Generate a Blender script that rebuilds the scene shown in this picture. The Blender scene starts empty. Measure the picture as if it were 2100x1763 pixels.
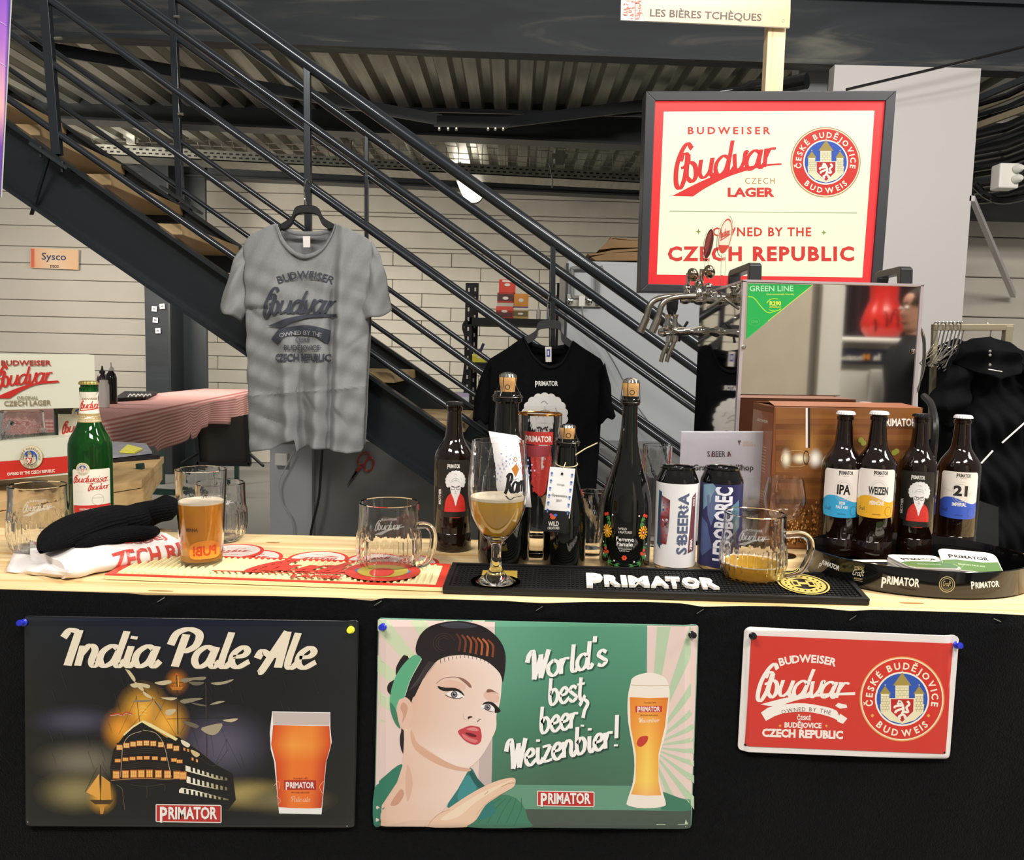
import bpy, bmesh, math, random
from mathutils import Vector, Matrix
from mathutils.geometry import tessellate_polygon
random.seed(7)
PI = math.pi
S = bpy.context.scene
C = S.collection
# ---------------------------------------------------------------- camera
FPX = 1650.0
PITCH, ROLL = math.radians(5.3), math.radians(1.45)
CAM = Vector((0, 0, 1.42))
fwd = Vector((0, math.cos(PITCH), -math.sin(PITCH)))
up0 = Vector((0, math.sin(PITCH), math.cos(PITCH)))
rt0 = Vector((1, 0, 0))
rt = rt0 * math.cos(ROLL) + up0 * math.sin(ROLL)
upv = up0 * math.cos(ROLL) - rt0 * math.sin(ROLL)
cd = bpy.data.cameras.new('camera')
cam = bpy.data.objects.new('camera', cd)
C.objects.link(cam)
cd.sensor_width = 36; cd.sensor_fit = 'HORIZONTAL'; cd.lens = FPX / 2100 * 36
cd.clip_start = .05; cd.clip_end = 60
cam.matrix_world = Matrix(((rt.x, upv.x, -fwd.x, CAM.x), (rt.y, upv.y, -fwd.y, CAM.y), (rt.z, upv.z, -fwd.z, CAM.z), (0, 0, 0, 1)))
S.camera = cam
# ---------------------------------------------------------------- world, lights, exposure
w = bpy.data.worlds.new('hall'); S.world = w; w.use_nodes = True
w.node_tree.nodes['Background'].inputs[0].default_value = (1.0, .965, .92, 1)
w.node_tree.nodes['Background'].inputs[1].default_value = .16
def area(name, loc, target, sx, sy, power, col=(1, .95, .88)):
    l = bpy.data.lights.new(name, 'AREA'); l.shape = 'RECTANGLE'; l.size = sx; l.size_y = sy; l.energy = power; l.color = col
    o = bpy.data.objects.new(name, l); C.objects.link(o); o.location = loc
    o.rotation_euler = (Vector(target) - Vector(loc)).to_track_quat('-Z', 'Y').to_euler()
    return o
area('hall_or_fill_light', (-1.6, -1.2, 4.6), (0, 1.6, 1), 1.6, .5, 98)
area('hall_or_fill_light', (1.5, -1.6, 4.6), (.3, 1.8, 1), 1.6, .5, 98)
area('hall_or_fill_light', (-2.6, 7.5, 2.55), (-2.7, 9.1, .2), 2.6, .2, 48, (1, .95, .87))  # unseen fill added to brighten the left of the back wall
area('hall_or_fill_light', (.9, 7.5, 2.55), (.8, 9.1, .2), 2.4, .2, 17, (1, .95, .87))  # unseen fill added for the middle of the back wall
area('hall_or_fill_light', (2.2, 1.3, 4.2), (1.9, -1.2, .9), 1.8, .5, 130)  # added fill, brightens the things mirrored in the cooler front
area('hall_or_fill_light', (-5.0, 6.2, 2.6), (-3.6, 10, 1.0), 1.2, .5, 62, (1, .93, .84))  # fill added out of frame to lighten the left wall panels
area('hall_or_fill_light', (2.9, .6, 3.4), (2.6, 5, .9), 1.2, .5, 55, (1, .96, .92))
S.view_settings.view_transform = 'Standard'
S.view_settings.look = 'None'
S.view_settings.gamma = 1
S.view_settings.use_curve_mapping = False
S.view_settings.exposure = .46
cy = S.cycles
cy.max_bounces = 10; cy.transmission_bounces = 10; cy.transparent_max_bounces = 24; cy.glossy_bounces = 5; cy.diffuse_bounces = 3
cy.sample_clamp_indirect = 6
cy.use_denoising = True
# ---------------------------------------------------------------- pixel -> world
def ray(px, py):
    return fwd * FPX + rt * (px - 1050) - upv * (py - 881.5)
def W(px, py, Y):
    d = ray(px, py); t = Y / d.y
    return CAM + d * t
def Z(px, py, z):
    d = ray(px, py); t = (z - CAM.z) / d.z
    return CAM + d * t
def ppm(Y):                       # pixels per metre about that depth
    return FPX / Y
ZC = 1.05
# ---------------------------------------------------------------- colours and materials
def srgb(h):
    if isinstance(h, tuple):
        return h if len(h) == 4 else (*h, 1)
    h = h.lstrip('#'); c = [int(h[i:i + 2], 16) / 255 for i in (0, 2, 4)]
    return tuple(x / 12.92 if x <= .04045 else ((x + .055) / 1.055) ** 2.4 for x in c) + (1,)
MATS = {}
def mat(name, col, rough=.5, metal=0, coat=0, var=.06, scale=8, bump=0, bscale=60, stretch=None, trans=0, ior=1.45, spec=.5, emit=None, est=0, sheen=0):
    if name in MATS: return MATS[name]
    m = bpy.data.materials.new(name); m.use_nodes = True; MATS[name] = m
    nt = m.node_tree; b = nt.nodes['Principled BSDF']
    col = srgb(col)
    I = b.inputs
    I['Roughness'].default_value = rough; I['Metallic'].default_value = metal; I['Coat Weight'].default_value = coat
    I['Coat Roughness'].default_value = .06
    I['Transmission Weight'].default_value = trans; I['IOR'].default_value = ior; I['Specular IOR Level'].default_value = spec
    I['Sheen Weight'].default_value = sheen
    if emit: I['Emission Color'].default_value = srgb(emit); I['Emission Strength'].default_value = est
    tc = nt.nodes.new('ShaderNodeTexCoord'); mp = nt.nodes.new('ShaderNodeMapping')
    if stretch: mp.inputs['Scale'].default_value = stretch
    nt.links.new(tc.outputs['Object'], mp.inputs[0])
    if var:
        n = nt.nodes.new('ShaderNodeTexNoise'); n.inputs['Scale'].default_value = scale; n.inputs['Detail'].default_value = 5
        nt.links.new(mp.outputs[0], n.inputs[0])
        mx = nt.nodes.new('ShaderNodeMix'); mx.data_type = 'RGBA'
        mx.inputs[6].default_value = tuple(c * (1 - var * 2) for c in col[:3]) + (1,)
        mx.inputs[7].default_value = tuple(min(1, c * (1 + var * 2)) for c in col[:3]) + (1,)
        nt.links.new(n.outputs[0], mx.inputs[0]); nt.links.new(mx.outputs[2], I['Base Color'])
    else:
        I['Base Color'].default_value = col
    if bump:
        n2 = nt.nodes.new('ShaderNodeTexNoise'); n2.inputs['Scale'].default_value = bscale; n2.inputs['Detail'].default_value = 4
        nt.links.new(mp.outputs[0], n2.inputs[0])
        bp = nt.nodes.new('ShaderNodeBump'); bp.inputs['Strength'].default_value = bump; bp.inputs['Distance'].default_value = .004
        nt.links.new(n2.outputs[0], bp.inputs['Height']); nt.links.new(bp.outputs[0], I['Normal'])
    return m
def wood(name, c1, c2, scale=(1.2, 18, 18), rough=.5):
    if name in MATS: return MATS[name]
    m = bpy.data.materials.new(name); m.use_nodes = True; MATS[name] = m
    nt = m.node_tree; b = nt.nodes['Principled BSDF']; b.inputs['Roughness'].default_value = rough
    tc = nt.nodes.new('ShaderNodeTexCoord'); mp = nt.nodes.new('ShaderNodeMapping'); mp.inputs['Scale'].default_value = scale
    n = nt.nodes.new('ShaderNodeTexNoise'); n.inputs['Scale'].default_value = 1.6; n.inputs['Detail'].default_value = 8; n.inputs['Distortion'].default_value = 1.2
    cr = nt.nodes.new('ShaderNodeValToRGB'); e = cr.color_ramp.elements
    e[0].position = .3; e[0].color = srgb(c1); e[1].position = .72; e[1].color = srgb(c2)
    q = cr.color_ramp.elements.new(.5); a, b2 = srgb(c1), srgb(c2); q.color = tuple(a[i] * .35 + b2[i] * .65 for i in range(3)) + (1,)
    nt.links.new(tc.outputs['Object'], mp.inputs[0]); nt.links.new(mp.outputs[0], n.inputs[0]); nt.links.new(n.outputs[0], cr.inputs[0])
    nt.links.new(cr.outputs[0], b.inputs['Base Color'])
    return m
def glass(name, col=(1, 1, 1, 1), rough=0, ior=1.46):
    if name in MATS: return MATS[name]
    m = bpy.data.materials.new(name); m.use_nodes = True; MATS[name] = m
    nt = m.node_tree
    for n in list(nt.nodes):
        if n.type == 'BSDF_PRINCIPLED': nt.nodes.remove(n)
    g = nt.nodes.new('ShaderNodeBsdfGlass'); g.inputs['Color'].default_value = col; g.inputs['Roughness'].default_value = rough; g.inputs['IOR'].default_value = ior
    n = nt.nodes.new('ShaderNodeTexNoise'); n.inputs['Scale'].default_value = 9
    bp = nt.nodes.new('ShaderNodeBump'); bp.inputs['Strength'].default_value = .04; bp.inputs['Distance'].default_value = .002
    nt.links.new(n.outputs[0], bp.inputs['Height']); nt.links.new(bp.outputs[0], g.inputs['Normal'])
    nt.links.new(g.outputs[0], nt.nodes['Material Output'].inputs[0])
    return m
def printmat(name, rough=.35, coat=.3, est=0, spec=.5):
    if name in MATS: return MATS[name]
    m = bpy.data.materials.new(name); m.use_nodes = True; MATS[name] = m
    nt = m.node_tree; b = nt.nodes['Principled BSDF']
    a = nt.nodes.new('ShaderNodeVertexColor'); a.layer_name = 'ink'
    b.inputs['Roughness'].default_value = rough; b.inputs['Coat Weight'].default_value = coat; b.inputs['Specular IOR Level'].default_value = spec
    nt.links.new(a.outputs[0], b.inputs['Base Color']); nt.links.new(a.outputs[1], b.inputs['Alpha'])
    if est:
        nt.links.new(a.outputs[0], b.inputs['Emission Color']); b.inputs['Emission Strength'].default_value = est
        b.inputs['Coat Weight'].default_value = 0
        mu = nt.nodes.new('ShaderNodeMix'); mu.data_type = 'RGBA'; mu.inputs[0].default_value = .8; mu.inputs[7].default_value = (0, 0, 0, 1)
        nt.links.new(a.outputs[0], mu.inputs[6]); nt.links.new(mu.outputs[2], b.inputs['Base Color'])
    return m
PR = printmat('printed_ink')
PRG = printmat('printed_tin', .22, .35)
PRF = printmat('fabric_ink', .9, 0, 0, .1)
# ---------------------------------------------------------------- objects
ROOT = {}
def tag(o, label=None, cat=None, group=None, kind=None):
    if label: o['label'] = label
    if cat: o['category'] = cat
    if group: o['group'] = group
    if kind: o['kind'] = kind
    return o
def thing(name, label, cat, loc, group=None):
    o = bpy.data.objects.new(name, None); C.objects.link(o); o.location = loc; o.empty_display_size = .05
    ROOT[o.name] = Vector(loc)
    return tag(o, label, cat, group)
def link(name, me, parent=None, loc=None):
    o = bpy.data.objects.new(name, me); C.objects.link(o)
    if parent is not None:
        o.parent = parent; ROOT[o.name] = ROOT[parent.name]
    else:
        o.location = loc; ROOT[o.name] = Vector(loc)
    return o
def crom(pts, n=6, closed=False):
    P = [Vector((*p, 0)) if len(p) == 2 else Vector(p) for p in pts]; d = len(pts[0]); out = []
    N = len(P); rng = N if closed else N - 1
    for i in range(rng):
        p1, p2 = P[i], P[(i + 1) % N]
        p0 = P[(i - 1) % N] if closed or i else p1 * 2 - p2
        p3 = P[(i + 2) % N] if closed or i < N - 2 else p2 * 2 - p1
        for k in range(n):
            t = k / n
            q = .5 * ((2 * p1) + (p2 - p0) * t + (2 * p0 - 5 * p1 + 4 * p2 - p3) * t * t + (3 * p1 - p0 - 3 * p2 + p3) * t ** 3)
            out.append(tuple(q)[:d])
    if not closed: out.append(tuple(P[-1])[:d])
    return out
class MB:
    def __init__(s): s.v = []; s.f = []
    def add(s, vs, fs):
        k = len(s.v); s.v += [Vector(v) for v in vs]; s.f += [tuple(i + k for i in f) for f in fs]; return s
    def box(s, x0, x1, y0, y1, z0, z1):
        return s.add([(x, y, z) for z in (z0, z1) for y in (y0, y1) for x in (x0, x1)], [(0, 2, 3, 1), (4, 5, 7, 6), (0, 1, 5, 4), (2, 6, 7, 3), (0, 4, 6, 2), (1, 3, 7, 5)])
    def hexa(s, a, b):            # two matching quads
        return s.add(list(a) + list(b), [(0, 1, 2, 3), (7, 6, 5, 4), (0, 4, 5, 1), (1, 5, 6, 2), (2, 6, 7, 3), (3, 7, 4, 0)])
    def bar(s, p, q, w, h, up=(0, 0, 1)):
        p, q = Vector(p), Vector(q); d = (q - p).normalized(); sd = d.cross(Vector(up)).normalized() * w / 2; u = sd.cross(d).normalized() * h / 2
        return s.hexa([p - sd - u, p + sd - u, p + sd + u, p - sd + u], [q - sd - u, q + sd - u, q + sd + u, q - sd + u])
    def tube(s, pts, r, n=10, cap=True, closed=False):
        pts = [Vector(p) for p in pts]; N = len(pts); rr = r if isinstance(r, (list, tuple)) else [r] * N
        k = len(s.v); pn = None; rings = []
        for i, p in enumerate(pts):
            a = pts[(i - 1) % N] if (i or closed) else p; b = pts[(i + 1) % N] if (i < N - 1 or closed) else p
            d = (b - a).normalized()
            if pn is None:
                pn = d.cross(Vector((0, 0, 1)))
                if pn.length < .05: pn = d.cross(Vector((1, 0, 0)))
            pn = (pn - d * pn.dot(d)).normalized(); bn = d.cross(pn)
            for j in range(n):
                t = 2 * PI * j / n; s.v.append(p + (pn * math.cos(t) + bn * math.sin(t)) * rr[i])
        m = N if closed else N - 1
        for i in range(m):
            for j in range(n):
                a = k + i * n + j; b = k + i * n + (j + 1) % n; i2 = (i + 1) % N
                s.f.append((a, b, k + i2 * n + (j + 1) % n, k + i2 * n + j))
        if cap and not closed:
            s.f.append(tuple(k + j for j in range(n))[::-1]); s.f.append(tuple(k + (N - 1) * n + j for j in range(n)))
        return s
    def lathe(s, prof, c, n=32, mod=None, axis=None, closed=False):
        c = Vector(c); k = len(s.v)
        if axis:
            ax = Vector(axis).normalized(); e1 = ax.orthogonal().normalized(); e2 = ax.cross(e1)
        else: ax, e1, e2 = Vector((0, 0, 1)), Vector((1, 0, 0)), Vector((0, 1, 0))
        for (r, z) in prof:
            for j in range(n):
                t = 2 * PI * j / n; q = r * (mod(t, z) if mod else 1)
                s.v.append(c + e1 * (q * math.cos(t)) + e2 * (q * math.sin(t)) + ax * z)
        N = len(prof)
        for i in range(N if closed else N - 1):
            i2 = (i + 1) % N
            for j in range(n):
                s.f.append((k + i * n + j, k + i * n + (j + 1) % n, k + i2 * n + (j + 1) % n, k + i2 * n + j))
        if not closed:
            if prof[0][0] > 1e-6: s.f.append(tuple(k + j for j in range(n))[::-1])
            if prof[-1][0] > 1e-6: s.f.append(tuple(k + (N - 1) * n + j for j in range(n)))
        return s
    def prism(s, pts, off):       # polygon (3D) pushed by off
        off = Vector(off); P = [Vector(p) for p in pts]; n = len(P); k = len(s.v)
        s.v += P + [p + off for p in P]
        s.f.append(tuple(range(k, k + n))); s.f.append(tuple(range(k + n, k + 2 * n))[::-1])
        for i in range(n): s.f.append((k + i, k + n + i, k + n + (i + 1) % n, k + (i + 1) % n))
        return s
    def grid(s, rows):
        k = len(s.v); m = len(rows[0])
        for r in rows: s.v += [Vector(p) for p in r]
        for i in range(len(rows) - 1):
            for j in range(m - 1): s.f.append((k + i * m + j, k + i * m + j + 1, k + (i + 1) * m + j + 1, k + (i + 1) * m + j))
        return s
    def build(s, name, m, parent=None, smooth=False, bevel=0, label=None, cat=None, group=None, kind=None, solid=0, sub=0, weld=True):
        if parent is not None: o0 = ROOT[parent.name]
        else:
            xs = [v.x for v in s.v]; ys = [v.y for v in s.v]
            o0 = Vector(((min(xs) + max(xs)) / 2, (min(ys) + max(ys)) / 2, min(v.z for v in s.v)))
        me = bpy.data.meshes.new(name)
        me.from_pydata([tuple(v - o0) for v in s.v], [], s.f)
        bm = bmesh.new(); bm.from_mesh(me)
        if weld: bmesh.ops.remove_doubles(bm, verts=bm.verts, dist=1e-6)
        bmesh.ops.recalc_face_normals(bm, faces=bm.faces)
        bm.to_mesh(me); bm.free()
        me.materials.append(m)
        if smooth:
            for p in me.polygons: p.use_smooth = True
            try: me.set_sharp_from_angle(angle=math.radians(38))
            except Exception: pass
        o = link(name, me, parent, o0)
        if bevel:
            b = o.modifiers.new('b', 'BEVEL'); b.width = bevel; b.segments = 2; b.limit_method = 'ANGLE'; b.angle_limit = math.radians(40)
        if solid:
            q = o.modifiers.new('s', 'SOLIDIFY'); q.thickness = solid; q.offset = 0
        if sub:
            q = o.modifiers.new('u', 'SUBSURF'); q.levels = sub; q.render_levels = sub
        return tag(o, label, cat, group, kind)
def copy_tree(o, parent=None, loc=None):
    c = o.copy(); C.objects.link(c); c.parent = parent
    if loc is not None: c.location = loc
    for ch in o.children: copy_tree(ch, c)
    return c
# ---------------------------------------------------------------- flat print
_TC = {}
def text_mesh(s, bold=0.0, sp=1.0):
    k = (s, bold, sp)
    if k in _TC: return _TC[k]
    cu = bpy.data.curves.new('t', 'FONT'); cu.body = s; cu.size = 1; cu.offset = bold; cu.resolution_u = 2; cu.space_character = sp; cu.fill_mode = 'BOTH'
    o = bpy.data.objects.new('t', cu); C.objects.link(o)
    me = bpy.data.meshes.new_from_object(o)
    vs = [(v.co.x, v.co.y) for v in me.vertices]; fs = [tuple(p.vertices) for p in me.polygons]
    bpy.data.objects.remove(o); bpy.data.meshes.remove(me); bpy.data.curves.remove(cu)
    _TC[k] = (vs, fs); return _TC[k]
_h = text_mesh('H'); CAPH = max(v[1] for v in _h[0])
# script alphabet drawn with a broad pen
OV = [(.88, .82), (.5, 1.0), (.12, .72), (.06, .3), (.32, .0), (.7, .22), (.88, .82)]
G = {
 'a': ([OV, [(.95, 1), (.85, .25), (1.02, 0), (1.25, .28)]], 1.14),
 'b': ([[(.3, 1.95), (.17, .5), (.35, .02), (.75, .2), (.88, .7), (.58, 1), (.2, .7)]], 1.02),
 'd': ([OV, [(1.02, 1.95), (.87, .28), (1.02, 0), (1.25, .28)]], 1.14),
 'e': ([[(.12, .5), (.6, .58), (.75, .82), (.5, 1), (.15, .7), (.12, .25), (.45, 0), (.95, .3)]], .88),
 'i': ([[(.25, 1), (.2, .2), (.4, 0), (.65, .28)], [(.28, 1.35), (.3, 1.5)]], .54),
 'l': ([[(.35, 1.95), (.2, .25), (.42, 0), (.68, .28)]], .56),
 'n': ([[(.15, 1), (.12, 0)], [(.14, .55), (.45, 1), (.76, .82), (.72, .25), (.9, 0), (1.15, .28)]], 1.04),
 'm': ([[(.15, 1), (.12, 0)], [(.14, .55), (.42, 1), (.66, .8), (.64, 0)], [(.66, .55), (.92, 1), (1.18, .82), (1.14, .25), (1.3, 0), (1.5, .28)]], 1.42),
 'o': ([[(.5, 1), (.12, .7), (.12, .25), (.48, 0), (.85, .3), (.85, .75), (.5, 1)]], .94),
 'r': ([[(.15, 1), (.12, 0)], [(.14, .5), (.4, .92), (.78, .92)]], .76),
 's': ([[(.75, .82), (.42, 1), (.15, .75), (.42, .5), (.72, .25), (.4, 0), (.08, .15)]], .8),
 't': ([[(.38, 1.6), (.24, .3), (.45, 0), (.75, .25)], [(.02, 1.05), (.72, 1.05)]], .68),
 'u': ([[(.12, 1), (.12, .25), (.4, 0), (.75, .3), (.86, 1)], [(.88, 1), (.82, .25), (1.0, 0), (1.22, .28)]], 1.1),
 'v': ([[(.1, 1), (.22, .25), (.42, 0), (.75, .45), (.82, 1), (1.0, .92)]], .92),
 'w': ([[(.1, 1), (.15, .25), (.38, 0), (.65, .35), (.68, 1)], [(.68, 1), (.75, .2), (.95, 0), (1.2, .45), (1.22, 1), (1.38, .9)]], 1.36),
 'z': ([[(.1, .95), (.45, .98), (.78, .95)], [(.78, .95), (.08, .05)], [(.08, .05), (.45, .02), (.85, .08)]], .86),
 'f': ([[(.8, 1.75), (.6, 1.98), (.4, 1.5), (.3, -.3)], [(.05, 1), (.75, 1)]], .66),
 'k': ([[(.3, 1.95), (.15, 0)], [(.8, 1), (.25, .5), (.85, 0)]], .9),
 'C': ([[(1.15, 1.6), (.85, 2.0), (.3, 1.5), (.15, .6), (.5, 0), (1.1, .35)]], 1.12),
 'I': ([[(-.15, 1.55), (.1, 1.95), (.55, 1.9)], [(.6, 1.98), (.42, 0)]], .82),
 'P': ([[(.6, 1.8), (.4, 0)], [(-.1, 1.2), (.1, 1.85), (.7, 2.08), (1.28, 1.8), (1.25, 1.2), (.8, .88), (.5, .95)]], 1.3),
 'A': ([[(1.15, 2.0), (.75, 1.0), (.3, -.15), (.12, -.3)], [(1.15, 2.0), (1.1, 0)], [(-.1, .5), (.05, .88), (.3, .8), (.6, .66), (1.12, .66)]], 1.34),
 'W': ([[(-.2, 1.3), (.0, 1.85), (.35, 1.95), (.4, .6), (.38, 0)], [(.38, 0), (1.0, 1.6)], [(.98, 1.7), (.95, 0)], [(.95, 0), (1.65, 1.95)]], 1.5),
 'B': ([[(.81, 1.68), (.47, 2.0), (.12, 1.6), (-.11, .8), (-.04, -.1), (.26, -.35), (.47, .13), (.53, .8), (.55, 1.4)], [(.13, 1.1), (.24, 1.43), (.5, 1.42), (.62, 1.05), (.42, .78), (.19, .72)], [(.5, .85), (.79, .95), (1.1, .7), (1.2, .15), (.98, -.1), (.66, .12)], [(.6, 1.4), (.56, .7), (.6, .1)]], 1.36),
 'R': ([[(.45, 1.9), (.3, .5), (.05, -.1)], [(.1, 1.6), (.6, 2.0), (1.05, 1.75), (.9, 1.2), (.5, 1.0)], [(.55, 1.0), (.9, .3), (1.25, 0)]], 1.2),
 '?': ([[(.15, 1.5), (.5, 1.95), (.9, 1.6), (.6, 1.0), (.45, .55)], [(.38, .0), (.4, .12)]], .95),
 '!': ([[(.45, 1.95), (.3, .5)], [(.22, .0), (.24, .12)]], .6),
 "'": ([[(.3, 2.0), (.25, 1.6)]], .4), ' ': ([], .5),
}
def pen(pts, w, thin=.45, n=6, sharp=False):
    P = pts if sharp or len(pts) < 3 else crom(pts, n)
    if len(P) == 2:
        P = [tuple(P[0][i] + (P[1][i] - P[0][i]) * k / 4 for i in range(2)) for k in range(5)]
    L, R = [], []
    for i, p in enumerate(P):
        a = P[max(0, i - 1)]; b = P[min(len(P) - 1, i + 1)]; dx, dy = b[0] - a[0], b[1] - a[1]; l = math.hypot(dx, dy) or 1
        ww = w * (thin + (1 - thin) * abs(dy) / l) / 2
        L.append((p[0] - dy / l * ww, p[1] + dx / l * ww)); R.append((p[0] + dy / l * ww, p[1] - dx / l * ww))
    return L, R
class Art:
    def __init__(s, fmap, eps=.0002, down=True, step=None, base=0):
        s.map = fmap; s.base = base; s.eps = eps; s.sg = -1 if down else 1; s.step = step; s.v = []; s.f = []; s.c = []; s.cnt = {}
    def raw(s, col, vs, fs, lay, vc=None):
        n_ = s.cnt.get(lay, 0); s.cnt[lay] = n_ + 1; lay = lay + (n_ % 60) * .014
        k = len(s.v); s.v += [(x, y, lay) for x, y in vs]
        col = srgb(col) if col is not None else None
        for f in fs:
            s.f.append(tuple(k + i for i in f)); s.c.append([vc[i] for i in f] if vc else [col] * len(f))
    def poly(s, col, pts, lay=1, smooth=0, grad=None):
        if smooth: pts = crom(pts, smooth, True)
        T = tessellate_polygon([[Vector((x, y, 0)) for x, y in pts]])
        vc = None
        if grad:                # (colour, point a) -> (colour, point b) printed gradient
            c1, a, c2, b = grad; c1, c2 = srgb(c1), srgb(c2); d = (b[0] - a[0], b[1] - a[1]); L = d[0] ** 2 + d[1] ** 2
            vc = []
            for x, y in pts:
                t = min(1, max(0, ((x - a[0]) * d[0] + (y - a[1]) * d[1]) / L)); vc.append(tuple(c1[i] * (1 - t) + c2[i] * t for i in range(4)))
        s.raw(col, pts, [tuple(t) for t in T], lay, vc)
    def rect(s, col, x0, y0, x1, y1, lay=1): s.raw(col, [(x0, y0), (x1, y0), (x1, y1), (x0, y1)], [(0, 1, 2, 3)], lay)
    def mesh(s, cols, pts, nx, lay=1):    # quad mesh of coloured points
        cols = [srgb(c) for c in cols]; ny = len(pts) // nx; fs = []
        for j in range(ny - 1):
            for i in range(nx - 1): a = j * nx + i; fs.append((a, a + 1, a + nx + 1, a + nx))
        s.raw(None, pts, fs, lay, cols)
    def disc(s, col, cx, cy, rx, ry=None, lay=1, n=32):
        ry = ry or rx; s.raw(col, [(cx + rx * math.cos(2 * PI * i / n), cy + ry * math.sin(2 * PI * i / n)) for i in range(n)], [tuple(range(n))], lay)
    def glow(s, c1, c2, cx, cy, rx, ry, lay=1, n=24, mid=None):
        c1, c2 = srgb(c1), srgb(c2); vs = [(cx, cy)]; vc = [c1]
        rings = [(q, c1[:3] + (a_,)) for q, a_ in ((.2, .93), (.4, .7), (.6, .4), (.8, .14), (1, 0))]
        for q, c in rings:
            for i in range(n): vs.append((cx + rx * q * math.cos(2 * PI * i / n), cy + ry * q * math.sin(2 * PI * i / n))); vc.append(c)
        fs = [(0, 1 + i, 1 + (i + 1) % n) for i in range(n)] + [(1 + j * n + i, 1 + n + j * n + i, 1 + n + j * n + (i + 1) % n, 1 + j * n + (i + 1) % n) for i in range(n) for j in range(4)]
        s.raw(None, vs, fs, lay, vc)
    def ring(s, col, cx, cy, r0, r1, lay=1, n=40, k=1.0, a0=0, a1=2 * PI):
        vs = []; full = a1 - a0 > 6.28
        for i in range(n + 1):
            t = a0 + (a1 - a0) * i / n; vs += [(cx + r0 * math.cos(t), cy + k * r0 * math.sin(t)), (cx + r1 * math.cos(t), cy + k * r1 * math.sin(t))]
        s.raw(col, vs, [(2 * i, 2 * i + 1, 2 * i + 3, 2 * i + 2) for i in range(n)], lay)
    def line(s, col, pts, w, lay=1, sharp=False, thin=1.0, n=4):
        L, R = pen(pts, w, thin, n, sharp); m = len(L)
        s.raw(col, L + R, [(i, i + 1, m + i + 1, m + i) for i in range(m - 1)], lay)
    def text(s, col, t, x, y, h, lay=2, width=None, anchor='c', rot=0, bold=.02, sp=1.0, shear=0):
        vs, fs = text_mesh(t, bold, sp)
        if not vs: return
        x0, x1 = min(v[0] for v in vs), max(v[0] for v in vs); k = h / CAPH; kx = width / (x1 - x0) if width else k
        ox = {'c': -(x0 + x1) / 2, 'l': -x0, 'r': -x1}[anchor]; ca, sa = math.cos(rot), math.sin(rot)
        out = []
        for a, b in vs:
            u = (a + ox) * kx + shear * b * k; v = b * k
            out.append((x + u * ca - s.sg * -1 * 0 - v * sa * 1.0 if s.sg == 1 else x + u * ca + v * sa, y + (u * sa + v * ca) if s.sg == 1 else y + u * sa - v * ca))
        s.raw(col, out, fs, lay)
    def arc(s, col, t, cx, cy, r, a0, a1, h, lay=2, bold=.02, inward=False, k=1.0):
        # angles in degrees clockwise from the top; letters stand outwards (or inwards along the bottom)
        ws = []
        for ch in t:
            vs, fs = text_mesh(ch, bold); ws.append((max(v[0] for v in vs) - min(v[0] for v in vs)) if vs else .3)
        gap = .12; tot = sum(ws) + gap * (len(t) - 1); pos = 0
        for ch, wd in zip(t, ws):
            m = (pos + wd / 2) / tot; pos += wd + gap
            vs, fs = text_mesh(ch, bold)
            if not vs: continue
            a = math.radians(a0 + (a1 - a0) * m); o = (math.sin(a), math.cos(a))      # y-up direction outwards
            upd = (-o[0], -o[1]) if inward else o; rg = (upd[1], -upd[0]); kk = h / CAPH; xm = (max(v[0] for v in vs) + min(v[0] for v in vs)) / 2
            out = []
            for u, v in vs:
                u = (u - xm) * kk; v = v * kk; X = o[0] * r + rg[0] * u + upd[0] * v; Y = o[1] * r + rg[1] * u + upd[1] * v
                out.append((cx + X, cy + s.sg * Y * k))
            s.raw(col, out, fs, lay)
    def script(s, col, t, x, y, xh, lay=2, wt=.3, rot=0, shear=.22, thin=.42, width=None, anchor='l', kern=1.0, caps=.9, asc=.78):
        strokes = []; pos = 0
        for ch in t:
            g = G[ch]; sc = caps if ch.isupper() else 1
            for st in g[0]:
                sharp = len(st) == 2 and ch in "i!?'"
                L, R = pen([(p[0] * sc, p[1] * sc if ch.isupper() or p[1] < 1.04 or sharp else 1 + (p[1] - 1) * asc) for p in st], wt * (1.15 if ch.isupper() else 1), 1.0 if sharp else thin)
                strokes.append([(pos + a + shear * b, b) for a, b in L + R])
            pos += g[1] * kern * sc
        X = [p[0] for st in strokes for p in st]; x0, x1 = min(X), max(X); kx = width / (x1 - x0) if width else xh
        ox = {'l': -x0, 'c': -(x0 + x1) / 2, 'r': -x1}[anchor]; ca, sa = math.cos(rot), math.sin(rot)
        for i, st in enumerate(strokes):
            m = len(st) // 2; out = []
            for a, b in st:
                u = (a + ox) * kx; v = b * xh
                out.append((x + u * ca + v * sa, y + u * sa - v * ca) if s.sg == -1 else (x + u * ca - v * sa, y + u * sa + v * ca))
            s.raw(col, out, [(j, j + 1, m + j + 1, m + j) for j in range(m - 1)], lay + .1 * (i % 2))
    def logo(s, col, x, y, w, lay=2, bold=.035, rot=0):
        bold = min(bold, .032)   # brewery word: large initial, heavy capitals
        h = w * .17; s.text(col, 'P', x - w * .44, y + (h * .32 if s.sg == -1 else -h * .32), h * 1.5, lay, rot=rot, bold=bold, width=w * .13)
        s.text(col, 'RIMATOR', x + w * .075, y, h * 1.18, lay, width=w * .86, rot=rot, bold=bold)
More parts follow.
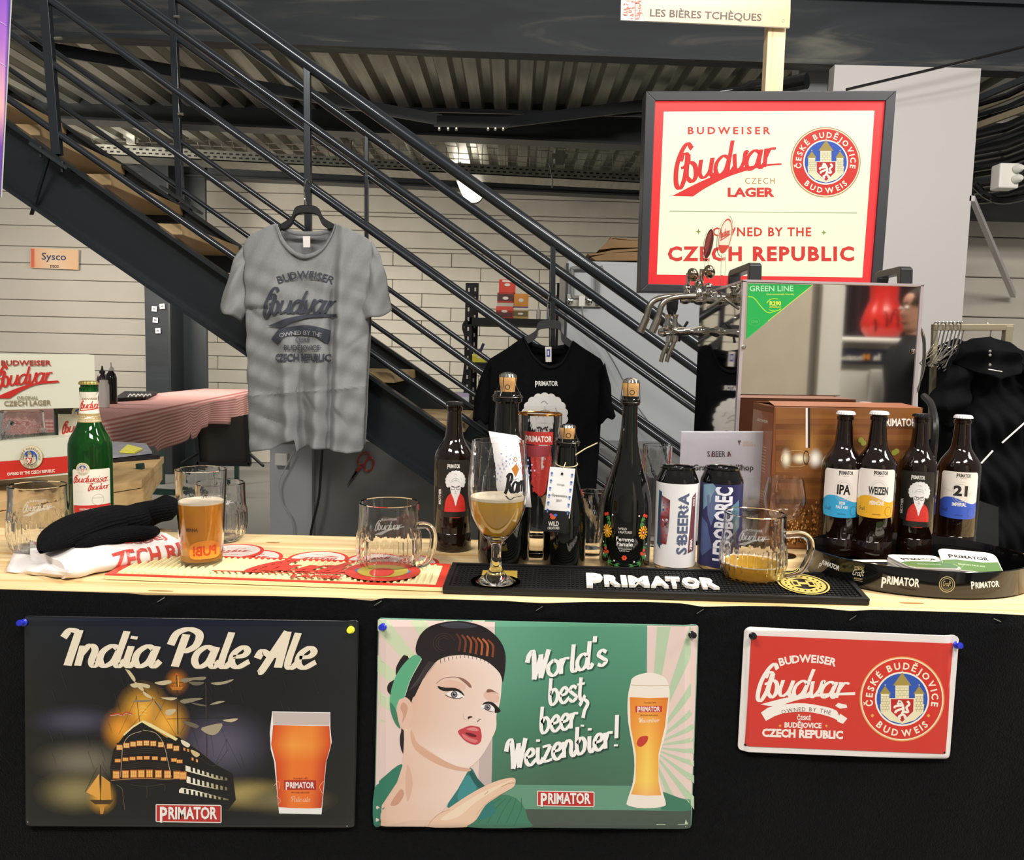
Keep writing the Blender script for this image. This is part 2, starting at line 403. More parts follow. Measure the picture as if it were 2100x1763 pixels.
    def build(s, name, m, parent, label=None):
        bm = bmesh.new(); cl = bm.loops.layers.float_color.new('ink'); ll = bm.verts.layers.float.new('lay')
        V = []
        for x, y, l in s.v:
            v = bm.verts.new((x, y, 0)); v[ll] = l; V.append(v)
        for f, c in zip(s.f, s.c):
            try: fc = bm.faces.new([V[i] for i in f])
            except ValueError: continue
            for lp, k in zip(fc.loops, c): lp[cl] = k
        if s.step:
            for ax in (0, 1):
                st = s.step[ax]
                if not st: continue
                lo = min(v.co[ax] for v in bm.verts); hi = max(v.co[ax] for v in bm.verts); q = math.ceil(lo / st) * st
                while q < hi:
                    co = [0, 0, 0]; no = [0, 0, 0]; co[ax] = q; no[ax] = 1
                    bmesh.ops.bisect_plane(bm, geom=bm.verts[:] + bm.edges[:] + bm.faces[:], plane_co=co, plane_no=no, dist=1e-7)
                    q += st
        ch = {c.name.split('.')[0]: c for c in parent.children if c.type == 'MESH'}
        for k in ('plate', 'light_panel', 'can_body', 'bottle_body', 'name_band', 'tray_body', 'badge_disc', 'board', 'paper', 'front_panel', 'folded_body', 'slate', 'fabric', 'front_plate', 'upper_box', 'box_body', 'inflated_body', 'base', 'glass_body'):
            if k in ch and parent.type == 'EMPTY': parent = ch[k]; break
        o0 = ROOT[parent.name]
        for v in bm.verts: v.co = Vector(s.map(v.co.x, v.co.y, v[ll] * s.eps + s.base)) - o0
        me = bpy.data.meshes.new(name); bm.to_mesh(me); bm.free(); me.materials.append(m)
        o = link(name, me, parent)
        if label: o['label'] = label
        return o
def planemap(Y, yoff=None):
    def f(x, y, e):
        p = W(x, y, Y); k = (yoff(x, y) if yoff else 0)
        return p + Vector((0, k - e, 0))
    return f
def rmap(c, ux, uy, nrm):         # art units -> plane
    c, ux, uy, nrm = Vector(c), Vector(ux), Vector(uy), Vector(nrm)
    return lambda x, y, e: c + ux * x + uy * y + nrm * e
def cylmap(cx, cy, z0, r, sc, turn=0.0):   # label units (y down) wrapped on a turned surface that faces the camera
    base = math.atan2(cx - CAM.x, cy - CAM.y) + turn
    def f(x, y, e):
        z = z0 - y * sc; R = r(z) if callable(r) else r
        a = x * sc / (r(z0) if callable(r) else r); R += .0004 + e
        an = base - a            # direction towards camera is -(sin base, cos base)
        return Vector((cx - math.sin(an) * R, cy - math.cos(an) * R, z))
    return f
def crest(a, cx, cy, R, lay=2, gold='#b59a4c', red='#d6352c', detail=True, k=1.0, ringc='#f3ead2'):
    q = -a.sg
    a.disc(gold, cx, cy, R, R * k, lay, 48); a.disc('#f3e6c4', cx, cy, R * .975, R * .975 * k, lay + .5, 48); a.disc(red, cx, cy, R * .945, R * .945 * k, lay + 1, 48)
    a.disc('#f6efe0', cx, cy, R * .64, R * .64 * k, lay + 2, 40); a.disc('#2f57b5', cx, cy, R * .6, R * .6 * k, lay + 3, 40)
    if detail:
        a.arc(ringc, 'ČESKÉ BUDĚJOVICE', cx, cy, R * .7, -104, 104, R * .15, lay + 2.5, .03, k=k)
        a.arc(ringc, 'BUDWEIS', cx, cy, R * .88, 226, 134, R * .15, lay + 2.5, .03, inward=True, k=k)
    st, rf = '#efe6bd', '#a8924a'
    def T(x, w, y0, y1):
        a.rect(st, cx + x - w, cy + q * y0 * k, cx + x + w, cy + q * y1 * k, lay + 4)
        a.poly(rf, [(cx + x - w * 1.35, cy + q * y0 * k), (cx + x + w * 1.35, cy + q * y0 * k), (cx + x, cy + q * (y0 - w * 1.9) * k)], lay + 5)
        a.disc(st, cx + x, cy + q * (y0 - w * 2.1) * k, R * .015, R * .015, lay + 5, 6)
        if detail:
            n = max(3, int((y1 - y0) / (R * .055)))
            for i in range(1, n):
                y = y0 + (y1 - y0) * i / n; a.rect('#a99c68', cx + x - w, cy + q * y * k - R * .004, cx + x + w, cy + q * y * k + R * .004, lay + 5)
                for j in (-.6, 0, .6): xx = cx + x + (j + (.3 if i % 2 else 0)) * w; a.rect('#a99c68', xx - R * .004, cy + q * y * k, xx + R * .004, cy + q * (y + (y1 - y0) / n) * k, lay + 5)
    a.poly(st, [(cx - R * .52, cy + q * R * .12 * k), (cx + R * .52, cy + q * R * .12 * k), (cx + R * .5, cy + q * R * .32 * k), (cx + R * .3, cy + q * R * .5 * k), (cx, cy + q * R * .59 * k), (cx - R * .3, cy + q * R * .5 * k), (cx - R * .5, cy + q * R * .32 * k)], lay + 4)
    T(-R * .4, R * .1, -R * .12, R * .3); T(R * .4, R * .1, -R * .12, R * .3); T(0, R * .16, -R * .32, R * .1)
    a.poly('#f3ead2', [(cx - R * .3, cy + q * -R * .02 * k), (cx + R * .3, cy + q * -R * .02 * k), (cx + R * .29, cy + q * R * .3 * k), (cx, cy + q * R * .58 * k), (cx - R * .29, cy + q * R * .3 * k)], lay + 6)
    a.poly('#bf2a2a', [(cx - R * .27, cy + q * 0), (cx + R * .27, cy + q * 0), (cx + R * .26, cy + q * R * .29 * k), (cx, cy + q * R * .54 * k), (cx - R * .26, cy + q * R * .29 * k)], lay + 7)
    L = lambda x, y: (cx + R * x, cy + q * R * y * k)
    w = R * .055
    for st_ in ([(-.08, .06), (0, .12), (.03, .25), (-.02, .38)], [(-.1, .05), (-.02, .07), (-.12, .12)], [(0, .15), (-.16, .17), (-.18, .22)], [(.02, .22), (-.14, .28), (-.16, .33)], [(.0, .36), (-.08, .42), (-.04, .47)], [(.02, .36), (.08, .42), (.05, .46)], [(.04, .3), (.14, .3), (.1, .2), (.17, .12), (.12, .05)]):
        a.line('#f6efe0', [L(*p) for p in st_], w, lay + 8, thin=1, n=4)
def brand(a, x, y, w, col, lay=2, rot=-.14, swoosh=True):   # ascending script word with a swoosh
    q = -a.sg
    a.script(col, 'Budvar', x, y, w * .165, lay, .27, rot=rot * q, shear=.3, width=w * .98, caps=1.0, kern=.98, asc=.8)
    if swoosh:
        F = lambda u, v: (x + u * w, y + q * v * w)
        a.poly(col, crom([F(.0, .2), F(.12, .13), F(.45, .0), F(.8, -.08), F(1.05, -.1)], 5) + [F(1.08, -.07)] + crom([F(1.0, -.06), F(.7, -.03), F(.45, .07), F(.24, .2)], 5), lay)
def mother(a, cx, cy, s, sweater='#d8372f', lay=2, hair='#e9e7e4', skin='#f1ecea', body=True, kx=1.0):
    q = -a.sg; P = lambda x, y: (cx + x * s * kx, cy + q * y * s)
    if body:
        a.poly(sweater, [P(-.55, 1.75), P(-.6, .95), P(-.42, .55), P(-.2, .4), P(.2, .4), P(.42, .55), P(.6, .95), P(.55, 1.75)], lay, 3)
        for i in range(46):
            x = -.5 + random.random(); yy = .65 + random.random() * 1.0; a.disc('#ef6a5c', *P(x * .95, yy), s * .018, s * .018, lay + .6, 5)
    a.poly(skin, [P(-.3, -.2), P(.3, -.2), P(.27, .35), P(.12, .75), P(.02, 1.15), P(-.1, .75), P(-.27, .35)], lay + 1, 3)
    for i in range(13):
        t = PI * (-.16 + 1.32 * i / 12); a.disc(hair, cx - math.cos(t) * s * .50 * kx, cy - q * (math.sin(t) * .5 * s + s * .28), s * .125 * kx, s * .125, lay + 2, 14)
    a.poly(hair, [P(-.45, -.15), P(-.42, -.5), P(-.2, -.7), P(.2, -.7), P(.42, -.5), P(.45, -.15), P(.25, -.08), P(0, -.12), P(-.25, -.08)], lay + 2.5, 3)
    dk = '#3a3636'
    for st in ([(-.25, -.3), (-.1, -.42), (.1, -.42), (.22, -.32)], [(-.3, -.2), (-.12, -.3), (.1, -.3), (.26, -.2)], [(0, -.55), (.02, -.25)], [(-.1, -.62), (-.02, -.68), (.08, -.6)], [(.28, -.5), (.33, -.4), (.38, -.38)], [(-.4, -.35), (-.36, -.25)]):
        a.line('#8d8a88', [P(*p) for p in st], s * .018, lay + 3.5, n=3)
    a.line(dk, [P(-.26, -.0), P(-.04, .06)], s * .045, lay + 3.5); a.line(dk, [P(.26, -.0), P(.04, .06)], s * .045, lay + 3.5)
    for x in (-.15, .15):
        a.line(dk, [P(x - .12, .06), P(x - .1, .17), P(x, .2), P(x + .1, .17), P(x + .12, .06)], s * .03, lay + 3.5, n=3); a.disc(dk, *P(x, .09), s * .03, s * .03, lay + 4, 8)
    a.line(dk, [P(-.03, .07), P(.03, .07)], s * .03, lay + 3.5); a.line(dk, [P(-.02, .25), P(0, .33), P(.03, .3)], s * .02, lay + 3.5); a.line(dk, [P(-.05, .42), P(.05, .42)], s * .025, lay + 3.5)
# ================================================================ materials
M = lambda n: MATS[n]
wood('steel_scuffed', '#20252b', '#64645c', (.5, 3, 3.5), .6)
_r = [n for n in MATS['steel_scuffed'].node_tree.nodes if n.type == 'VALTORGB'][0].color_ramp.elements
_r[0].position = .36; _r[1].position = .53; _r[1].color = srgb('#2a2f34'); _r[2].position = .72; _r[2].color = srgb('#6a685e')
mat('concrete', '#8b8a84', .55, var=.1, scale=1.5, bump=.1)
mat('steel_black', '#262b2e', .42, var=.2, scale=3, bump=.1, bscale=30)
mat('steel_worn', '#22272b', .6, var=.4, scale=2.2, bump=.2, bscale=14, stretch=(.5, 3, 3))
mat('steel_teal', '#131b21', .42, var=.12, scale=3, coat=.2)
mat('rail_paint', '#2b3036', .26, metal=.35, coat=.5, var=.08)
mat('galv', '#a3a399', .38, metal=.75, var=.25, scale=5, stretch=(4, .4, 1), bump=.15)
mat('galv_wire', '#b9b9b0', .35, metal=.9, var=.1)
mat('panel_cream', '#cfc8ba', .5, var=.05, scale=2, coat=.15)
mat('block_paint', '#bdb7a8', .75, var=.06, scale=6, bump=.15)
mat('groove', '#8d8779', .8, var=.1)
mat('partition', '#c8c4c1', .45, var=.03, scale=1)
mat('grey_cab', '#7f8180', .4, var=.04, scale=2, coat=.1)
mat('grey_light', '#b4b8bb', .4, var=.05, scale=2)
mat('black_matt', '#121214', .7, var=.15, scale=6)
mat('black_gloss', '#0b0b0c', .12, var=.05, coat=.6)
mat('black_plastic', '#191a1c', .35, var=.08)
mat('rubber', '#101011', .48, var=.1)
mat('white_plastic', '#dedcd4', .4, var=.03)
mat('cloth_black', '#0c0c0e', .95, var=.35, scale=120, bump=.6, bscale=400, spec=.1, sheen=.05)
mat('chrome', '#d8d4cc', .08, metal=1, var=.04)
mat('steel_brushed', '#b8b2a6', .22, metal=1, var=.08, stretch=(1, 1, 12))
mat('mirror_steel', '#d2cec8', .035, metal=1, var=.02)
mat('brass_tube', '#8a8069', .4, metal=.4, var=.1)
mat('cardboard', '#8d6f4c', .8, var=.12, scale=10)
mat('cork', '#c99a5f', .8, var=.25, scale=60)
mat('grey_marl', '#8d8f8f', .95, var=.06, scale=160, bump=.25, bscale=300, spec=.1, sheen=.1)
mat('grey_marl_rib', '#838585', .95, var=.1, scale=90, bump=.3, bscale=400, spec=.1)
mat('tee_black', '#0e0e11', .95, var=.2, scale=80, bump=.3, bscale=200, spec=.1)
mat('white_cloth', '#ece4e0', .75, var=.03, coat=.25, bump=.3, bscale=40)
wood('pine', '#cc9f62', '#f1d8a6', (1.0, 22, 22), .45)
wood('pine_cut', '#d9b078', '#efd3a0', (1.0, 26, 40), .5)
wood('pine_post', '#d9b681', '#f0dcb4', (25, 25, 1.2), .55)
wood('pallet', '#a98656', '#d3b27c', (6, 2, 10), .6)
wood('tread_wood', '#a98a5e', '#cdb184', (3, .8, 5), .5)
mat('glass_liner', '#777777', .1)
GL = glass('clear_glass'); GLT = glass('thick_glass', (.985, .995, .985, 1))
EXTRAS = {}
X = 0
# ================================================================ floor and back wall
MB().box(-9, 9, -6, 12.2, -.1, 0).build('floor', M('concrete'), kind='structure')
YW = 10.0
wall = MB().box(-9, 9, YW + .05, YW + .3, 0, 4.6).build('wall_back', M('groove'), kind='structure')
def panels(x0, x1, zs, y, parent, m, name='panel', gap=.007, joints=None, depth=.05, stagger=0):
    pr = {}
    for i in range(len(zs) - 1):
        h = zs[i + 1] - zs[i] - gap; js = joints or [x0, x1]
        if stagger and i % 2: js = [js[0]] + [j - stagger for j in js[1:-1]] + [js[-1]]
        for a, b in zip(js[:-1], js[1:]):
            L = b - a - gap
            key = (round(L, 3), round(h, 3))
            if key not in pr:
                q = MB().box(-L / 2, L / 2, 0, depth, -h / 2, h / 2)
                me = bpy.data.meshes.new(name); me.from_pydata([tuple(v) for v in q.v], [], q.f); 
                bm = bmesh.new(); bm.from_mesh(me); bmesh.ops.recalc_face_normals(bm, faces=bm.faces); bmesh.ops.bevel(bm, geom=bm.edges[:], offset=.006, segments=1, affect='EDGES'); bm.to_mesh(me); bm.free(); me.materials.append(m); pr[key] = me
            o = bpy.data.objects.new(name, pr[key]); C.objects.link(o); o.parent = parent
            o.location = Vector(((a + b) / 2, y, (zs[i] + zs[i + 1]) / 2)) - ROOT[parent.name]
# sectional-door ribs on the left, long cladding boards above the blocks, painted blocks lower right
xa = W(300, 600, YW).x; xb = W(385, 600, YW).x; xc = W(760, 600, YW).x
zs = [0]; k = 0
while zs[-1] < 3.7: zs.append(zs[-1] + (.2 if k % 3 else .25)); k += 1
panels(-8.5, xb, zs, YW, wall, M('panel_cream'))
zs = [0]
while zs[-1] < 1.25 + 0: zs.append(zs[-1] + .165)
zt = W(900, 530, YW).z
while zs[-1] < zt: zs.append(zs[-1] + .165)
jx = [xb + .0]
while jx[-1] < 3.2: jx.append(jx[-1] + .72)
panels(xb, 3.2, zs, YW, wall, M('block_paint'), 'block', .006, jx, .05, .36)
zs2 = [zs[-1]]; k = 0
while zs2[-1] < 3.7: zs2.append(zs2[-1] + [.05, .2, .17][k % 3]); k += 1
panels(xb, 6, zs2, YW - .01, wall, M('block_paint'))
# ================================================================ mezzanine deck (corrugated) above
def deck():
    z = W(1150, 215, 6.7).z; mb = MB(); y0, y1 = 5.45, 9.9; x = -5.6; rows = [[], []]; P = .2
    while x < 3.4:
        for dx, dz in ((0, 0), (.085, 0), (.085, .006), (.11, .065), (.17, .065), (.175, .06), (.195, .0)):
            rows[0].append((x + dx, y0, z + dz)); rows[1].append((x + dx, y1, z + dz))
        x += P
    mb.grid(rows)
    o = mb.build('ceiling', M('galv'), kind='structure', solid=.002)
    o['label'] = 'corrugated galvanised deck under the mezzanine'
deck()
def ibeam(name, a, b, h, fl, m, label, yd=.12, **kw):      # a, b: ends of the bottom edge (front)
    a, b = Vector(a), Vector(b); t = thing(name, label, 'steel beam', (a + b) / 2); u = Vector((0, 0, 1)); d = (b - a).normalized(); n = d.cross(u).normalized()
    if n.y > 0: n = -n
    B = lambda p, o1, o2: p + n * o1 + u * o2
    def slab(nm, o1a, o1b, z0, z1, mm):
        MB().hexa([B(a, o1a, z0), B(a, o1b, z0), B(a, o1b, z1), B(a, o1a, z1)], [B(b, o1a, z0), B(b, o1b, z0), B(b, o1b, z1), B(b, o1a, z1)]).build(nm, mm, t)
    slab('bottom_flange', -yd, yd, 0, fl, m); slab('top_flange', -yd, yd, h - fl, h, m); slab('web', -.012, .012, fl, h - fl, m)
    return t
# big front beam
ibeam('steel_beam', W(-120, 72, 5.35), W(2260, 160, 5.35), .44, .03, M('steel_scuffed'), 'broad scuffed dark steel beam across the top of the view', yd=.06)
a, b = W(1560, -4, 5.5), W(2260, 22, 5.5)
MB().hexa([a, b, b + Vector((0, .2, 0)), a + Vector((0, .2, 0))], [a + Vector((0, 0, 1)), b + Vector((0, 0, 1)), b + Vector((0, .2, 1)), a + Vector((0, .2, 1))]).build('wall_upper', M('partition'), kind='structure')
# deep black beam behind, cross bracing with a bolted plate
ibeam('steel_beam', W(60, 246, 7.0), W(1620, 318, 7.0), .30, .02, M('steel_black'), 'black steel beam right behind the bolted bracing plate', yd=.1)
ibeam('steel_beam', W(100, 352, 9.3), W(1620, 420, 9.3), .2, .02, M('steel_black'), 'low black steel beam below the cable tray, on the back wall', yd=.1)
t = thing('cross_brace', 'thin black bracing bars meeting at a bolted plate under the deck', 'bracing', W(970, 255, 6.3))
def bar_px(p, q, Yp, Yq, w, h, m, name, par): return MB().bar(W(*p, Yp), W(*q, Yq), w, h).build(name, m, par)
bar_px((60, 92), (905, 246), 5.5, 6.3, .02, .08, M('steel_black'), 'brace_bar', t)
bar_px((700, 222), (1340, 236), 6.35, 6.35, .02, .03, M('steel_black'), 'brace_bar', t)
bar_px((1040, 250), (1700, 170), 6.3, 6.2, .02, .08, M('steel_black'), 'brace_bar', t)
MB().prism([W(880, 236, 6.28), W(1060, 240, 6.28), W(1040, 262, 6.28), W(890, 258, 6.28)], (0, .02, 0)).build('bolted_plate', M('steel_black'), t)
for x in (901, 919, 936, 1001, 1016, 1032):
    p = W(x, 262, 6.25); MB().lathe([(.008, -.02), (.012, -.012), (.012, 0), (.006, .01)], p, 6).build('bolt', M('galv_wire'), t)
# cable tray with wire basket
t = thing('cable_tray', 'long perforated galvanised cable tray with a wire basket on it', 'cable tray', W(800, 345, 8.4))
a0, a1 = W(190, 316, 8.2), W(1640, 392, 8.2)
dv = (a1 - a0)
MB().hexa([a0, a0 + Vector((0, .02, 0)), a0 + Vector((0, .02, .1)), a0 + Vector((0, 0, .1))], [a1, a1 + Vector((0, .02, 0)), a1 + Vector((0, .02, .1)), a1 + Vector((0, 0, .1))]).build('tray_side', M('galv'), t)
MB().hexa([a0, a0 + Vector((0, .35, 0)), a0 + Vector((0, .35, .01)), a0 + Vector((0, 0, .01))], [a1, a1 + Vector((0, .35, 0)), a1 + Vector((0, .35, .01)), a1 + Vector((0, 0, .01))]).build('tray_floor', M('galv'), t)
mb = MB()
for i in range(110):
    for r in (0, 1):
        p = a0 + dv * ((i + .5 * r) / 110) + Vector((0, -.003, .035 + r * .035)); mb.box(p.x - .016, p.x + .016, p.y, p.y + .004, p.z - .007, p.z + .007)
mb.build('slot', M('black_matt'), t, kind='stuff')
mb = MB()
for dz, dy in ((.1, .02), (.14, .0), (.19, -.02), (.25, -.04)): mb.tube([a0 + Vector((0, dy, dz)), a1 + Vector((0, dy, dz))], .004, 5)
for dy in (.08, .16, .24, .32): mb.tube([a0 + Vector((0, dy, .1)), a1 + Vector((0, dy, .1))], .004, 5)
for i in range(61):
    p = a0 + dv * (i / 60); mb.tube([p + Vector((0, .34, .1)), p + Vector((0, .04, .1)), p + Vector((0, -.04, .16)), p + Vector((0, -.04, .25))], .004, 5)
mb.build('wire_basket', M('galv_wire'), t, kind='stuff')
for x, y in ((712, 290), (1148, 305), (270, 262)):
    p = W(x, y, 8.1); mb = MB()
    for s_ in (-.05, .05): mb.tube([p + Vector((s_, 0, .12)), p + Vector((s_, 0, -.14))], .008, 6)
    mb.box(p.x - .075, p.x + .075, p.y - .02, p.y + .02, p.z - .1, p.z - .05); mb.box(p.x - .04, p.x + .04, p.y - .03, p.y + .01, p.z - .16, p.z - .02)
    mb.build('hanger_clamp', M('galv_wire'), t)
p = W(1130, 345, 8.1)
MB().tube(crom([W(1126, 335, 8.05), W(1130, 352, 8.05), W(1133, 372, 8.05), W(1132, 385, 8.05)], 4), .008, 6).build('loose_cable', M('grey_cab'), t, smooth=True)
# wall lamp seen between the hand rails
t = thing('wall_lamp', 'bright white floodlight glaring between the two upper hand rails', 'lamp', W(965, 385, 9.0))
mat('lamp_glow', '#ffffff', .5, emit='#fff4e0', est=5, var=0)
p1, p2 = W(930, 338, 9.0), W(980, 412, 9.0); d = (p2 - p1).normalized(); n_ = d.cross(Vector((0, 1, 0))).normalized()
pts = [Vector(q) for q in crom([tuple(q) for q in (p1 - n_ * .02, p1 + n_ * .05, p2 + n_ * .10 - d * .16, p2 + n_ * .08 - d * .03, p2, p2 - n_ * .08 - d * .05, p2 - n_ * .10 - d * .16)], 4, True)]
MB().prism(pts, (0, .03, 0)).build('lamp_lens', M('lamp_glow'), t)
MB().prism([q + Vector((0, .03, 0)) for q in pts], (0, .1, 0)).build('lamp_housing', M('steel_black'), t)
# ================================================================ column, partition, right-hand corner
t = thing('steel_column', 'dark grey steel column standing behind the staircase', 'column', W(345, 952, 9.0))
x0, x1, x2 = W(298, 700, 8.9).x, W(346, 700, 8.9).x, W(393, 700, 8.9).x
zb = 0
MB().box(x0, x1, 8.9, 8.93, 0, 3.6).build('column_flange', M('steel_worn'), t)
MB().box(x1, x1 + .02, 8.9, 9.25, 0, 3.6).build('column_web', M('steel_black'), t)
MB().box(x1, x2 + .03, 9.25, 9.3, 0, 3.6).build('column_flange', M('steel_black'), t)
for i, (x, y) in enumerate(((316, 633), (333, 628), (318, 656), (324, 678))):
    p = W(x, y, 8.88); q = MB().box(p.x - .028, p.x + .028, p.y, p.y + .004, p.z - .028, p.z + .028)
    o = q.build('sticker', M('white_plastic'), label='small white square sticker, %s on the grey column' % ['upper left', 'upper right', 'middle', 'lowest'][i], cat='sticker')
    o.rotation_euler.y = [.05, -.1, .08, -.05][i]
    MB().box(p.x - .014, p.x + .014, p.y - .002, p.y, p.z - .010, p.z + .010).build('sticker_mark', M('grey_cab'), o)
Yp = 4.7
t = W(1690, 128, Yp)
pt = MB()
quad = [W(1690, 128, Yp), W(2012, 140, Yp), W(2012, 250, Yp), W(1985, 410, Yp), W(1985, 420, Yp), W(2070, 640, Yp + 1.2)]
xl, xr = W(1690, 500, Yp).x, W(2000, 300, Yp).x
MB().box(xl, xr, Yp, Yp + .08, 0, W(1850, 136, Yp).z).build('wall_partition', M('partition'), kind='structure')
MB().box(W(1640, 130, 5.65).x, W(1700, 130, 5.65).x, 5.65, 5.8, 0, W(1670, 126, 5.65).z).build('wall_right', M('grey_light'), kind='structure')
MB().box(xr - .04, xr + .01, Yp + .08, 6.2, 0, W(1990, 412, Yp).z).build('trim_1', M('partition'), kind='structure')
wr = MB().box(xr, 5.5, 6.25, 6.4, 0, 3.6).build('wall_side', M('groove'), kind='structure')
zs = [0]
while zs[-1] < 3.3: zs.append(zs[-1] + .3)
panels(xr, 5.4, zs, 6.2, wr, M('panel_cream'))
# soffit recess
a = W(1988, 412, Yp); b = W(2072, 610, 6.1)
MB().hexa([a + Vector((0, 0, .0)), a + Vector((.03, 0, 0)), a + Vector((.03, 0, .03)), a + Vector((0, 0, .03))], [b, b + Vector((.04, 0, 0)), b + Vector((.04, 0, .04)), b + Vector((0, 0, .04))]).build('trim_2', M('partition'), kind='structure')
# service rack full of black cables, top right corner
t = thing('service_duct', 'black bundles of cables and trays in the opening at the top right', 'cable tray', W(2060, 400, 5.0))
MB().box(W(1995, 300, 5.2).x, 4.2, 5.6, 5.7, W(2050, 412, 5.0).z, W(2050, 190, 5.0).z).build('back_plate', M('black_matt'), t)
for i in range(20):
    y = 205 + i * 11
    yy = 4.95 + (i % 5) * .1; rise = .18 - i * .005
    p, q = W(1998, y, yy), W(2140, y - 150 * rise * 2.2, yy - .3)
    m_ = M('brass_tube') if i in (2, 5) else (M('steel_worn') if i % 3 == 0 else M('black_gloss'))
    mb = MB()
    if i in (0, 2, 5, 8): mb.bar(p, q, .02, .035)
    else: mb.tube([p, (p + q) / 2 + Vector((0, 0, -.02)), q], .014 + .004 * (i % 3), 7)
    mb.build('tray_rail' if i in (0, 2, 5, 8) else 'cable', m_, t, smooth=True)
MB().tube(crom([W(2000, 380, 4.9), W(2025, 402, 4.85), W(2060, 412, 4.8), W(2130, 398, 4.7)], 5), .02, 8).build('cable', M('black_gloss'), t, smooth=True)
t = thing('junction_box', 'small white junction box hanging among the black cables', 'junction box', W(2065, 385, 4.6))
p = W(2064, 362, 4.6); m_ = MB().box(p.x - .055, p.x + .055, p.y - .03, p.y + .06, p.z - .068, p.z + .068).build('box_body', M('white_plastic'), t, bevel=.008)
for dz in (.035, -.02): MB().lathe([(.022, 0), (.022, .03), (.012, .045)], (p.x + .03, p.y - .03, p.z + dz - .0), 12, axis=(.3, -1, 0)).build('cable_gland', M('white_plastic'), t, smooth=True)
tag(MB().tube([W(1735, 184, 4.5), W(1900, 145, 4.45), W(2140, 86, 4.4)], .008, 6).build('overhead_cable', M('black_gloss')), 'thin black cable running up to the right before the white partition', 'cable')
tag(MB().tube(crom([W(1420, 195, 5.1), W(1520, 184, 5.0), W(1600, 176, 4.9), W(1655, 166, 4.8)], 5), [.02] * 6 + [.045] * 10, 10).build('cable_bundle', M('black_gloss'), smooth=True), 'thick black cable bundle ending in a loop behind the pine post', 'cable')
# ================================================================ wall sign, roll-up banner
pl = thing('wall_sign', 'small orange sponsor card on the pale shutter wall', 'sign', W(111, 530, 9.9))
MB().prism([W(64, 508, 9.93), W(161, 512, 9.93), W(160, 553, 9.93), W(62, 549, 9.93)], (0, .02, 0)).build('board', M('white_plastic'), pl)
A = Art(planemap(9.93), .004)
A.mesh(['#f3b98c', '#f3d3ae', '#f5c69a', '#f0a878', '#f5d6b4', '#f2c090'], [(64, 508), (110, 510), (161, 512), (62, 549), (110, 551), (160, 553)], 3)
A.rect('#e2735a', 64, 510, 71, 548, 1.5); A.text('#33466e', 'Sysco', 111, 533, 14, 2, width=50, rot=.03, bold=.01); A.text('#3a2a25', 'SYSCO', 112, 549, 5, 2, width=18, bold=.03)
A.build('print', PR, pl)
bn = thing('rollup_banner', 'purple printed roll-up banner at the left edge of the view', 'banner', (W(0, 400, 1.9).x, 1.9, 0))
def bmap(x, y, e): return W(x, y, 1.9) + Vector((0, -e, 0))
MB().prism([W(-60, -30, 1.9), W(24, -30, 1.9), W(2, 404, 1.9), W(-60, 404, 1.9)], (0, .004, 0)).build('fabric', M('white_plastic'), bn)
A = Art(bmap, .002); 
A.mesh(['#6a3fae', '#8a52c8', '#3a3f8a', '#7a45c0', '#b070d0', '#4a3f96', '#f0a0b0', '#f4b8b8', '#6a4aa0', '#5a3a9a', '#7a4ab0', '#40408a', '#5a3a9a', '#6a4ab0', '#40408a'],
       [(-60, -30), (15, -30), (24, -30), (-60, 80), (12, 80), (19, 80), (-60, 220), (8, 220), (12.5, 220), (-60, 300), (5, 300), (7.5, 300), (-60, 404), (0, 404), (2, 404)], 3)
for y in (48, 132): A.line('#d8c8f0', [(0, y - 3), (8, y + 1), (15, y + 6)], 1, 2)
A.build('print', PR, bn)
# ================================================================ staircase
st = thing('steel_staircase', 'black steel staircase with wooden treads climbing to the upper left', 'staircase', (W(1640, 1500, 3.35).x, 3.7, 0))
YN, YF = 3.35, 4.15
def ln(x, y, s=.718): return lambda X: y + (X - x) * s
nr = [ln(630, 132), ln(630, 252), ln(630, 380), ln(630, 506), ln(630, 632, .70)]
rad = [.0255, .0165, .014, .014, .014]
for f, r in zip(nr, rad):
    MB().tube([W(-60, f(-60), YN), W(1700, f(1700), YN)], r, 14).build('handrail' if r > .02 else 'rail', M('rail_paint'), st, smooth=True)
fr = [ln(751, 272), ln(357, 75), ln(357, 178, .71), ln(357, 280, .71), ln(357, 378, .70)]
for f, r in zip(fr, [.024, .0135, .0125, .0125, .0125]):
    MB().tube([W(-60, f(-60), YF), W(1560, f(1560), YF)], r, 12).build('handrail' if r > .02 else 'rail', M('rail_paint'), st, smooth=True)
top_n, bot_n = ln(459, 558, .7), ln(333, 600, .69)
def post(xt, yt, xb_, yb, Y, w, nm='post'):
    MB().bar(W(xt, yt, Y), W(xb_, yb, Y), w, .012 if nm == 'x' else .03, up=(0, 1, 0)).build(nm, M('rail_paint'), st, bevel=.002)
post(88, -60, 118, 318, YN, .036); post(630, 138, 634, 668, YN, .026); post(1134, 500, 1133, 1020, YN, .020); post(1590, 830, 1585, 1300, YN, .026)
post(352, -60, 370, 414, YF, .034); post(752, 278, 752, 690, YF, .018); post(1130, 552, 1128, 950, YF, .018)
for x, y, Y in ((110, 326, YN), (372, 412, YF)):
    p, q = W(x - 38, y - 28, Y - .02), W(x + 38, y + 24, Y - .02); fp = MB().bar(p, q, .08, .012).build('foot_plate', M('steel_black'), st)
    for t_ in (.22, .8):
        r_ = p + (q - p) * t_; MB().tube([r_ + Vector((0, -.02, -.03)), r_ + Vector((0, -.02, .012))], .006, 6).build('bolt', M('steel_worn'), st)
for x, y, Y in ((112, 79, YN), (357, 34, YF), (365, 234, YF)):
    p = W(x, y, Y - .03); MB().tube([p, p + Vector((.03, -.005, 0))], .006, 6).build('bolt', M('galv_wire'), st)
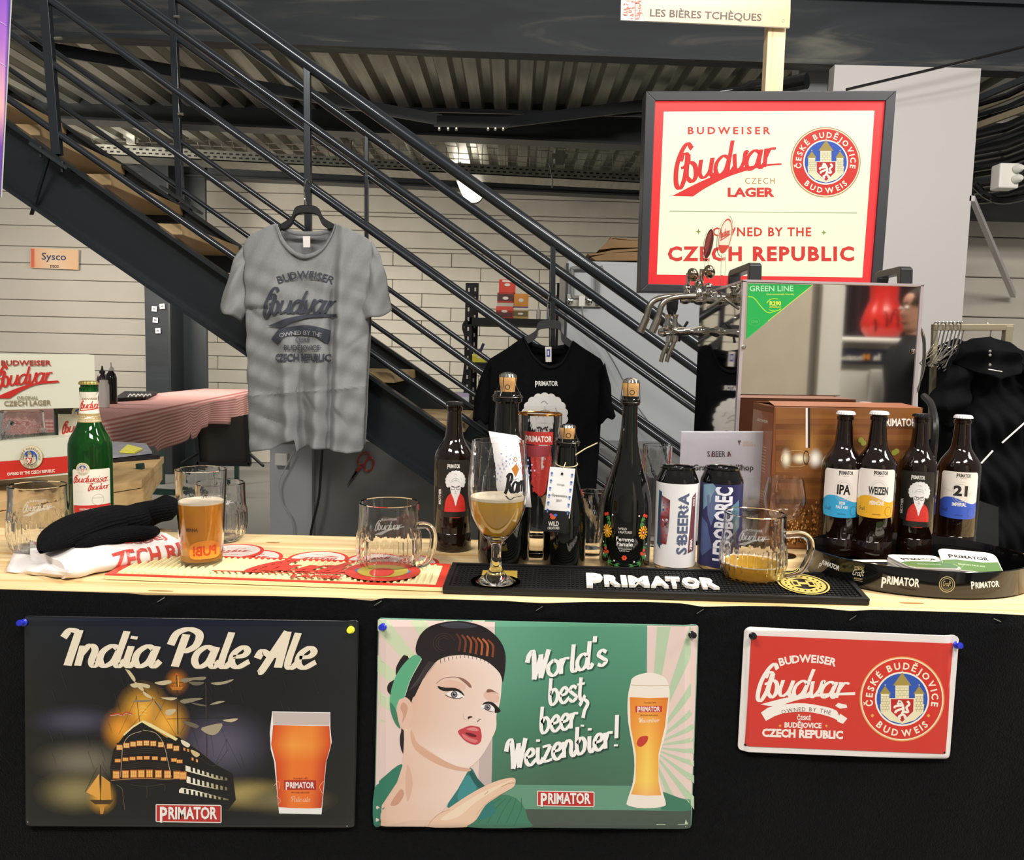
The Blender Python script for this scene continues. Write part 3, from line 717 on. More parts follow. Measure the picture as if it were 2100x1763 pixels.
# stringers: web and two flanges each
def stringer(Y, ft, fb, x0, x1, side, wb):
    a, b = W(x0, ft(x0), Y), W(x1, ft(x1), Y); c, d_ = W(x0, fb(x0), Y), W(x1, fb(x1), Y)
    MB().hexa([c, d_, b, a], [v + Vector((0, .012, 0)) for v in (c, d_, b, a)]).build('stringer_web', M('steel_teal'), st)
    for p, q in ((a, b), (c, d_)):
        MB().bar(p + Vector((0, side * wb / 2, 0)), q + Vector((0, side * wb / 2, 0)), wb, .014, up=(0, 0, 1)).build('stringer_flange', M('steel_teal'), st)
stringer(YN + .04, top_n, bot_n, -60, 1600, -1, .07)
stringer(YF, ln(486, 500, .69), ln(486, 640, .69), -60, 1480, -1, .05)
for kx in (240,):
    MB().prism([W(95, 322, YN - .03), W(60, 440, YN + .03), W(66, 440, YN + .03), W(101, 322, YN - .03)], (0, .01, 0)).build('stiffener', M('steel_teal'), st)
for k_ in range(-2, 11):
    c_ = W(139 + 119 * k_, 258 + 83.2 * k_, YF)
    MB().box(c_.x - .30, c_.x, YN + .06, YF - .01, c_.z - .045, c_.z).build('tread', M('tread_wood'), st, bevel=.003)
    MB().box(c_.x - .30, c_.x - .05, YN + .055, YN + .09, c_.z - .075, c_.z - .045).build('tread_bracket', M('steel_black'), st)
# ================================================================ grey units behind the bar
t = thing('grey_cabinet', 'low grey cabinet under the stairs with scissors on its side', 'cabinet', (W(640, 1000, 4.3).x, 4.5, 0))
zt = W(740, 905, 4.3).z
MB().box(W(640, 1000, 4.3).x, W(1420, 1000, 4.3).x, 4.3, 4.7, 0, zt).build('cabinet_side', M('grey_cab'), t, bevel=.004)
MB().box(W(553, 1000, 4.25).x, W(640, 1000, 4.25).x, 4.25, 4.7, 0, zt - .01).build('cabinet_end', M('grey_light'), t, bevel=.004)
zz = W(580, 940, 4.24); MB().box(zz.x - .035, zz.x + .03, 4.21, 4.25, zz.z - .035, zz.z + .03).build('socket', M('white_plastic'), t, bevel=.005)
tag(MB().tube(crom([W(603, 925, 4.2), W(585, 960, 4.2), W(572, 990, 4.2), W(578, 1030, 4.2), W(598, 1062, 4.2), W(602, 1110, 4.22)], 5), .004, 6).build('power_cord', M('grey_light'), smooth=True), 'thin grey cord running down the end of the grey cabinet', 'cable')
tag(MB().tube(crom([W(661, 922, 4.2), W(658, 970, 4.2), W(654, 1020, 4.2), W(640, 1080, 4.2), W(634, 1120, 4.22)], 5), .007, 6).build('power_cord', M('black_plastic'), smooth=True), 'thick black cable hanging down the face of the grey cabinet', 'cable')
# scissors
mat('red_plastic', '#9c2a22', .35, var=.08); mat('blade_steel', '#55504c', .3, metal=.8)
t = thing('scissors', 'red-handled scissors hanging on the grey cabinet', 'scissors', W(740, 960, 4.28))
SC = lambda x, y, Y=4.28: W(x, y, Y)
for cx_, cy_, a_ in ((745, 940, .5), (757, 952, .2)):
    pts = [SC(cx_ + 9 * math.cos(q + .0) * math.cos(a_) - 17 * math.sin(q) * math.sin(a_), cy_ + 9 * math.cos(q) * math.sin(a_) + 14 * math.sin(q) * math.cos(a_)) for q in [2 * PI * i / 18 for i in range(18)]]
    MB().tube(pts, .005, 6, closed=True).build('grip', M('red_plastic'), t, smooth=True)
MB().tube([SC(742, 956), SC(735, 962), SC(731, 966)], .008, 6).build('grip', M('red_plastic'), t, smooth=True)
MB().prism([SC(730, 960), SC(738, 966), SC(712, 1001)], (0, .004, 0)).build('blade', M('blade_steel'), t)
MB().prism([SC(736, 964), SC(729, 964), SC(710, 997)], (0, .006, 0)).build('blade', M('blade_steel'), t)
# cold cabinet right of the stairs, flattened cardboard on it
t = thing('cold_cabinet', 'tall light grey steel cabinet behind the staircase', 'cabinet', (W(1300, 700, 5.0).x, 5.3, 0))
MB().box(W(1158, 700, 5.0).x, W(1640, 700, 5.0).x, 5.0, 5.8, 0, W(1250, 536, 5.0).z).build('cabinet_body', M('grey_light'), t, bevel=.01)
MB().box(W(1156, 700, 5.0).x, W(1161, 700, 5.0).x, 4.985, 5.0, 0, W(1160, 540, 5.0).z).build('door_seal', M('steel_black'), t)
pts = [W(x, y, 4.97) for x, y in ((1236, 548), (1222, 550), (1175, 550), (1174, 560), (1174, 605), (1185, 610), (1215, 612))]
MB().tube(crom(pts, 4), .012, 7).build('hinge_bar', M('grey_cab'), t, smooth=True)
MB().tube([W(1225, 560, 4.96), W(1226, 625, 4.96)], .014, 7).build('hinge_bar', M('grey_cab'), t, smooth=True)
MB().box(W(1163, 620, 4.97).x, W(1236, 620, 4.97).x, 4.97, 5.0, W(1200, 628, 4.97).z, W(1200, 604, 4.97).z).build('mount_plate', M('galv'), t)
for x in (1169, 1209, 1228):
    p = W(x, 617, 4.95); MB().lathe([(.02, 0), (.016, .014), (.004, .018)], p, 12, axis=(0, -1, 0)).build('bolt', M('chrome'), t, smooth=True)
MB().box(W(1187, 620, 4.94).x, W(1199, 620, 4.94).x, 4.93, 4.96, W(1190, 628, 4.94).z, W(1190, 607, 4.94).z).build('plug', M('white_plastic'), t)
tag(MB().tube(crom([W(1194, 628, 4.9), W(1197, 650, 4.9), W(1225, 690, 4.9), W(1260, 745, 4.9), W(1300, 822, 4.9), W(1347, 888, 4.9)], 5), .005, 6).build('power_cord', M('grey_cab'), smooth=True), 'thin grey cable sagging across the tall light grey cabinet', 'cable')
for i, (q, lab) in enumerate((([(1205, 520), (1225, 519), (1260, 512), (1330, 508), (1330, 512), (1260, 518), (1210, 524)], 'lowest flattened brown box on the tall grey cabinet'),
        ([(1212, 527), (1250, 519), (1330, 515), (1330, 534), (1222, 534)], 'thick folded cardboard sheet lying at the bottom of the pile'),
        ([(1228, 512), (1252, 488), (1330, 496), (1330, 507), (1262, 508)], 'crumpled brown box with a raised flap on top of the pile'),
        ([(1252, 486), (1285, 489), (1330, 491), (1330, 496), (1256, 490)], 'pale torn-edged cardboard sheet topping the pile'))):
    o = MB().prism([W(x, y, 5.0) for x, y in q], (0, .5, 0)).build('flattened_box', M('cardboard'))
    tag(o, lab, 'cardboard', 'flattened boxes on the tall cabinet')
# steel shelf with snack boxes
t = thing('storage_shelf', 'black slotted-steel shelf unit against the block wall', 'shelf', (W(1060, 800, 5.9).x, 6.1, 0))
for x, Y in ((962, 5.9), (975, 6.3), (1150, 5.9)):
    p = W(x, 580, Y); MB().box(p.x - .025, p.x + .025, Y, Y + .03, 0, p.z).build('upright', M('black_matt'), t)
    if x < 1000:
        mb = MB(); z = p.z - .05
        while z > .9: mb.box(p.x - .006, p.x + .006, Y - .004, Y, z - .014, z + .014); z -= .07
        mb.build('slot', M('panel_cream'), t, kind='stuff')
xs0, xs1 = W(960, 660, 5.9).x, W(1156, 660, 5.9).x
for y in (660, 752, 850):
    z = W(1060, y, 5.9).z; MB().box(xs0, xs1, 5.9, 6.35, z - .025, z + .025).build('shelf_board', M('black_matt'), t)
zsf = W(1060, 660, 5.9).z + .025; zs2_ = W(1060, 752, 5.9).z + .025; zs3_ = W(1060, 850, 5.9).z + .025
def carton(name, x0, x1, y0, zb, Y, c1, label, d=.2, c2=None, cat='box', grp=None):
    a, b = W(x0, 600, Y).x, W(x1, 600, Y).x; z1 = W((x0 + x1) / 2, y0, Y).z
    t = thing(name, label, cat, ((a + b) / 2, Y + d / 2, zb), grp)
    MB().box(a, b, Y, Y + d, zb, z1).build('box_body', mat('box_' + c1, c1, .6, var=.08, scale=14), t, bevel=.002)
    if c2:
        A = Art(lambda x, y, e: Vector((a + (b - a) * x, Y - .001 - e, z1 - (z1 - zb) * y)), .001)
        for col, u0, v0, u1, v1 in c2: A.rect(col, u0, v0, u1, v1, 1)
        A.disc('#f0e4d0', .5, .4, .18, .12, 2, 10); A.build('print', PR, t)
    return t, z1
_, z_a = carton('snack_box', 1018, 1053, 628, zsf, 5.95, '#a3322a', 'opened dark red snack box at the bottom of the left stack', c2=[('#e8492e', 0, 0, 1, .35), ('#5a1a18', .05, .5, .95, .85)])
_, z_b = carton('snack_box', 1020, 1054, 600, z_a, 5.95, '#b5382c', 'opened dark red snack box in the middle of the left stack', c2=[('#4a1212', 0, .1, 1, .6), ('#c9c0b0', .0, .75, 1, 1)])
carton('snack_box', 1023, 1057, 573, z_b, 5.95, '#d8432f', 'bright red snack box on top of the left stack', c2=[('#f4e0d0', .2, .05, .8, .2)])
_, z_c = carton('snack_box', 1052, 1085, 636, zsf, 5.97, '#b89a58', 'olive snack box under the orange one', c2=[('#6e5a28', .05, .1, .95, .7)])
carton('snack_box', 1054, 1084, 602, z_c, 5.97, '#e0953a', 'orange snack box with a violet band beside the red stack', c2=[('#4a3a8a', 0, .78, 1, .84), ('#e9dcc8', 0, .85, 1, 1)])
for i, (x, y, c, h) in enumerate(((1104, 655, '#c8c4ba', 26), (1125, 655, '#8aa8c0', 50), (1140, 655, '#b8352a', 50), (1148, 655, '#c84a30', 44))):
    z1 = W(x, 655 - h, 6.0).z; p = W(x, 655, 6.0); r = .016
    o = MB().lathe([(r, 0), (r, (z1 - zsf) * .65), (r * .4, (z1 - zsf) * .8), (r * .4, (z1 - zsf))], (p.x, 6.0, zsf), 12).build('sauce_bottle', mat('sb%d' % i, c, .4), smooth=True)
    tag(o, ['short white-capped bottle on the black shelf beside the snack boxes', 'slim pale blue bottle on the black shelf behind the post', 'tall red bottle on the black shelf right of the post', 'shorter orange-red bottle at the end of the black shelf'][i], 'bottle', 'bottles on the black shelf')
t, _z = carton('yellow_tin', 971, 1000, 726, zs2_, 5.92, '#d8cf3a', 'yellow tin on the middle black shelf', d=.12, c2=[('#e9e060', 0, 0, 1, .3)], cat='tin')
tag(MB().bar(W(982, 728, 5.97), W(992, 704, 5.97), .02, .02).build('marker_pen', mat('navy', '#1c2250', .4)), 'dark blue marker standing in the yellow tin', 'pen')
carton('white_carton', 932, 966, 806, zs3_, 5.85, '#dcdce2', 'white and blue carton on the lowest black shelf', d=.2, c2=[('#2c3a9a', .0, .55, 1, 1), ('#c9b6d6', 0, 0, 1, .2)])
tag(MB().tube(crom([W(958, 655, 5.85), W(950, 670, 5.85), W(956, 700, 5.84), W(953, 760, 5.84), W(948, 790, 5.84)], 4), .011, 6).build('hanging_strap', M('black_matt'), smooth=True), 'black strap hanging from the shelf upright', 'strap')
# ================================================================ gingham table
zt = .98
tb = thing('folding_table', 'long trestle table under a red and white checked cloth', 'table', (W(300, 900, 6).x, 6.5, 0))
m = mat('green_metal', '#1f3b34', .4)
def gingham():
    m = bpy.data.materials.new('gingham'); m.use_nodes = True; nt = m.node_tree; b = nt.nodes['Principled BSDF']; b.inputs['Roughness'].default_value = .85
    uv = nt.nodes.new('ShaderNodeTexCoord'); se = nt.nodes.new('ShaderNodeSeparateXYZ'); nt.links.new(uv.outputs['UV'], se.inputs[0]); outs = []
    for i, (k, wgt) in enumerate(((0, .35), (1, 1.0))):
        a = nt.nodes.new('ShaderNodeMath'); a.operation = 'MULTIPLY'; a.inputs[1].default_value = 2 * PI / .022; nt.links.new(se.outputs[k], a.inputs[0])
        c = nt.nodes.new('ShaderNodeMath'); c.operation = 'SINE'; nt.links.new(a.outputs[0], c.inputs[0])
        d = nt.nodes.new('ShaderNodeMath'); d.operation = 'MULTIPLY_ADD'; d.inputs[1].default_value = .5 * wgt; d.inputs[2].default_value = .5; nt.links.new(c.outputs[0], d.inputs[0]); outs.append(d)
    s_ = nt.nodes.new('ShaderNodeMath'); s_.operation = 'MULTIPLY_ADD'; s_.inputs[1].default_value = .65; nt.links.new(outs[1].outputs[0], s_.inputs[0])
    q = nt.nodes.new('ShaderNodeMath'); q.operation = 'MULTIPLY'; q.inputs[1].default_value = .35; nt.links.new(outs[0].outputs[0], q.inputs[0]); nt.links.new(q.outputs[0], s_.inputs[2])
    cr = nt.nodes.new('ShaderNodeValToRGB'); cr.color_ramp.elements[0].color = srgb('#b4403f'); cr.color_ramp.elements[1].color = srgb('#f0cfc4'); nt.links.new(s_.outputs[0], cr.inputs[0]); nt.links.new(cr.outputs[0], b.inputs['Base Color'])
    return m
gm = gingham()
c0, c1 = Z(205, 864, zt), Z(520, 799, zt); c2, c3 = Z(392, 783, zt), Z(40, 800, zt)
wdir = (c0 - c1).normalized(); wv = Vector((-abs(wdir.y), wdir.x if wdir.y < 0 else -wdir.x, 0)); wv = Vector((-1, -.1, 0)).normalized()
b0, b1 = c0 + wv * .95, c1 + wv * .5
MB().hexa([c0, c1, b1, b0], [v - Vector((0, 0, .03)) for v in (c0, c1, b1, b0)]).build('tabletop', M('pallet'), tb)
for e in (c0, c1):
    for s_ in (.1, .85):
        k_ = e + wv * s_ + (c1 - c0).normalized() * (.35 if e is c0 else -.35); MB().bar(k_ - Vector((0, 0, .03)), Vector((k_.x, k_.y, 0)), .04, .04, up=(0, 1, 0)).build('leg', m, tb)
def cloth():
    rows = []; uvs = []; n = 46
    for j in range(6):
        r = []; 
        for i in range(n + 1):
            p = c0 + (c1 - c0) * (i / n); p = p + wv * ((1.0 - .5 * i / n) * (1 - j / 5)) + Vector((0, 0, .004)); r.append(p)
        rows.append(r)
    L = (c1 - c0).length
    for j in range(1, 9):
        r = []
        for i in range(n + 1):
            t_ = i / n; p = c0 + (c1 - c0) * t_; dep = .27 + .05 * math.sin(t_ * 9) + (.06 if .42 < t_ < .47 else 0) - .04 * (t_ > .8)
            k_ = j / 8; r.append(p + Vector((.03 + .03 * math.sin(t_ * 40) * k_ + .02 * math.sin(t_ * 17 + 1) * k_, -.02 * k_, -dep * k_ + .004)))
        rows.append(r)
    # near end drop
    mb = MB().grid(rows); o = mb.build('checked_tablecloth', gm, smooth=True, weld=False)
    uv = o.data.uv_layers.new(name='UVMap'); W_ = n + 1
    for p in o.data.polygons:
        for li in p.loop_indices:
            vi = o.data.loops[li].vertex_index; i, j = vi % W_, vi // W_; uv.data[li].uv = (i / n * L, j * .2 if j < 6 else 1.0 + (j - 5) * .034)
    q = o.modifiers.new('s', 'SOLIDIFY'); q.thickness = .002
    tag(o, 'red and white checked cloth draped over the long trestle table', 'tablecloth')
    rows = []
    for j in range(6):
        rows.append([c0 + wv * (i / 8) + Vector((.0, -.02 - .015 * math.sin(i * 1.7) * j / 5, -.26 * j / 5 + .004)) for i in range(9)])
    k_ = MB().grid(rows).build('cloth_end', gm, o, smooth=True, weld=False); uv = k_.data.uv_layers.new(name='UVMap')
    for p in k_.data.polygons:
        for li in p.loop_indices:
            vi = k_.data.loops[li].vertex_index; uv.data[li].uv = ((vi % 9) * .12, (vi // 9) * .052)
cloth()
# dark frame leaning under the table
t = thing('display_board', 'dark framed display board standing under the checked table', 'board', W(430, 955, 7.6))
MB().prism([W(402, 870, 7.6), W(505, 850, 7.6), W(512, 950, 7.6), W(408, 950, 7.6)], (0, .03, 0)).build('panel_face', mat('dark_panel_m', '#3d3b38', .6), t)
for p, q in (((402, 870), (408, 952)), ((505, 850), (512, 952)), ((400, 950), (514, 952))): MB().bar(W(*p, 7.58), W(*q, 7.58), .035, .035).build('frame_bar', M('steel_black'), t)
MB().bar(W(512, 930, 7.5), W(540, 955, 7.2), .02, .02).build('foot', M('steel_black'), t)
MB().bar(W(405, 930, 7.5), W(372, 950, 7.2), .02, .02).build('foot', M('steel_black'), t)
# things on it
def bottle_simple(name, x, y, h, r, Y, prof, m, label, cat='bottle', cap=None, grp=None):
    p = Z(x, y, zt + .006); z1 = W(x, y - h, p.y).z - (zt + .006)
    t = thing(name, label, cat, (p.x, p.y, zt + .006), grp); R = r / ppm(p.y)
    MB().lathe([(a * R, b * z1) for a, b in prof], p, 20).build('bottle_body', m, t, smooth=True)
    if cap: MB().lathe([(a * R, b * z1) for a, b in cap[0]], p, 14).build('nozzle', cap[1], t, smooth=True)
    return t
sq = [(1, 0), (1, .62), (.8, .72), (.45, .78), (.45, .82)]; nz = [(.55, .8), (.5, .86), (.2, .9), (.12, 1), (0, 1)]
bottle_simple('squeeze_bottle', 229, 827, 84, 11, 5, sq, M('black_gloss'), 'tall black squeeze bottle with a white nozzle on the checked cloth', cap=(nz, M('white_plastic')))
bottle_simple('squeeze_bottle', 211, 822, 72, 11, 5, sq, mat('sauce', '#3c2a30', .3), 'dark squeeze bottle with a black nozzle behind the white jar', cap=(nz, M('black_plastic')))
bottle_simple('sauce_jar', 214, 835, 56, 10, 5, [(1, 0), (1, .8), (.8, .9), (.8, 1)], M('white_plastic'), 'white labelled jar in front of the dark squeeze bottle', 'jar')
p = Z(275, 812, zt + .006); t = thing('menu_board', 'flat black slate with white lettering on the checked cloth', 'board', p)
q4 = [Z(232, 822, zt + .012), Z(300, 818, zt + .012), Z(324, 807, zt + .012), Z(256, 806, zt + .012)]
MB().prism(q4, (0, 0, .02)).build('slate', M('black_matt'), t)
def tmap(x, y, e): return Z(x, y, zt + .033 + e)
A = Art(tmap, .001); 
for i in range(6): A.line('#d8d8d4', [(262 + i * 8, 814 - (i % 2) * 2), (267 + i * 8, 808), (270 + i * 8, 811)], 2.2, 1)
A.build('print', PR, t)
# ================================================================ pallet-wood side table
zp = 1.02
t = thing('pallet_table', 'rough pallet-wood side table carrying the lager carton', 'table', (Z(100, 1000, zp).x, Z(100, 1000, zp).y, 0))
q4 = [Z(-80, 1042, zp), Z(290, 985, zp), Z(336, 936, zp), Z(60, 925, zp), Z(-120, 950, zp)]
e0, e1 = (q4[0], q4[4]), (q4[1], q4[2])
for i in range(3):
    f0, f1 = i / 3 + .004, (i + 1) / 3 - .004
    if i == 2: pass
    L = lambda a, b, f: a + (b - a) * f
    MB().prism([L(e0[0], e0[1], f0), L(e1[0], e1[1], f0), L(e1[0], e1[1], f1), L(e0[0], e0[1], f1)], (0, 0, -.022)).build('plank', M('pallet'), t)
a, b = q4[0], q4[1]
MB().bar(a + Vector((0, .01, -.055)), b + Vector((-.01, .01, -.055)), .025, .06).build('apron', M('pallet'), t)
MB().bar(q4[1] + Vector((-.02, .03, -.055)), q4[2] + Vector((-.02, 0, -.055)), .025, .06).build('apron', M('pallet'), t)
for p in (q4[1] + Vector((-.06, .06, 0)), q4[2] + Vector((-.08, -.03, 0)), q4[4] + Vector((.1, 0, 0)), q4[0] + Vector((.05, .05, 0))):
    MB().box(p.x - .035, p.x + .035, p.y - .03, p.y + .03, 0, zp - .085).build('leg', M('pallet'), t)
MB().bar(W(287, 950, 2.6), W(300, 1080, 2.6), .02, .02).build('brace', m, t); 
MB().bar(W(235, 1003, 4.4), W(410, 1012, 4.4), .03, .03).build('brace', m, t)
# magazines
for i, (dz, col, lab) in enumerate(((.0, '#17161a', 'black-covered magazine at the bottom of the pile on the pallet table'), (.016, '#8f8f98', 'grey printed magazine in the middle of the pile on the pallet table'), (.024, '#e4dc52', 'yellow and white leaflet on top of the magazine pile'))):
    z = zp + .002 + dz; px = [[(225, 948), (328, 940), (318, 922), (226, 918)], [(225, 940), (312, 930), (300, 912), (226, 908)], [(246, 928), (276, 930), (292, 922), (262, 914)]][i]
    o = MB().prism([Z(x, y, z) for x, y in px], (0, 0, .013 if i == 0 else .006)).build('magazine', mat('mag%d' % i, col, .4, var=.3 if i == 1 else .05, scale=30))
    tag(o, lab, 'magazine', 'magazines on the pallet table')
# ================================================================ lager display carton
ct = thing('lager_carton', 'cream lager display carton with a window, on the pallet table', 'carton', (W(100, 980, 2.12).x, 2.2, zp))
cream = mat('carton_cream', '#d9d9c6', .5, var=.02)
def qz(*pts, Y=2.12): return [W(x, y, Y) for x, y in pts]
zb_ = W(70, 983, 2.12).z; DY = Vector((-.1, .16, 0))
MB().prism(qz((-60, 726), (193, 728), (197, 835), (-60, 842)), DY).build('upper_box', cream, ct)
MB().prism(qz((-60, 912), (150, 897), (152, 972), (-60, 990)), DY).build('lower_box', cream, ct)
MB().prism(qz((150, 897), (198, 893), (198, 962), (152, 972)), (-.09, .14, 0)).build('lower_box', cream, ct)
for x in (-40,): MB().prism(qz((x, 830), (x + 14, 830), (x + 14, 915), (x, 915)), (0, .01, 0)).build('corner_strip', cream, ct)
A = Art(planemap(2.12), .0015)
A.text('#a8332c', 'BUDWEISER', 55, 749, 10, 2, width=103, bold=.03); brand(A, -8, 792, 122, '#c22f28', rot=-.08)
A.text('#8c8468', 'ORIGINAL', 58, 819, 7, 2, width=44); A.text('#8a7c58', 'CZECH LAGER', 58, 831, 10, 2, width=96, bold=.02, rot=-.02)
A.poly('#cf3127', [(-60, 951), (198, 930), (198, 962), (-60, 990)], 1); A.text('#f0e8d8', 'OWNED BY THE CZECH REPUBLIC', 66, 971, 6, 3, width=98, bold=.03, rot=-.075)
crest(A, 66, 937, 24, 3, red='#e0d8c0', ringc='#8a7434'); A.build('print', PR, ct)
# mug and bottle in the window
# ================================================================ bar
YB = Z(1050, 1233, ZC).y         # front edge
YK = Z(1050, 1108, ZC).y         # back edge
bar = thing('bar_counter', 'pale pine bar counter carrying all the glasses and bottles', 'counter', (0, (YB + YK) / 2, 0))
n = 4
for i in range(n):
    y0, y1 = YB + (YK - YB) * i / n, YB + (YK - YB) * (i + 1) / n
    o = MB().box(-1.5, 1.5, y0 + .0006, y1 - .0006, ZC - .03, ZC).build('plank', M('pine'), bar, bevel=.0012)
MB().box(-1.5, 1.5, YB + .004, YB + .02, ZC - .12, ZC - .03).build('front_board', M('pine_cut'), bar)
for x in (-1.3, 0, 1.3): MB().box(x - .03, x + .03, YB + .03, YB + .09, 0, ZC - .03).build('leg', M('pine_cut'), bar)
knot = mat('knot', '#a8794a', .6, var=.3, scale=40)
for x, y, a, b in ((352, 1107, .012, .004), (560, 1112, .014, .004), (1870, 1236, .02, .004), (330, 1211, .02, .003)):
    p = Z(x, y, ZC + .0004); MB().lathe([(1, 0)], (0, 0, 0), 12) 
    vs = [(p.x + a * math.cos(q), p.y + b * math.sin(q), p.z) for q in [2 * PI * k_ / 12 for k_ in range(12)]]
    MB().add(vs, [tuple(range(12))]).build('knot', knot, bar)
bt = thing('back_table', 'dark table behind the bar carrying the beer cooler', 'table', (.64, 2.1, 0))
YT = YK + .02
MB().box(.3, .98, YT + .1, 2.5, ZC - .04, ZC - .002).build('tabletop', M('black_matt'), bt)
for x in (.34, .94):
    for y in (YT + .15, 2.45): MB().box(x - .02, x + .02, y - .02, y + .02, 0, ZC - .04).build('leg', M('black_matt'), bt)
# ---------------------------------------------------------------- black cloth
YCL = YB - .006
edge = [(-100, 1210), (0, 1208), (150, 1213), (260, 1216), (300, 1220), (420, 1221), (560, 1222), (700, 1226), (765, 1232), (785, 1226), (900, 1228), (1040, 1232), (1110, 1237), (1200, 1234), (1330, 1234), (1400, 1237), (1440, 1244), (1520, 1242), (1600, 1243), (1680, 1246), (1745, 1253), (1790, 1250), (1900, 1253), (2000, 1256), (2100, 1261), (2260, 1266)]
stap = [(330, 1229), (775, 1236), (1106, 1247), (1436, 1253), (1749, 1266), (2045, 1271)]
def ey(x):
    for (a, b), (c_, d) in zip(edge[:-1], edge[1:]):
        if a <= x <= c_: return b + (d - b) * (x - a) / (c_ - a)
    return 1250
rows = []
NX = 260
for j in range(70):
    r = []
    for i in range(NX + 1):
        x = -100 + 2360 * i / NX; y0 = ey(x); v = j / 69; y = y0 + (2100 - y0) * v ** 1.5
        k_ = .0016 * math.sin(x * .011 + 1) * min(1, v * 4) + .001 * math.sin(x * .031 + y * .012)
        for sx, sy in stap: k_ += .004 * math.exp(-((x - sx) / 16) ** 2 - ((y - sy) / 10) ** 2) - .0035 * math.exp(-((x - sx - 30 + (y - sy) * .6) / 26) ** 2 - ((y - sy - 12) / 16) ** 2)
        r.append(W(x, y, YCL - .002 + k_))
    rows.append(r)
o = MB().grid(rows).build('bar_cloth', M('cloth_black'), smooth=True, weld=False, solid=.0012)
tag(o, 'black felt cloth stapled along the front of the pine bar', 'cloth')
pos = ['below the red bar mat at the far left', 'between the two left posters, above the gap', 'above the middle of the woman poster', 'above the right corner of the woman poster', 'above the middle of the small red tin sign', 'below the oval tray, the rightmost one']
for (x, y), l in zip(stap, pos):
    p, q = (W(x - 7, y + (5 if x < 2000 else -3), YCL - .006), W(x + 7, y - (4 if x < 2000 else -3), YCL - .006))
    tag(MB().tube([p + Vector((0, .005, 0)), p, q, q + Vector((0, .005, 0))], .0008, 5).build('staple', M('chrome')), 'small steel staple in the black cloth, ' + l, 'staple')
# ================================================================ posters
YP = YCL - .0125
def tin(name, label, corners, cat='tin sign', rnd=6, curl=.002):
    (x0, y0), (x1, y1), (x2, y2), (x3, y3) = corners      # TL TR BR BL
    t = thing(name, label, cat, W((x0 + x2) / 2, max(y2, y3), YP))
    def B(u, v): return ((x0 * (1 - u) + x1 * u) * (1 - v) + (x3 * (1 - u) + x2 * u) * v, (y0 * (1 - u) + y1 * u) * (1 - v) + (y3 * (1 - u) + y2 * u) * v)
    return t, B
def curlf(B, k=.003, m=.03):
    (xa_, ya_), (xb_, yb_) = B(0, 0), B(1, 1)
    def f(x, y):
        u = (x - xa_) / (xb_ - xa_); v = (y - ya_) / (yb_ - ya_); d = min(u, 1 - u, 1e9) ; e = min(v, 1 - v)
        d = max(0, min(d, 1)); e = max(0, e)
        return k * (max(0, 1 - d / m) ** 2 + max(0, 1 - e / (m * 1.4)) ** 2)
    return f
def plate(t, B, m, k=.003, mm=.03, nx=40, ny=28, r=.012):
    f = curlf(B, k, mm); us = sorted(set([0, .004, .009, .015, .022, .03, .04] + [i / nx for i in range(2, nx - 1)] + [1 - q for q in (0, .004, .009, .015, .022, .03, .04)])); rows = []
    for v in us:
        row = []
        for u in us:
            du, dv = max(0, r - u, u - 1 + r), max(0, r * 1.5 - v, v - 1 + r * 1.5)
            uu, vv = u, v
            if du and dv:                                            # rounded corners
                L = math.hypot(du / r, dv / (r * 1.5))
                if L > 1: uu = u + (du - du / L) * (1 if u < .5 else -1); vv = v + (dv - dv / L) * (1 if v < .5 else -1)
            x, y = B(uu, vv); row.append(W(x, y, YP) + Vector((0, f(x, y), 0)))
        rows.append(row)
    return MB().grid(rows).build('plate', m, t, smooth=True, solid=.0008, weld=False), f
# ---- ship poster
t, B = tin('ship_poster', 'dark tin beer poster showing a lit sailing ship and an amber pint', [(46, 1263), (735, 1273), (727, 1700), (50, 1695)])
pl_, f = plate(t, B, mat('tin_dark', '#0f0f14', .3, coat=.3, var=.05), .0035, .03)
A = Art(planemap(YP, f), .00006, step=(12, 12), base=.0011)
g_ = lambda *p: [B(u, v) for u, v in p]
N0 = ['#20242a', '#141c2a', '#10182c', '#141c2a', '#1e2226', '#1c1c18', '#0d0c12', '#0b0a14', '#0c0b10', '#16171a', '#16160f', '#12100e', '#0d0c10', '#100e0e', '#141510', '#1a1c14', '#14130f', '#100f10', '#12110e', '#1a1b16']
us_, vs_ = (.004, .25, .5, .75, .996), (.006, .3, .7, .994)
A.mesh(N0, [B(u, v) for v in vs_ for u in us_], 5, 1)
SP = lambda x, y: (30 + x / 4.468, 1370 + y / 4.468)
bl = '#0d0c12'
for c_, x, y, rx, ry in (('#77705f', 620, 850, 420, 170), ('#8f8358', 560, 1130, 330, 170), ('#4a4658', 560, 480, 420, 130), ('#5c566a', 1900, 700, 520, 300), ('#a8965a', 2150, 1150, 420, 130), ('#7c7250', 2500, 1200, 400, 120)):
    x_, y_ = SP(x, y); A.glow(c_, c_, x_, y_, min(rx / 4.468 * 1.2, 118), ry / 4.468 * 1.3, 2)
for c_, x, y, r in (('#f6b540', 1180, 400, 200), ('#f0a030', 980, 560, 150), ('#f4b040', 1400, 500, 170), ('#c87a24', 1490, 120, 90), ('#f0b040', 800, 1180, 110)):
    x_, y_ = SP(x, y); A.glow(c_, c_, x_, y_, r / 4.468 * 1.35, r / 4.468 * 1.5, 3)
K = '#100d0c'
PL = lambda col, pts, lay, sm=0: A.poly(col, [SP(*p) for p in pts], lay, sm)
LN = lambda col, pts, w, lay, **k: A.line(col, [SP(*p) for p in pts], w, lay, **k)
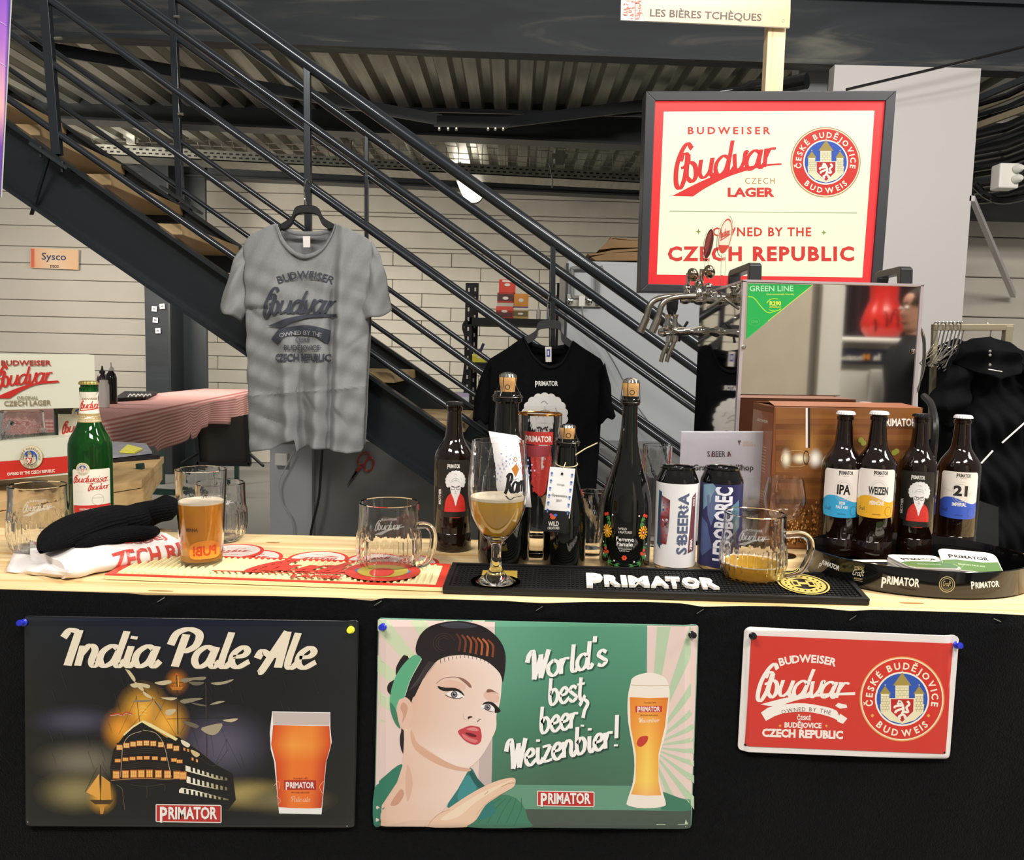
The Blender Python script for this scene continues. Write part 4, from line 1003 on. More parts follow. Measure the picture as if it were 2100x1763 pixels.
# small boat
PL('#e8a848', [(780, 960), (660, 1130), (780, 1190)], 4); PL('#d89838', [(800, 980), (880, 1040), (890, 1200), (800, 1190)], 4); PL('#4a3418', [(690, 1200), (910, 1200), (880, 1240), (740, 1240)], 5)
LN('#2a1c10', [(790, 880), (790, 1210)], 1.4, 6); LN('#2a1c10', [(760, 910), (650, 1130)], .7, 6); LN('#2a1c10', [(800, 900), (880, 1030)], .7, 6)
PL('#c98a3a', [(780, 1250), (830, 1250), (815, 1330), (790, 1330)], 4)
# hull side
PL(K, [(1500, 620), (1700, 760), (1850, 880), (2000, 960), (2030, 1200), (1960, 1290), (1500, 1290), (1000, 1290), (990, 1130), (900, 1020), (940, 680)], 5)
for y0, y1, y2, y3 in ((885, 935, 990, 1025), (980, 1040, 1075, 1115), (1085, 1135, 1180, 1205)):
    xo = 1570 if y0 < 1000 else 1510
    A.mesh(['#f0ead0', '#f4efd8', '#b8ac84', '#5c543c', '#f0ead0', '#f4efd8', '#b8ac84', '#5c543c'], [SP(xo, y0), SP(1650, y0 + 25), SP(1850, y2 - 15), SP(1970, y2 + 15), SP(xo, y1), SP(1650, y1 + 22), SP(1850, y3 - 12), SP(1960, y3)], 4, 6)
    for i in range(9):
        x = xo + 45 + i * 42; k_ = i * 10.5 * (y2 - y0) / 100; PL(K, [(x, y0 + 12 + k_), (x + 20, y0 + 16 + k_), (x + 22, y1 + 8 + k_), (x + 2, y1 + 4 + k_)], 7)
PL('#e8dcc0', [(1530, 650), (1610, 690), (1590, 720), (1540, 690)], 7, 3); PL('#d8c090', [(1620, 740), (1700, 780), (1670, 810), (1630, 780)], 7, 3)
for x, y in ((1550, 735), (1585, 745), (1625, 825), (1665, 840)): PL('#e89a50', [(x, y - 14), (x + 18, y - 8), (x + 18, y + 18), (x, y + 12)], 7)
# stern
PL(K, [(1170, 490), (1320, 580), (1440, 660), (1500, 740), (1560, 900), (1580, 1040), (1500, 1120), (1000, 1130), (890, 1030), (880, 900), (910, 740), (1000, 620), (1090, 540)], 8)
PL('#f0e0a0', [(1000, 600), (1090, 520), (1180, 470), (1250, 500), (1500, 640), (1480, 660), (1300, 560), (1170, 500), (1080, 560), (1010, 620)], 7)
def wins(y, xs, h, bow, c_='#f3b45a', w=52):
    n_ = len(xs)
    for i, x in enumerate(xs):
        t_ = (i / (n_ - 1) - .5) * 2; yy = y + bow * t_ * t_ + (8 if t_ > 0 else 0) * abs(t_)
        PL('#a85a24', [(x - w * .55, yy - h * .58), (x + w * .55, yy - h * .58), (x + w * .55, yy + h * .58), (x - w * .55, yy + h * .58)], 9)
        PL(c_, [(x - w * .44, yy - h * .45), (x + w * .44, yy - h * .45), (x + w * .44, yy + h * .45), (x - w * .44, yy + h * .45)], 10)
        for q in (-.15, .15): LN('#8a4c1c', [(x + w * q, yy - h * .45), (x + w * q, yy + h * .45)], .35, 11)
        if h > 40: LN('#8a4c1c', [(x - w * .44, yy), (x + w * .44, yy)], .35, 11)
wins(680, [965, 1030, 1090, 1150, 1212, 1275, 1345, 1425, 1485], 44, 40, '#f8c878')
wins(815, [950, 1020, 1085, 1150, 1215, 1290, 1370, 1465, 1515], 30, 25)
wins(960, [935, 1020, 1095, 1165, 1240, 1322, 1405, 1490, 1548], 66, 10, '#f8b860', 60)
for y0, bow in ((735, 34), (865, 22)):
    for k_ in range(3): LN('#4a3a28', [(910 + (0 if y0 < 800 else -25), y0 + bow + k_ * 18), (1050, y0 + 8 + k_ * 18), (1210, y0 - 6 + k_ * 18), (1380, y0 + 8 + k_ * 18), (1530, y0 + bow + 10 + k_ * 18)], .6, 11)
LN('#c89858', [(890, 1022), (1030, 1010), (1220, 1004), (1400, 1010), (1570, 1000)], 1.0, 11)
for pts in ([(975, 990), (985, 850), (1000, 700), (1060, 610), (1170, 570)], [(1440, 990), (1410, 850), (1370, 690), (1300, 590), (1180, 560)]): LN('#d8c8a0', pts, .8, 12)
LN('#8c7c60', [(940, 1060), (990, 1100), (1000, 1180), (1015, 1290)], .6, 11); LN('#5a4c3a', [(1070, 1060), (1220, 1075), (1370, 1060), (1380, 1120)], .6, 11); LN('#5a4c3a', [(1218, 1075), (1218, 1180)], .7, 11)
# masts, yards, sails
for pts, w in (([(1280, 260), (1280, 470)], 2.6), ([(1120, 250), (1150, 490)], 1.0), ([(1490, 60), (1500, 600)], 2.0), ([(1755, 130), (1765, 800)], 2.2), ([(1945, 640), (1950, 760)], 1), ([(1700, 810), (1830, 890), (1960, 740)], .8)): LN('#3c3228' if w != 2.6 else '#b8945c', pts, w, 6)
for a_, b_ in (((1280, 280), (1000, 620)), ((1280, 280), (1500, 640)), ((1490, 80), (1290, 470)), ((1490, 80), (1700, 760)), ((1755, 140), (1520, 600)), ((1755, 140), (1940, 660)), ((1755, 300), (1830, 800)), ((1120, 260), (960, 600)), ((1945, 650), (2080, 920)), ((1945, 650), (1830, 900))): LN('#3a3430', [a_, b_], .5, 6)
LN('#2a231c', [(1020, -10), (1110, 110), (1260, 270), (1350, 380)], 1.2, 5)
sails = [[(1010, -12), (1060, 20), (1110, 90), (1100, 120), (1060, 70)], [(1100, 120), (1160, 150), (1190, 200), (1150, 190)], [(1180, 205), (1250, 250), (1262, 275), (1200, 250)], [(1060, 145), (1140, 130), (1240, 150), (1230, 180), (1160, 165), (1100, 175)], [(1290, 125), (1420, 105), (1440, 130), (1370, 150), (1320, 145)], [(1520, 95), (1640, 80), (1755, 75), (1730, 105), (1640, 105), (1560, 130)], [(1600, 120), (1740, 125), (1700, 150), (1640, 150)], [(1800, 130), (1900, 120), (2010, 95), (1960, 130), (1860, 150)], [(1340, 265), (1490, 265), (1440, 290)], [(1520, 290), (1620, 270), (1730, 270), (1680, 290), (1560, 320)], [(1620, 310), (1740, 330), (1760, 345), (1680, 335)], [(1790, 330), (1860, 300), (1930, 298), (1870, 320)], [(1390, 380), (1480, 370), (1460, 410), (1400, 430)], [(1310, 300), (1340, 330), (1360, 385), (1320, 340)], [(1540, 480), (1620, 490), (1690, 520), (1670, 545), (1590, 520)], [(1720, 540), (1900, 500), (1880, 570), (1820, 610), (1740, 580)], [(1910, 470), (2050, 455), (1990, 490)], [(1100, 290), (1250, 285), (1240, 300), (1110, 305)]]
for i, q in enumerate(sails): PL(['#c8b894', '#a89c80', '#6c6454', '#8a8068'][(i * 3) % 4] if i > 3 else '#d0c098', q, 6.5, 3)
for y, x0_, x1_ in ((160, 1060, 1260), (135, 1290, 1760), (275, 1330, 1820), (460, 1400, 2050), (330, 1600, 1920)): LN('#2a241e', [(x0_, y), (x1_, y - 12)], .8, 6)
PL('#c07828', [(1430, 165), (1550, 165), (1530, 195), (1450, 195)], 7); LN('#e06a30', [(1475, 60), (1490, 45), (1505, 70)], 1.6, 7); LN('#e8a048', [(1500, 70), (1505, 165)], 2.4, 7)
LN('#c8402c', [(880, 425), (950, 410), (1000, 425), (1020, 395), (1080, 415)], 2.4, 7, sharp=True); LN('#e8dcd0', [(880, 432), (950, 420), (1000, 434), (1020, 405), (1080, 425)], .8, 7.5, sharp=True)
LN('#e8893a', [(1105, 320), (1080, 380), (1105, 440)], 1.6, 6)
for i in range(3): LN('#fbe28a', [(1145, 360 + i * 32), (1180, 350 + i * 32), (1215, 362 + i * 32)], .8, 7)
random.seed(3)
for i in range(46):                                              # rain
    x = 90 + random.random() * 560; y = 1375 + random.random() * 190
    if 240 < x < 480 and y > 1420: continue
    L_ = 12 + random.random() * 26; A.line('#3e3c44', [(x, y), (x + L_ * .35, y + L_)], .45, 13)
# pint
A.poly('#f0f0ec', [(559, 1457), (678, 1459), (678, 1490), (681, 1520), (676, 1540), (670, 1560), (660, 1668), (573, 1666), (563, 1560), (556, 1535), (554, 1500)], 14)
A.mesh(['#d84a18', '#f08030', '#f08a34', '#d84e1c', '#e05a18', '#f8a040', '#f49438', '#d84a1c', '#d84a18', '#f07a2a', '#ee7428', '#c83c18', '#d04418', '#f07c2c', '#ec7428', '#c03818'],
       [(561, 1485), (600, 1486), (640, 1487), (676, 1487), (557, 1525), (600, 1527), (640, 1528), (679, 1525), (566, 1562), (600, 1562), (640, 1562), (669, 1562), (572, 1653), (600, 1655), (635, 1656), (660, 1655)], 4, 15)
A.poly('#cbbdb8', [(560, 1459), (678, 1461), (676, 1486), (561, 1484)], 15)
for q in ([(562, 1610), (572, 1600), (574, 1616)], [(664, 1600), (656, 1612), (662, 1625)], [(568, 1630), (576, 1640), (570, 1648)]): A.line('#f4b088', q, 1, 16)
A.rect('#b02a20', 583, 1598, 649, 1618, 16); A.logo('#f4e8e0', 616, 1614, 58, 17); A.text('#7a2018', 'Founded 1872', 618, 1596, 3.4, 16, width=30); A.text('#7a2018', 'PIVOVAR NÁCHOD', 617, 1625, 3, 16, width=38, bold=.03); A.script('#f0c0a0', 'Pale ale', 617, 1642, 6, 16, .2, width=40, anchor='c')
# lettering
A.script('#20201c', 'India Pale Ale', 127, 1366, 41, 18, .34, rot=.010, width=527, thin=.5)
A.script('#f1e4cc', 'India Pale Ale', 125, 1363, 41, 19, .34, rot=.010, width=527, thin=.5)
def badge(x, y, w, h, rot=0):
    A.poly('#f0e8e0', [(x - w / 2 + 2, y - h / 2 - 1), (x + w / 2 - 2, y - h / 2 + 1), (x + w / 2, y - h / 2 + 3), (x + w / 2, y + h / 2 - 1), (x + w / 2 - 2, y + h / 2 + 1), (x - w / 2 + 2, y + h / 2 - 1), (x - w / 2, y + h / 2 - 3), (x - w / 2, y - h / 2 + 1)], 19)
    A.poly('#c02a24', [(x - w / 2 + 2, y - h / 2 + 1), (x + w / 2 - 2, y - h / 2 + 3), (x + w / 2 - 2, y + h / 2 - 1), (x - w / 2 + 2, y + h / 2 - 3)], 20)
    A.logo('#7a1814', x + 1, y + h * .29 + 1, w * .86, 20.5, .045); A.logo('#f6f0ea', x, y + h * .29, w * .86, 21, .045)
badge(388, 1666, 135, 37)
A.disc('#b8b8b8', 58, 1684, 1.4, 1.4, 20, 8); A.disc('#b8b8b8', 712, 1693, 1.4, 1.4, 20, 8)
A.build('artwork', PRG, t)
# ---- woman poster
t, B = tin('weizen_poster', 'green and pink tin poster of a woman with a headband and a tall wheat beer', [(775, 1268), (1434, 1282), (1419, 1702), (766, 1694)])
pl_, f = plate(t, B, mat('tin_green', '#5d8d76', .3, coat=.3, var=.05), .0035, .03)
A = Art(planemap(YP, f), .00006, step=(12, 12), base=.0011)
A.poly('#e8d0c8', [B(.003, .005), B(.997, .005), B(.997, .995), B(.003, .995)], 1)
ctr = (1020, 1560)
def ray_(a0, a1, c_, side):
    pts = [ctr]; 
    for a in (a0, (a0 + a1) / 2, a1): pts.append((ctr[0] + 430 * math.cos(a), ctr[1] + 430 * math.sin(a)))
    return pts
def clip(pts, x0, x1, y0, y1):
    def cl(P, f, g):
        out = []
        for i in range(len(P)):
            a, b = P[i], P[(i + 1) % len(P)]; fa, fb = f(a), f(b)
            if fa >= 0: out.append(a)
            if fa * fb < 0: t_ = fa / (fa - fb); out.append((a[0] + (b[0] - a[0]) * t_, a[1] + (b[1] - a[1]) * t_))
        return out
    for f_ in (lambda p: p[0] - x0, lambda p: x1 - p[0], lambda p: p[1] - y0, lambda p: y1 - p[1]): pts = cl(pts, f_, 0) if pts else pts
    return pts
for k_ in range(14):
    a0 = PI * .9 + k_ * .19
    q = clip(ray_(a0, a0 + .085, 0, 0), 774, 1020, 1272, 1480)
    if len(q) > 2: A.poly('#cfdcb8', q, 2)
ctr = (1330, 1530)
for k_ in range(14):
    a0 = -1.5 + k_ * .26; q = clip(ray_(a0, a0 + .11, 0, 0), 1326, 1424, 1284, 1690)
    if len(q) > 2: A.poly('#b9cfae', q, 2)
A.mesh(['#6aa88c', '#58987a', '#5f9e82', '#5c9c80', '#4c8c70', '#4f8f72', '#4a8468', '#44785e', '#477c62', '#48745c', '#42664f', '#47705a'], [(1015, 1274), (1170, 1277), (1327, 1280), (1014, 1400), (1170, 1400), (1326, 1400), (1010, 1500), (1165, 1500), (1322, 1500), (1008, 1612), (1150, 1612), (1312, 1612)], 3, 3)
A.poly('#c8b4b0', [(985, 1530), (1008, 1515), (1008, 1610), (980, 1610)], 3)
A.poly('#66987e', [(1005, 1607), (1290, 1610), (1417, 1640), (1418, 1662), (1005, 1658)], 4); A.poly('#47544a', [(1020, 1657), (1300, 1660), (1418, 1662), (1417, 1700), (1020, 1696)], 5); A.poly('#3f7a60', [(1360, 1622), (1418, 1644), (1418, 1662), (1355, 1660)], 4.5)
PP = lambda x, y: (760 + x / 3.918, 1260 + y / 3.918)
PL = lambda col, pts, lay, sm=4, **k: A.poly(col, [PP(*p) for p in pts], lay, sm, **k)
LN = lambda col, pts, w, lay, **k: A.line(col, [PP(*p) for p in pts], w, lay, **k)
skin, sk2, sk3 = '#f0d8ca', '#dfb9a2', '#f3ddd0'
# blouse
PL('#2f7a62', [(28, 1412), (130, 1280), (250, 1195), (240, 1300), (130, 1520), (80, 1600), (80, 1700), (22, 1696)], 6, 3)
PL('#3f7f62', [(760, 1705), (840, 1600), (1000, 1460), (1120, 1450), (1220, 1520), (1265, 1640), (1270, 1712)], 6, 3)
for i in range(5): LN('#2f6650', [(850 + i * 75, 1700), (930 + i * 70, 1560), (1050 + i * 40, 1470)], 1.2, 6.5)
PL('#2d7a76', [(790, 1215), (860, 1310), (990, 1520), (1000, 1590), (930, 1630), (850, 1640), (615, 1540), (700, 1380)], 7, 2)
PL('#3f8f92', [(770, 1290), (830, 1330), (850, 1400), (790, 1480), (720, 1500), (700, 1440)], 7.5); PL('#1f5a58', [(790, 1222), (850, 1300), (940, 1400), (860, 1380), (800, 1290)], 7.6)
# hair back, neck
PL('#191318', [(300, 330), (215, 400), (205, 480), (230, 500), (150, 545), (135, 600), (160, 640), (240, 700), (250, 900), (235, 1000), (260, 1110), (330, 1100), (400, 700)], 7.6, 3)
A.poly(skin, [PP(*p) for p in ((265, 860), (270, 1000), (260, 1200), (215, 1340), (90, 1530), (80, 1700), (470, 1702), (560, 1600), (700, 1400), (800, 1220), (900, 1000))], 8, 0, grad=('#e4bfa8', PP(200, 1300), '#f2dace', PP(700, 1200)))
PL('#dcae94', [(340, 920), (400, 1040), (560, 1150), (700, 1215), (800, 1232), (790, 1255), (680, 1245), (520, 1190), (360, 1080), (320, 960)], 8.5)
PL('#cf9a82', [(160, 1520), (240, 1400), (270, 1440), (220, 1520)], 8.4); PL('#dfb39c', [(300, 1200), (340, 1350), (300, 1500), (280, 1350)], 8.3)
# face
face = [(420, 440), (520, 370), (700, 325), (860, 325), (980, 400), (1050, 480), (1052, 580), (1040, 700), (1012, 800), (1010, 900), (980, 980), (920, 1090), (860, 1170), (790, 1220), (700, 1212), (600, 1170), (480, 1090), (380, 1030), (340, 940), (310, 860), (330, 700), (380, 560)]
A.poly(skin, [PP(*p) for p in face], 9, 4, grad=('#e2bba4', PP(330, 700), '#f5e0d5', PP(620, 760)))
PL('#e9bfae', [(905, 640), (960, 600), (1030, 650), (1020, 700), (950, 690)], 9.6); PL('#e8c0ae', [(540, 560), (640, 520), (760, 560), (740, 610), (640, 590)], 9.6)
# ear, headband
PL('#e6c0ac', [(222, 700), (260, 655), (320, 690), (345, 800), (320, 880), (290, 930), (245, 900), (215, 800)], 11); PL('#cf9f8a', [(240, 740), (265, 700), (300, 740), (280, 820), (255, 860), (262, 800)], 11.5); A.disc('#f0dcb8', *PP(288, 925), 2.6, 2.6, 12, 10)
# hair front
hair = [(370, 310), (365, 250), (400, 160), (480, 90), (620, 55), (760, 55), (900, 90), (1000, 160), (1060, 240), (1085, 330), (1080, 440), (1062, 540), (1040, 470), (960, 390), (870, 345), (740, 320), (620, 330), (540, 365), (480, 430), (420, 520), (375, 610), (345, 660), (275, 650), (310, 540), (390, 400), (410, 350)]
PL('#1d1418', hair, 10, 3)
PL('#3a3a44', [(560, 80), (700, 60), (860, 90), (780, 105), (640, 105)], 10.5)
for i in range(7):
    x = 700 + i * 42; LN(['#5a2c1c', '#7a3c22', '#9a4e2a', '#8a4424', '#b05c30', '#c06a38', '#8a4424'][i], [(x - 10, 150 + i * 8), (x + 20 + i * 2, 200 + i * 8), (x + 10 + i * 3, 290 + i * 8)], 4.5, 10.6, thin=.5)
for r_ in (14, 20, 27): A.ring('#4a2e2a', *PP(590, 225), r_ * .8, r_ * .8 + .9, 10.6, k=.9, a0=.3 + r_, a1=4.2 + r_)
for i in range(16): LN('#1d1418', [(560 + i * 32, 318 + abs(i - 6) * 5), (566 + i * 32, 345 + abs(i - 6) ** 1.75 * 2)], .9, 10.4)
for i in range(8): LN('#5c5458', [(470 + i * 8, 370 + i * 2), (430 - i * 3, 430 + i * 14), (380 - i * 10, 520 + i * 12)], .5, 10.6)
PL('#5fae86', [(355, 320), (412, 350), (370, 420), (310, 540), (275, 655), (230, 680), (205, 760), (222, 850), (240, 910), (200, 870), (160, 760), (160, 640), (200, 500), (270, 390)], 12, 3)
LN('#dcebd8', [(412, 352), (370, 425), (315, 535), (278, 650)], .9, 13); PL('#3f7f62', [(160, 700), (205, 760), (222, 850), (240, 910), (200, 870), (165, 780)], 12.5, 3)
# eyes
def eye(lx, ly, s_, flip=1):
    P = lambda x, y: (lx + x * s_ * flip, ly + y * s_)
    PL('#f6f2f0', [P(-60, 0), P(-20, -22), P(40, -14), P(80, 28), P(20, 34), P(-30, 24)], 12, 3)
    A.disc('#4a4450', *PP(*P(0, 5)), 6.8 * s_, 6.8 * s_, 12.4, 16); A.disc('#8d8890', *PP(*P(0, 5)), 4.8 * s_, 4.8 * s_, 12.5, 16); A.disc('#15121a', *PP(*P(0, 5)), 2.8 * s_, 2.8 * s_, 12.6, 12); A.disc('#ffffff', *PP(*P(6, -4)), 1.1 * s_, 1.1 * s_, 12.8, 8)
eye(672, 632, 1.0); eye(940, 735, .95)
PL('#17120f', [(540, 570), (600, 582), (680, 585), (730, 610), (755, 650), (710, 618), (660, 606), (610, 612), (560, 598)], 13, 3); LN('#2a201e', [(600, 640), (640, 660), (700, 670), (740, 660)], 1.2, 13)
PL('#17120f', [(898, 715), (930, 695), (980, 700), (1020, 735), (1045, 770), (1000, 785), (995, 745), (950, 712), (910, 718)], 13, 3); LN('#2a201e', [(905, 745), (940, 765), (985, 778)], 1.0, 13)
LN('#8a5c50', [(528, 550), (580, 510), (650, 497), (710, 500)], .8, 13); PL('#93685c', [(700, 497), (750, 510), (800, 550), (812, 580), (795, 580), (770, 555), (720, 515)], 13, 2)
PL('#8a5c50', [(932, 620), (940, 595), (980, 600), (1045, 645), (1000, 618), (960, 618)], 13, 2)
PL('#2a1a18', [(780, 820), (800, 810), (822, 818), (800, 825), (786, 836)], 13, 2); LN('#3a2220', [(885, 838), (870, 842), (857, 858)], 1.3, 13); LN('#d8a894', [(745, 790), (750, 830), (775, 840)], .8, 12.5)
PL('#c8434c', [(702, 935), (750, 905), (800, 888), (845, 892), (880, 905), (893, 965), (885, 1015), (850, 1040), (800, 1030), (750, 1000)], 13, 3); PL('#dd7a7c', [(735, 950), (800, 985), (860, 1005), (840, 1025), (790, 1010), (750, 985)], 13.5); PL('#e08a8a', [(770, 915), (830, 900), (870, 925), (830, 930)], 13.5); PL('#6a1418', [(760, 945), (800, 945), (850, 965), (840, 980), (800, 972)], 13.8)
# hand
PL('#ecc9ae', [(445, 1702), (520, 1620), (640, 1540), (760, 1460), (880, 1390), (1000, 1335), (1100, 1308), (1150, 1305), (1165, 1325), (1160, 1360), (1140, 1385), (1080, 1420), (1000, 1470), (920, 1530), (850, 1640), (780, 1690), (740, 1708)], 14, 3)
PL('#f4dcc2', [(560, 1640), (700, 1540), (880, 1430), (1060, 1350), (1150, 1320), (1040, 1380), (860, 1490), (700, 1620)], 14.4)
LN('#a8785a', [(1050, 1378), (1110, 1350), (1160, 1345)], .9, 15); LN('#a8785a', [(915, 1440), (940, 1420), (942, 1405)], .9, 15); LN('#c89878', [(640, 1560), (560, 1590), (490, 1650), (460, 1702)], .9, 15); LN('#c89878', [(850, 1600), (940, 1500), (1080, 1420)], .8, 15)
# weizen glass
A.poly('#f3e9dc', crom([(1293, 1400), (1296, 1390), (1310, 1382), (1335, 1378), (1360, 1386), (1370, 1400), (1373, 1420), (1372, 1440), (1366, 1500), (1352, 1550), (1352, 1600), (1364, 1640), (1360, 1652), (1320, 1656), (1288, 1650), (1286, 1640), (1298, 1600), (1300, 1550), (1288, 1480), (1287, 1430)], 3, True), 8)
A.mesh(['#e8852c', '#f0983c', '#e07c28', '#ec9434', '#f8b450', '#e88c30', '#f0b040', '#fcd060', '#f0a83c', '#f4bc48', '#fcd868', '#f2b444', '#f0a050', '#f8c070', '#eca04c'], [(1291, 1428), (1330, 1430), (1370, 1429), (1293, 1490), (1330, 1490), (1363, 1490), (1304, 1545), (1328, 1545), (1350, 1545), (1303, 1600), (1326, 1600), (1350, 1600), (1294, 1627), (1325, 1630), (1356, 1629)], 3, 9)
A.line('#b9976a', [(1294, 1403), (1332, 1405), (1371, 1404)], .8, 10)
A.rect('#c83428', 1303, 1446, 1357, 1459, 10); A.logo('#f4e8e0', 1330, 1457, 46, 11); A.text('#8a3a1c', 'Founded 1872', 1333, 1441, 3, 10, width=24); A.text('#8a3a1c', 'PIVOVAR NÁCHOD', 1331, 1467, 2.8, 10, width=36, bold=.03)
A.script('#f8e4c8', 'Weizenbier', 1331, 1480, 5.5, 10, .22, width=44, anchor='c', rot=-.03)
A.poly('#c83a2c', crom([(1305, 1524), (1312, 1510), (1328, 1508), (1326, 1520), (1314, 1530)], 3, True), 10)
for q in ([(1306, 1600)],): pass
badge(1160, 1636, 118, 32)
A.script('#2c5a48', "World's", 1087, 1397, 31, 12, .32, rot=-.20, width=170, thin=.45); A.script('#fbf8f4', "World's", 1084, 1394, 31, 13, .32, rot=-.20, width=170, thin=.45)
A.script('#2c5a48', 'best', 1129, 1448, 31, 12, .32, rot=-.17, width=80, thin=.45); A.script('#fbf8f4', 'best', 1126, 1445, 31, 13, .32, rot=-.17, width=80, thin=.45)
A.script('#2c5a48', 'beer?', 1111, 1506, 31, 12, .32, rot=-.17, width=110, thin=.45); A.script('#fbf8f4', 'beer?', 1108, 1503, 31, 13, .32, rot=-.17, width=110, thin=.45)
A.script('#26443a', 'Weizenbier!', 1045, 1580, 32, 12, .33, rot=-.215, width=246, thin=.45); A.script('#fbf8f4', 'Weizenbier!', 1042, 1577, 32, 13, .33, rot=-.215, width=246, thin=.45)
A.disc('#20201c', 779, 1684, 1.4, 1.4, 20, 8); A.disc('#c8c8c8', 1406, 1694, 1.4, 1.4, 20, 8)
A.build('artwork', PRG, t)
# ---- red lager sign
t, B = tin('lager_tin_sign', 'small red tin sign with a white border and a round town crest', [(1528, 1286), (1970, 1304), (1950, 1558), (1514, 1541)], rnd=14)
pl_, f = plate(t, B, mat('tin_white', '#ebe4e0', .28, coat=.35, var=.02), .004, .02, r=.03)
A = Art(planemap(YP, f), .00006, step=(12, 12), base=.0011)
def rr(c, x):       # rounded quad
    out = []
    for i in range(4):
        p, a, b = c[i], c[i - 1], c[(i + 1) % 4]; u = lambda q, s_: (p[0] + (q[0] - p[0]) * s_ / math.hypot(q[0] - p[0], q[1] - p[1]), p[1] + (q[1] - p[1]) * s_ / math.hypot(q[0] - p[0], q[1] - p[1]))
        out += [u(a, x), u(a, x * .3), u(b, x * .3), u(b, x)]
    return out
A.poly('#d23a30', rr([(1540, 1302), (1957, 1319), (1938, 1545), (1528, 1529)], 9), 2)
R3 = .04
A.arc('#f6ebe2', 'BUDWEISER', 1654, 1560, 203, -15.5, 16.5, 15, 4, .035)
brand(A, 1549, 1424, 196, '#f7efe6', 4, rot=.035, swoosh=False)
sw = crom([(1559, 1443), (1620, 1428), (1690, 1421), (1753, 1418)], 4) + crom([(1753, 1424), (1690, 1426), (1640, 1433), (1590, 1449)], 4)
A.poly('#f7efe6', sw, 4)
rib = crom([(1574, 1450), (1610, 1443), (1650, 1441), (1700, 1450), (1716, 1457)], 3) + crom([(1727, 1482), (1700, 1468), (1650, 1458), (1600, 1463), (1570, 1477)], 3) + [(1560, 1460)]
A.poly('#f7efe6', rib, 5); A.poly('#f7efe6', [(1712, 1446), (1718, 1440), (1735, 1444), (1737, 1450), (1722, 1452)], 5); A.poly('#f7efe6', [(1722, 1462), (1737, 1472), (1728, 1483), (1716, 1478)], 5)
A.arc('#6a3a34', 'OWNED BY THE', 1650, 1640, 183, -15, 16.5, 8, 6, .0)
A.text('#f6ebe2', 'ČESKÉ', 1648, 1475, 8, 4, width=28, bold=.03, rot=.03); A.text('#f6ebe2', 'BUDĚJOVICE', 1646, 1491, 10, 4, width=76, bold=.04, rot=.02); A.text('#f6ebe2', 'CZECH REPUBLIC', 1645, 1511, 15, 4, width=166, bold=.05, rot=.03)
for x in (1599, 1694): A.poly('#e8a84a', [(x - 3, 1487), (x, 1484), (x + 3, 1487), (x, 1490)], 4)
crest(A, 1849, 1432, 87, 4, gold='#e9a05a')
for x, y in ((1903, 1466), (1788, 1466)): A.poly('#e8a84a', [(x - 4, y), (x, y - 4), (x + 4, y), (x, y + 4)], 8)
for x, y in ((1529, 1528), (1936, 1542)): A.disc('#1a1a1a', x, y, 2.3, 2.3, 4, 10)
A.build('artwork', PRG, t)
# push pins
for i, (x, y, c_, lab) in enumerate(((50, 1276, 'blue', 'blue push pin at the upper left of the ship poster'), (720, 1291, 'yellow', 'yellow push pin at the upper right of the ship poster'), (786, 1285, 'blue', 'blue push pin at the upper left of the woman poster'), (1419, 1301, 'black', 'black push pin at the upper right of the woman poster'), (1543, 1303, 'black', 'black push pin at the upper left of the red tin sign'), (1961, 1322, 'blue', 'blue push pin at the upper right of the red tin sign'))):
    m_ = mat('pin_' + c_, {'blue': '#2230b8', 'yellow': '#e6e23c', 'black': '#141416'}[c_], .25, coat=.5, var=.03)
    p = W(x, y, YP); t = thing('push_pin', lab, 'push pin', p - Vector((0, 0, .006)))
    ax = (.0 if i % 2 else -.1, -1, .25)
    MB().lathe([(.0, .0), (.0052, .0), (.0056, .0014), (.0034, .0028), (.0026, .0066), (.0040, .0098), (.0048, .0108), (.0042, .0122), (0, .0126)], p, 18, axis=ax).build('pin_head', m_, t, smooth=True)
    MB().tube([p + Vector((0, .012, 0)), p + Vector((0, -.001, 0))], .0006, 6).build('needle', M('chrome'), t)
# ================================================================ bar mats and coasters
def onz(z): return lambda x, y, e: Z(x, y, z + e)
mm = mat('mat_cream', '#f0e3b0', .5, var=.03); mr = mat('mat_red', '#d8402f', .45, var=.04)
t = thing('bar_mat', 'red-edged cream rubber bar mat with raised red lettering', 'bar mat', Z(560, 1190, ZC))
zc = ZC + .001
q = [Z(215, 1188, zc), Z(908, 1213, zc), Z(924, 1166, zc), Z(330, 1140, zc)]
q = [q[0], q[1], q[2], q[0] + (q[2] - q[1])]
H8 = Vector((0, 0, .007))
MB().prism(q, H8).build('base', mm, t, bevel=.001)
nn = (q[3] - q[0]); uu = (q[1] - q[0]); uh = uu.normalized(); nh = nn.normalized(); L_ = uu.length; Hh = nn.length
def QM(u, v, e=0): return q[0] + uh * u + nh * v + Vector((0, 0, .007 + e))
def MM(a, u0, u1, v0, v1, h): a.prism([QM(u0, v0), QM(u1, v0), QM(u1, v1), QM(u0, v1)], (0, 0, h)); return a
b_ = .012
for nm, r_ in (('edge_strip', (0, L_, 0, b_ * .6)), ('edge_strip', (0, L_, Hh - b_ * .7, Hh)), ('edge_strip', (0, b_, b_ * .6, Hh - b_ * .7)), ('edge_strip', (L_ - b_, L_, b_ * .6, Hh - b_ * .7))): MM(MB(), *r_, .0016).build(nm, mr, t)
mb = MB(); u = b_ + .006
while u < L_ - b_ - .006:
    mb.tube([QM(u, b_ * .6 + .004, .0008), QM(u, Hh - b_ * .7 - .004, .0008)], .0030, 6); u += .0105
mb.build('rib', mm, t, kind='stuff', smooth=True)
A = Art(lambda x, y, e: QM(x, -y, .0042 + e), .0006)
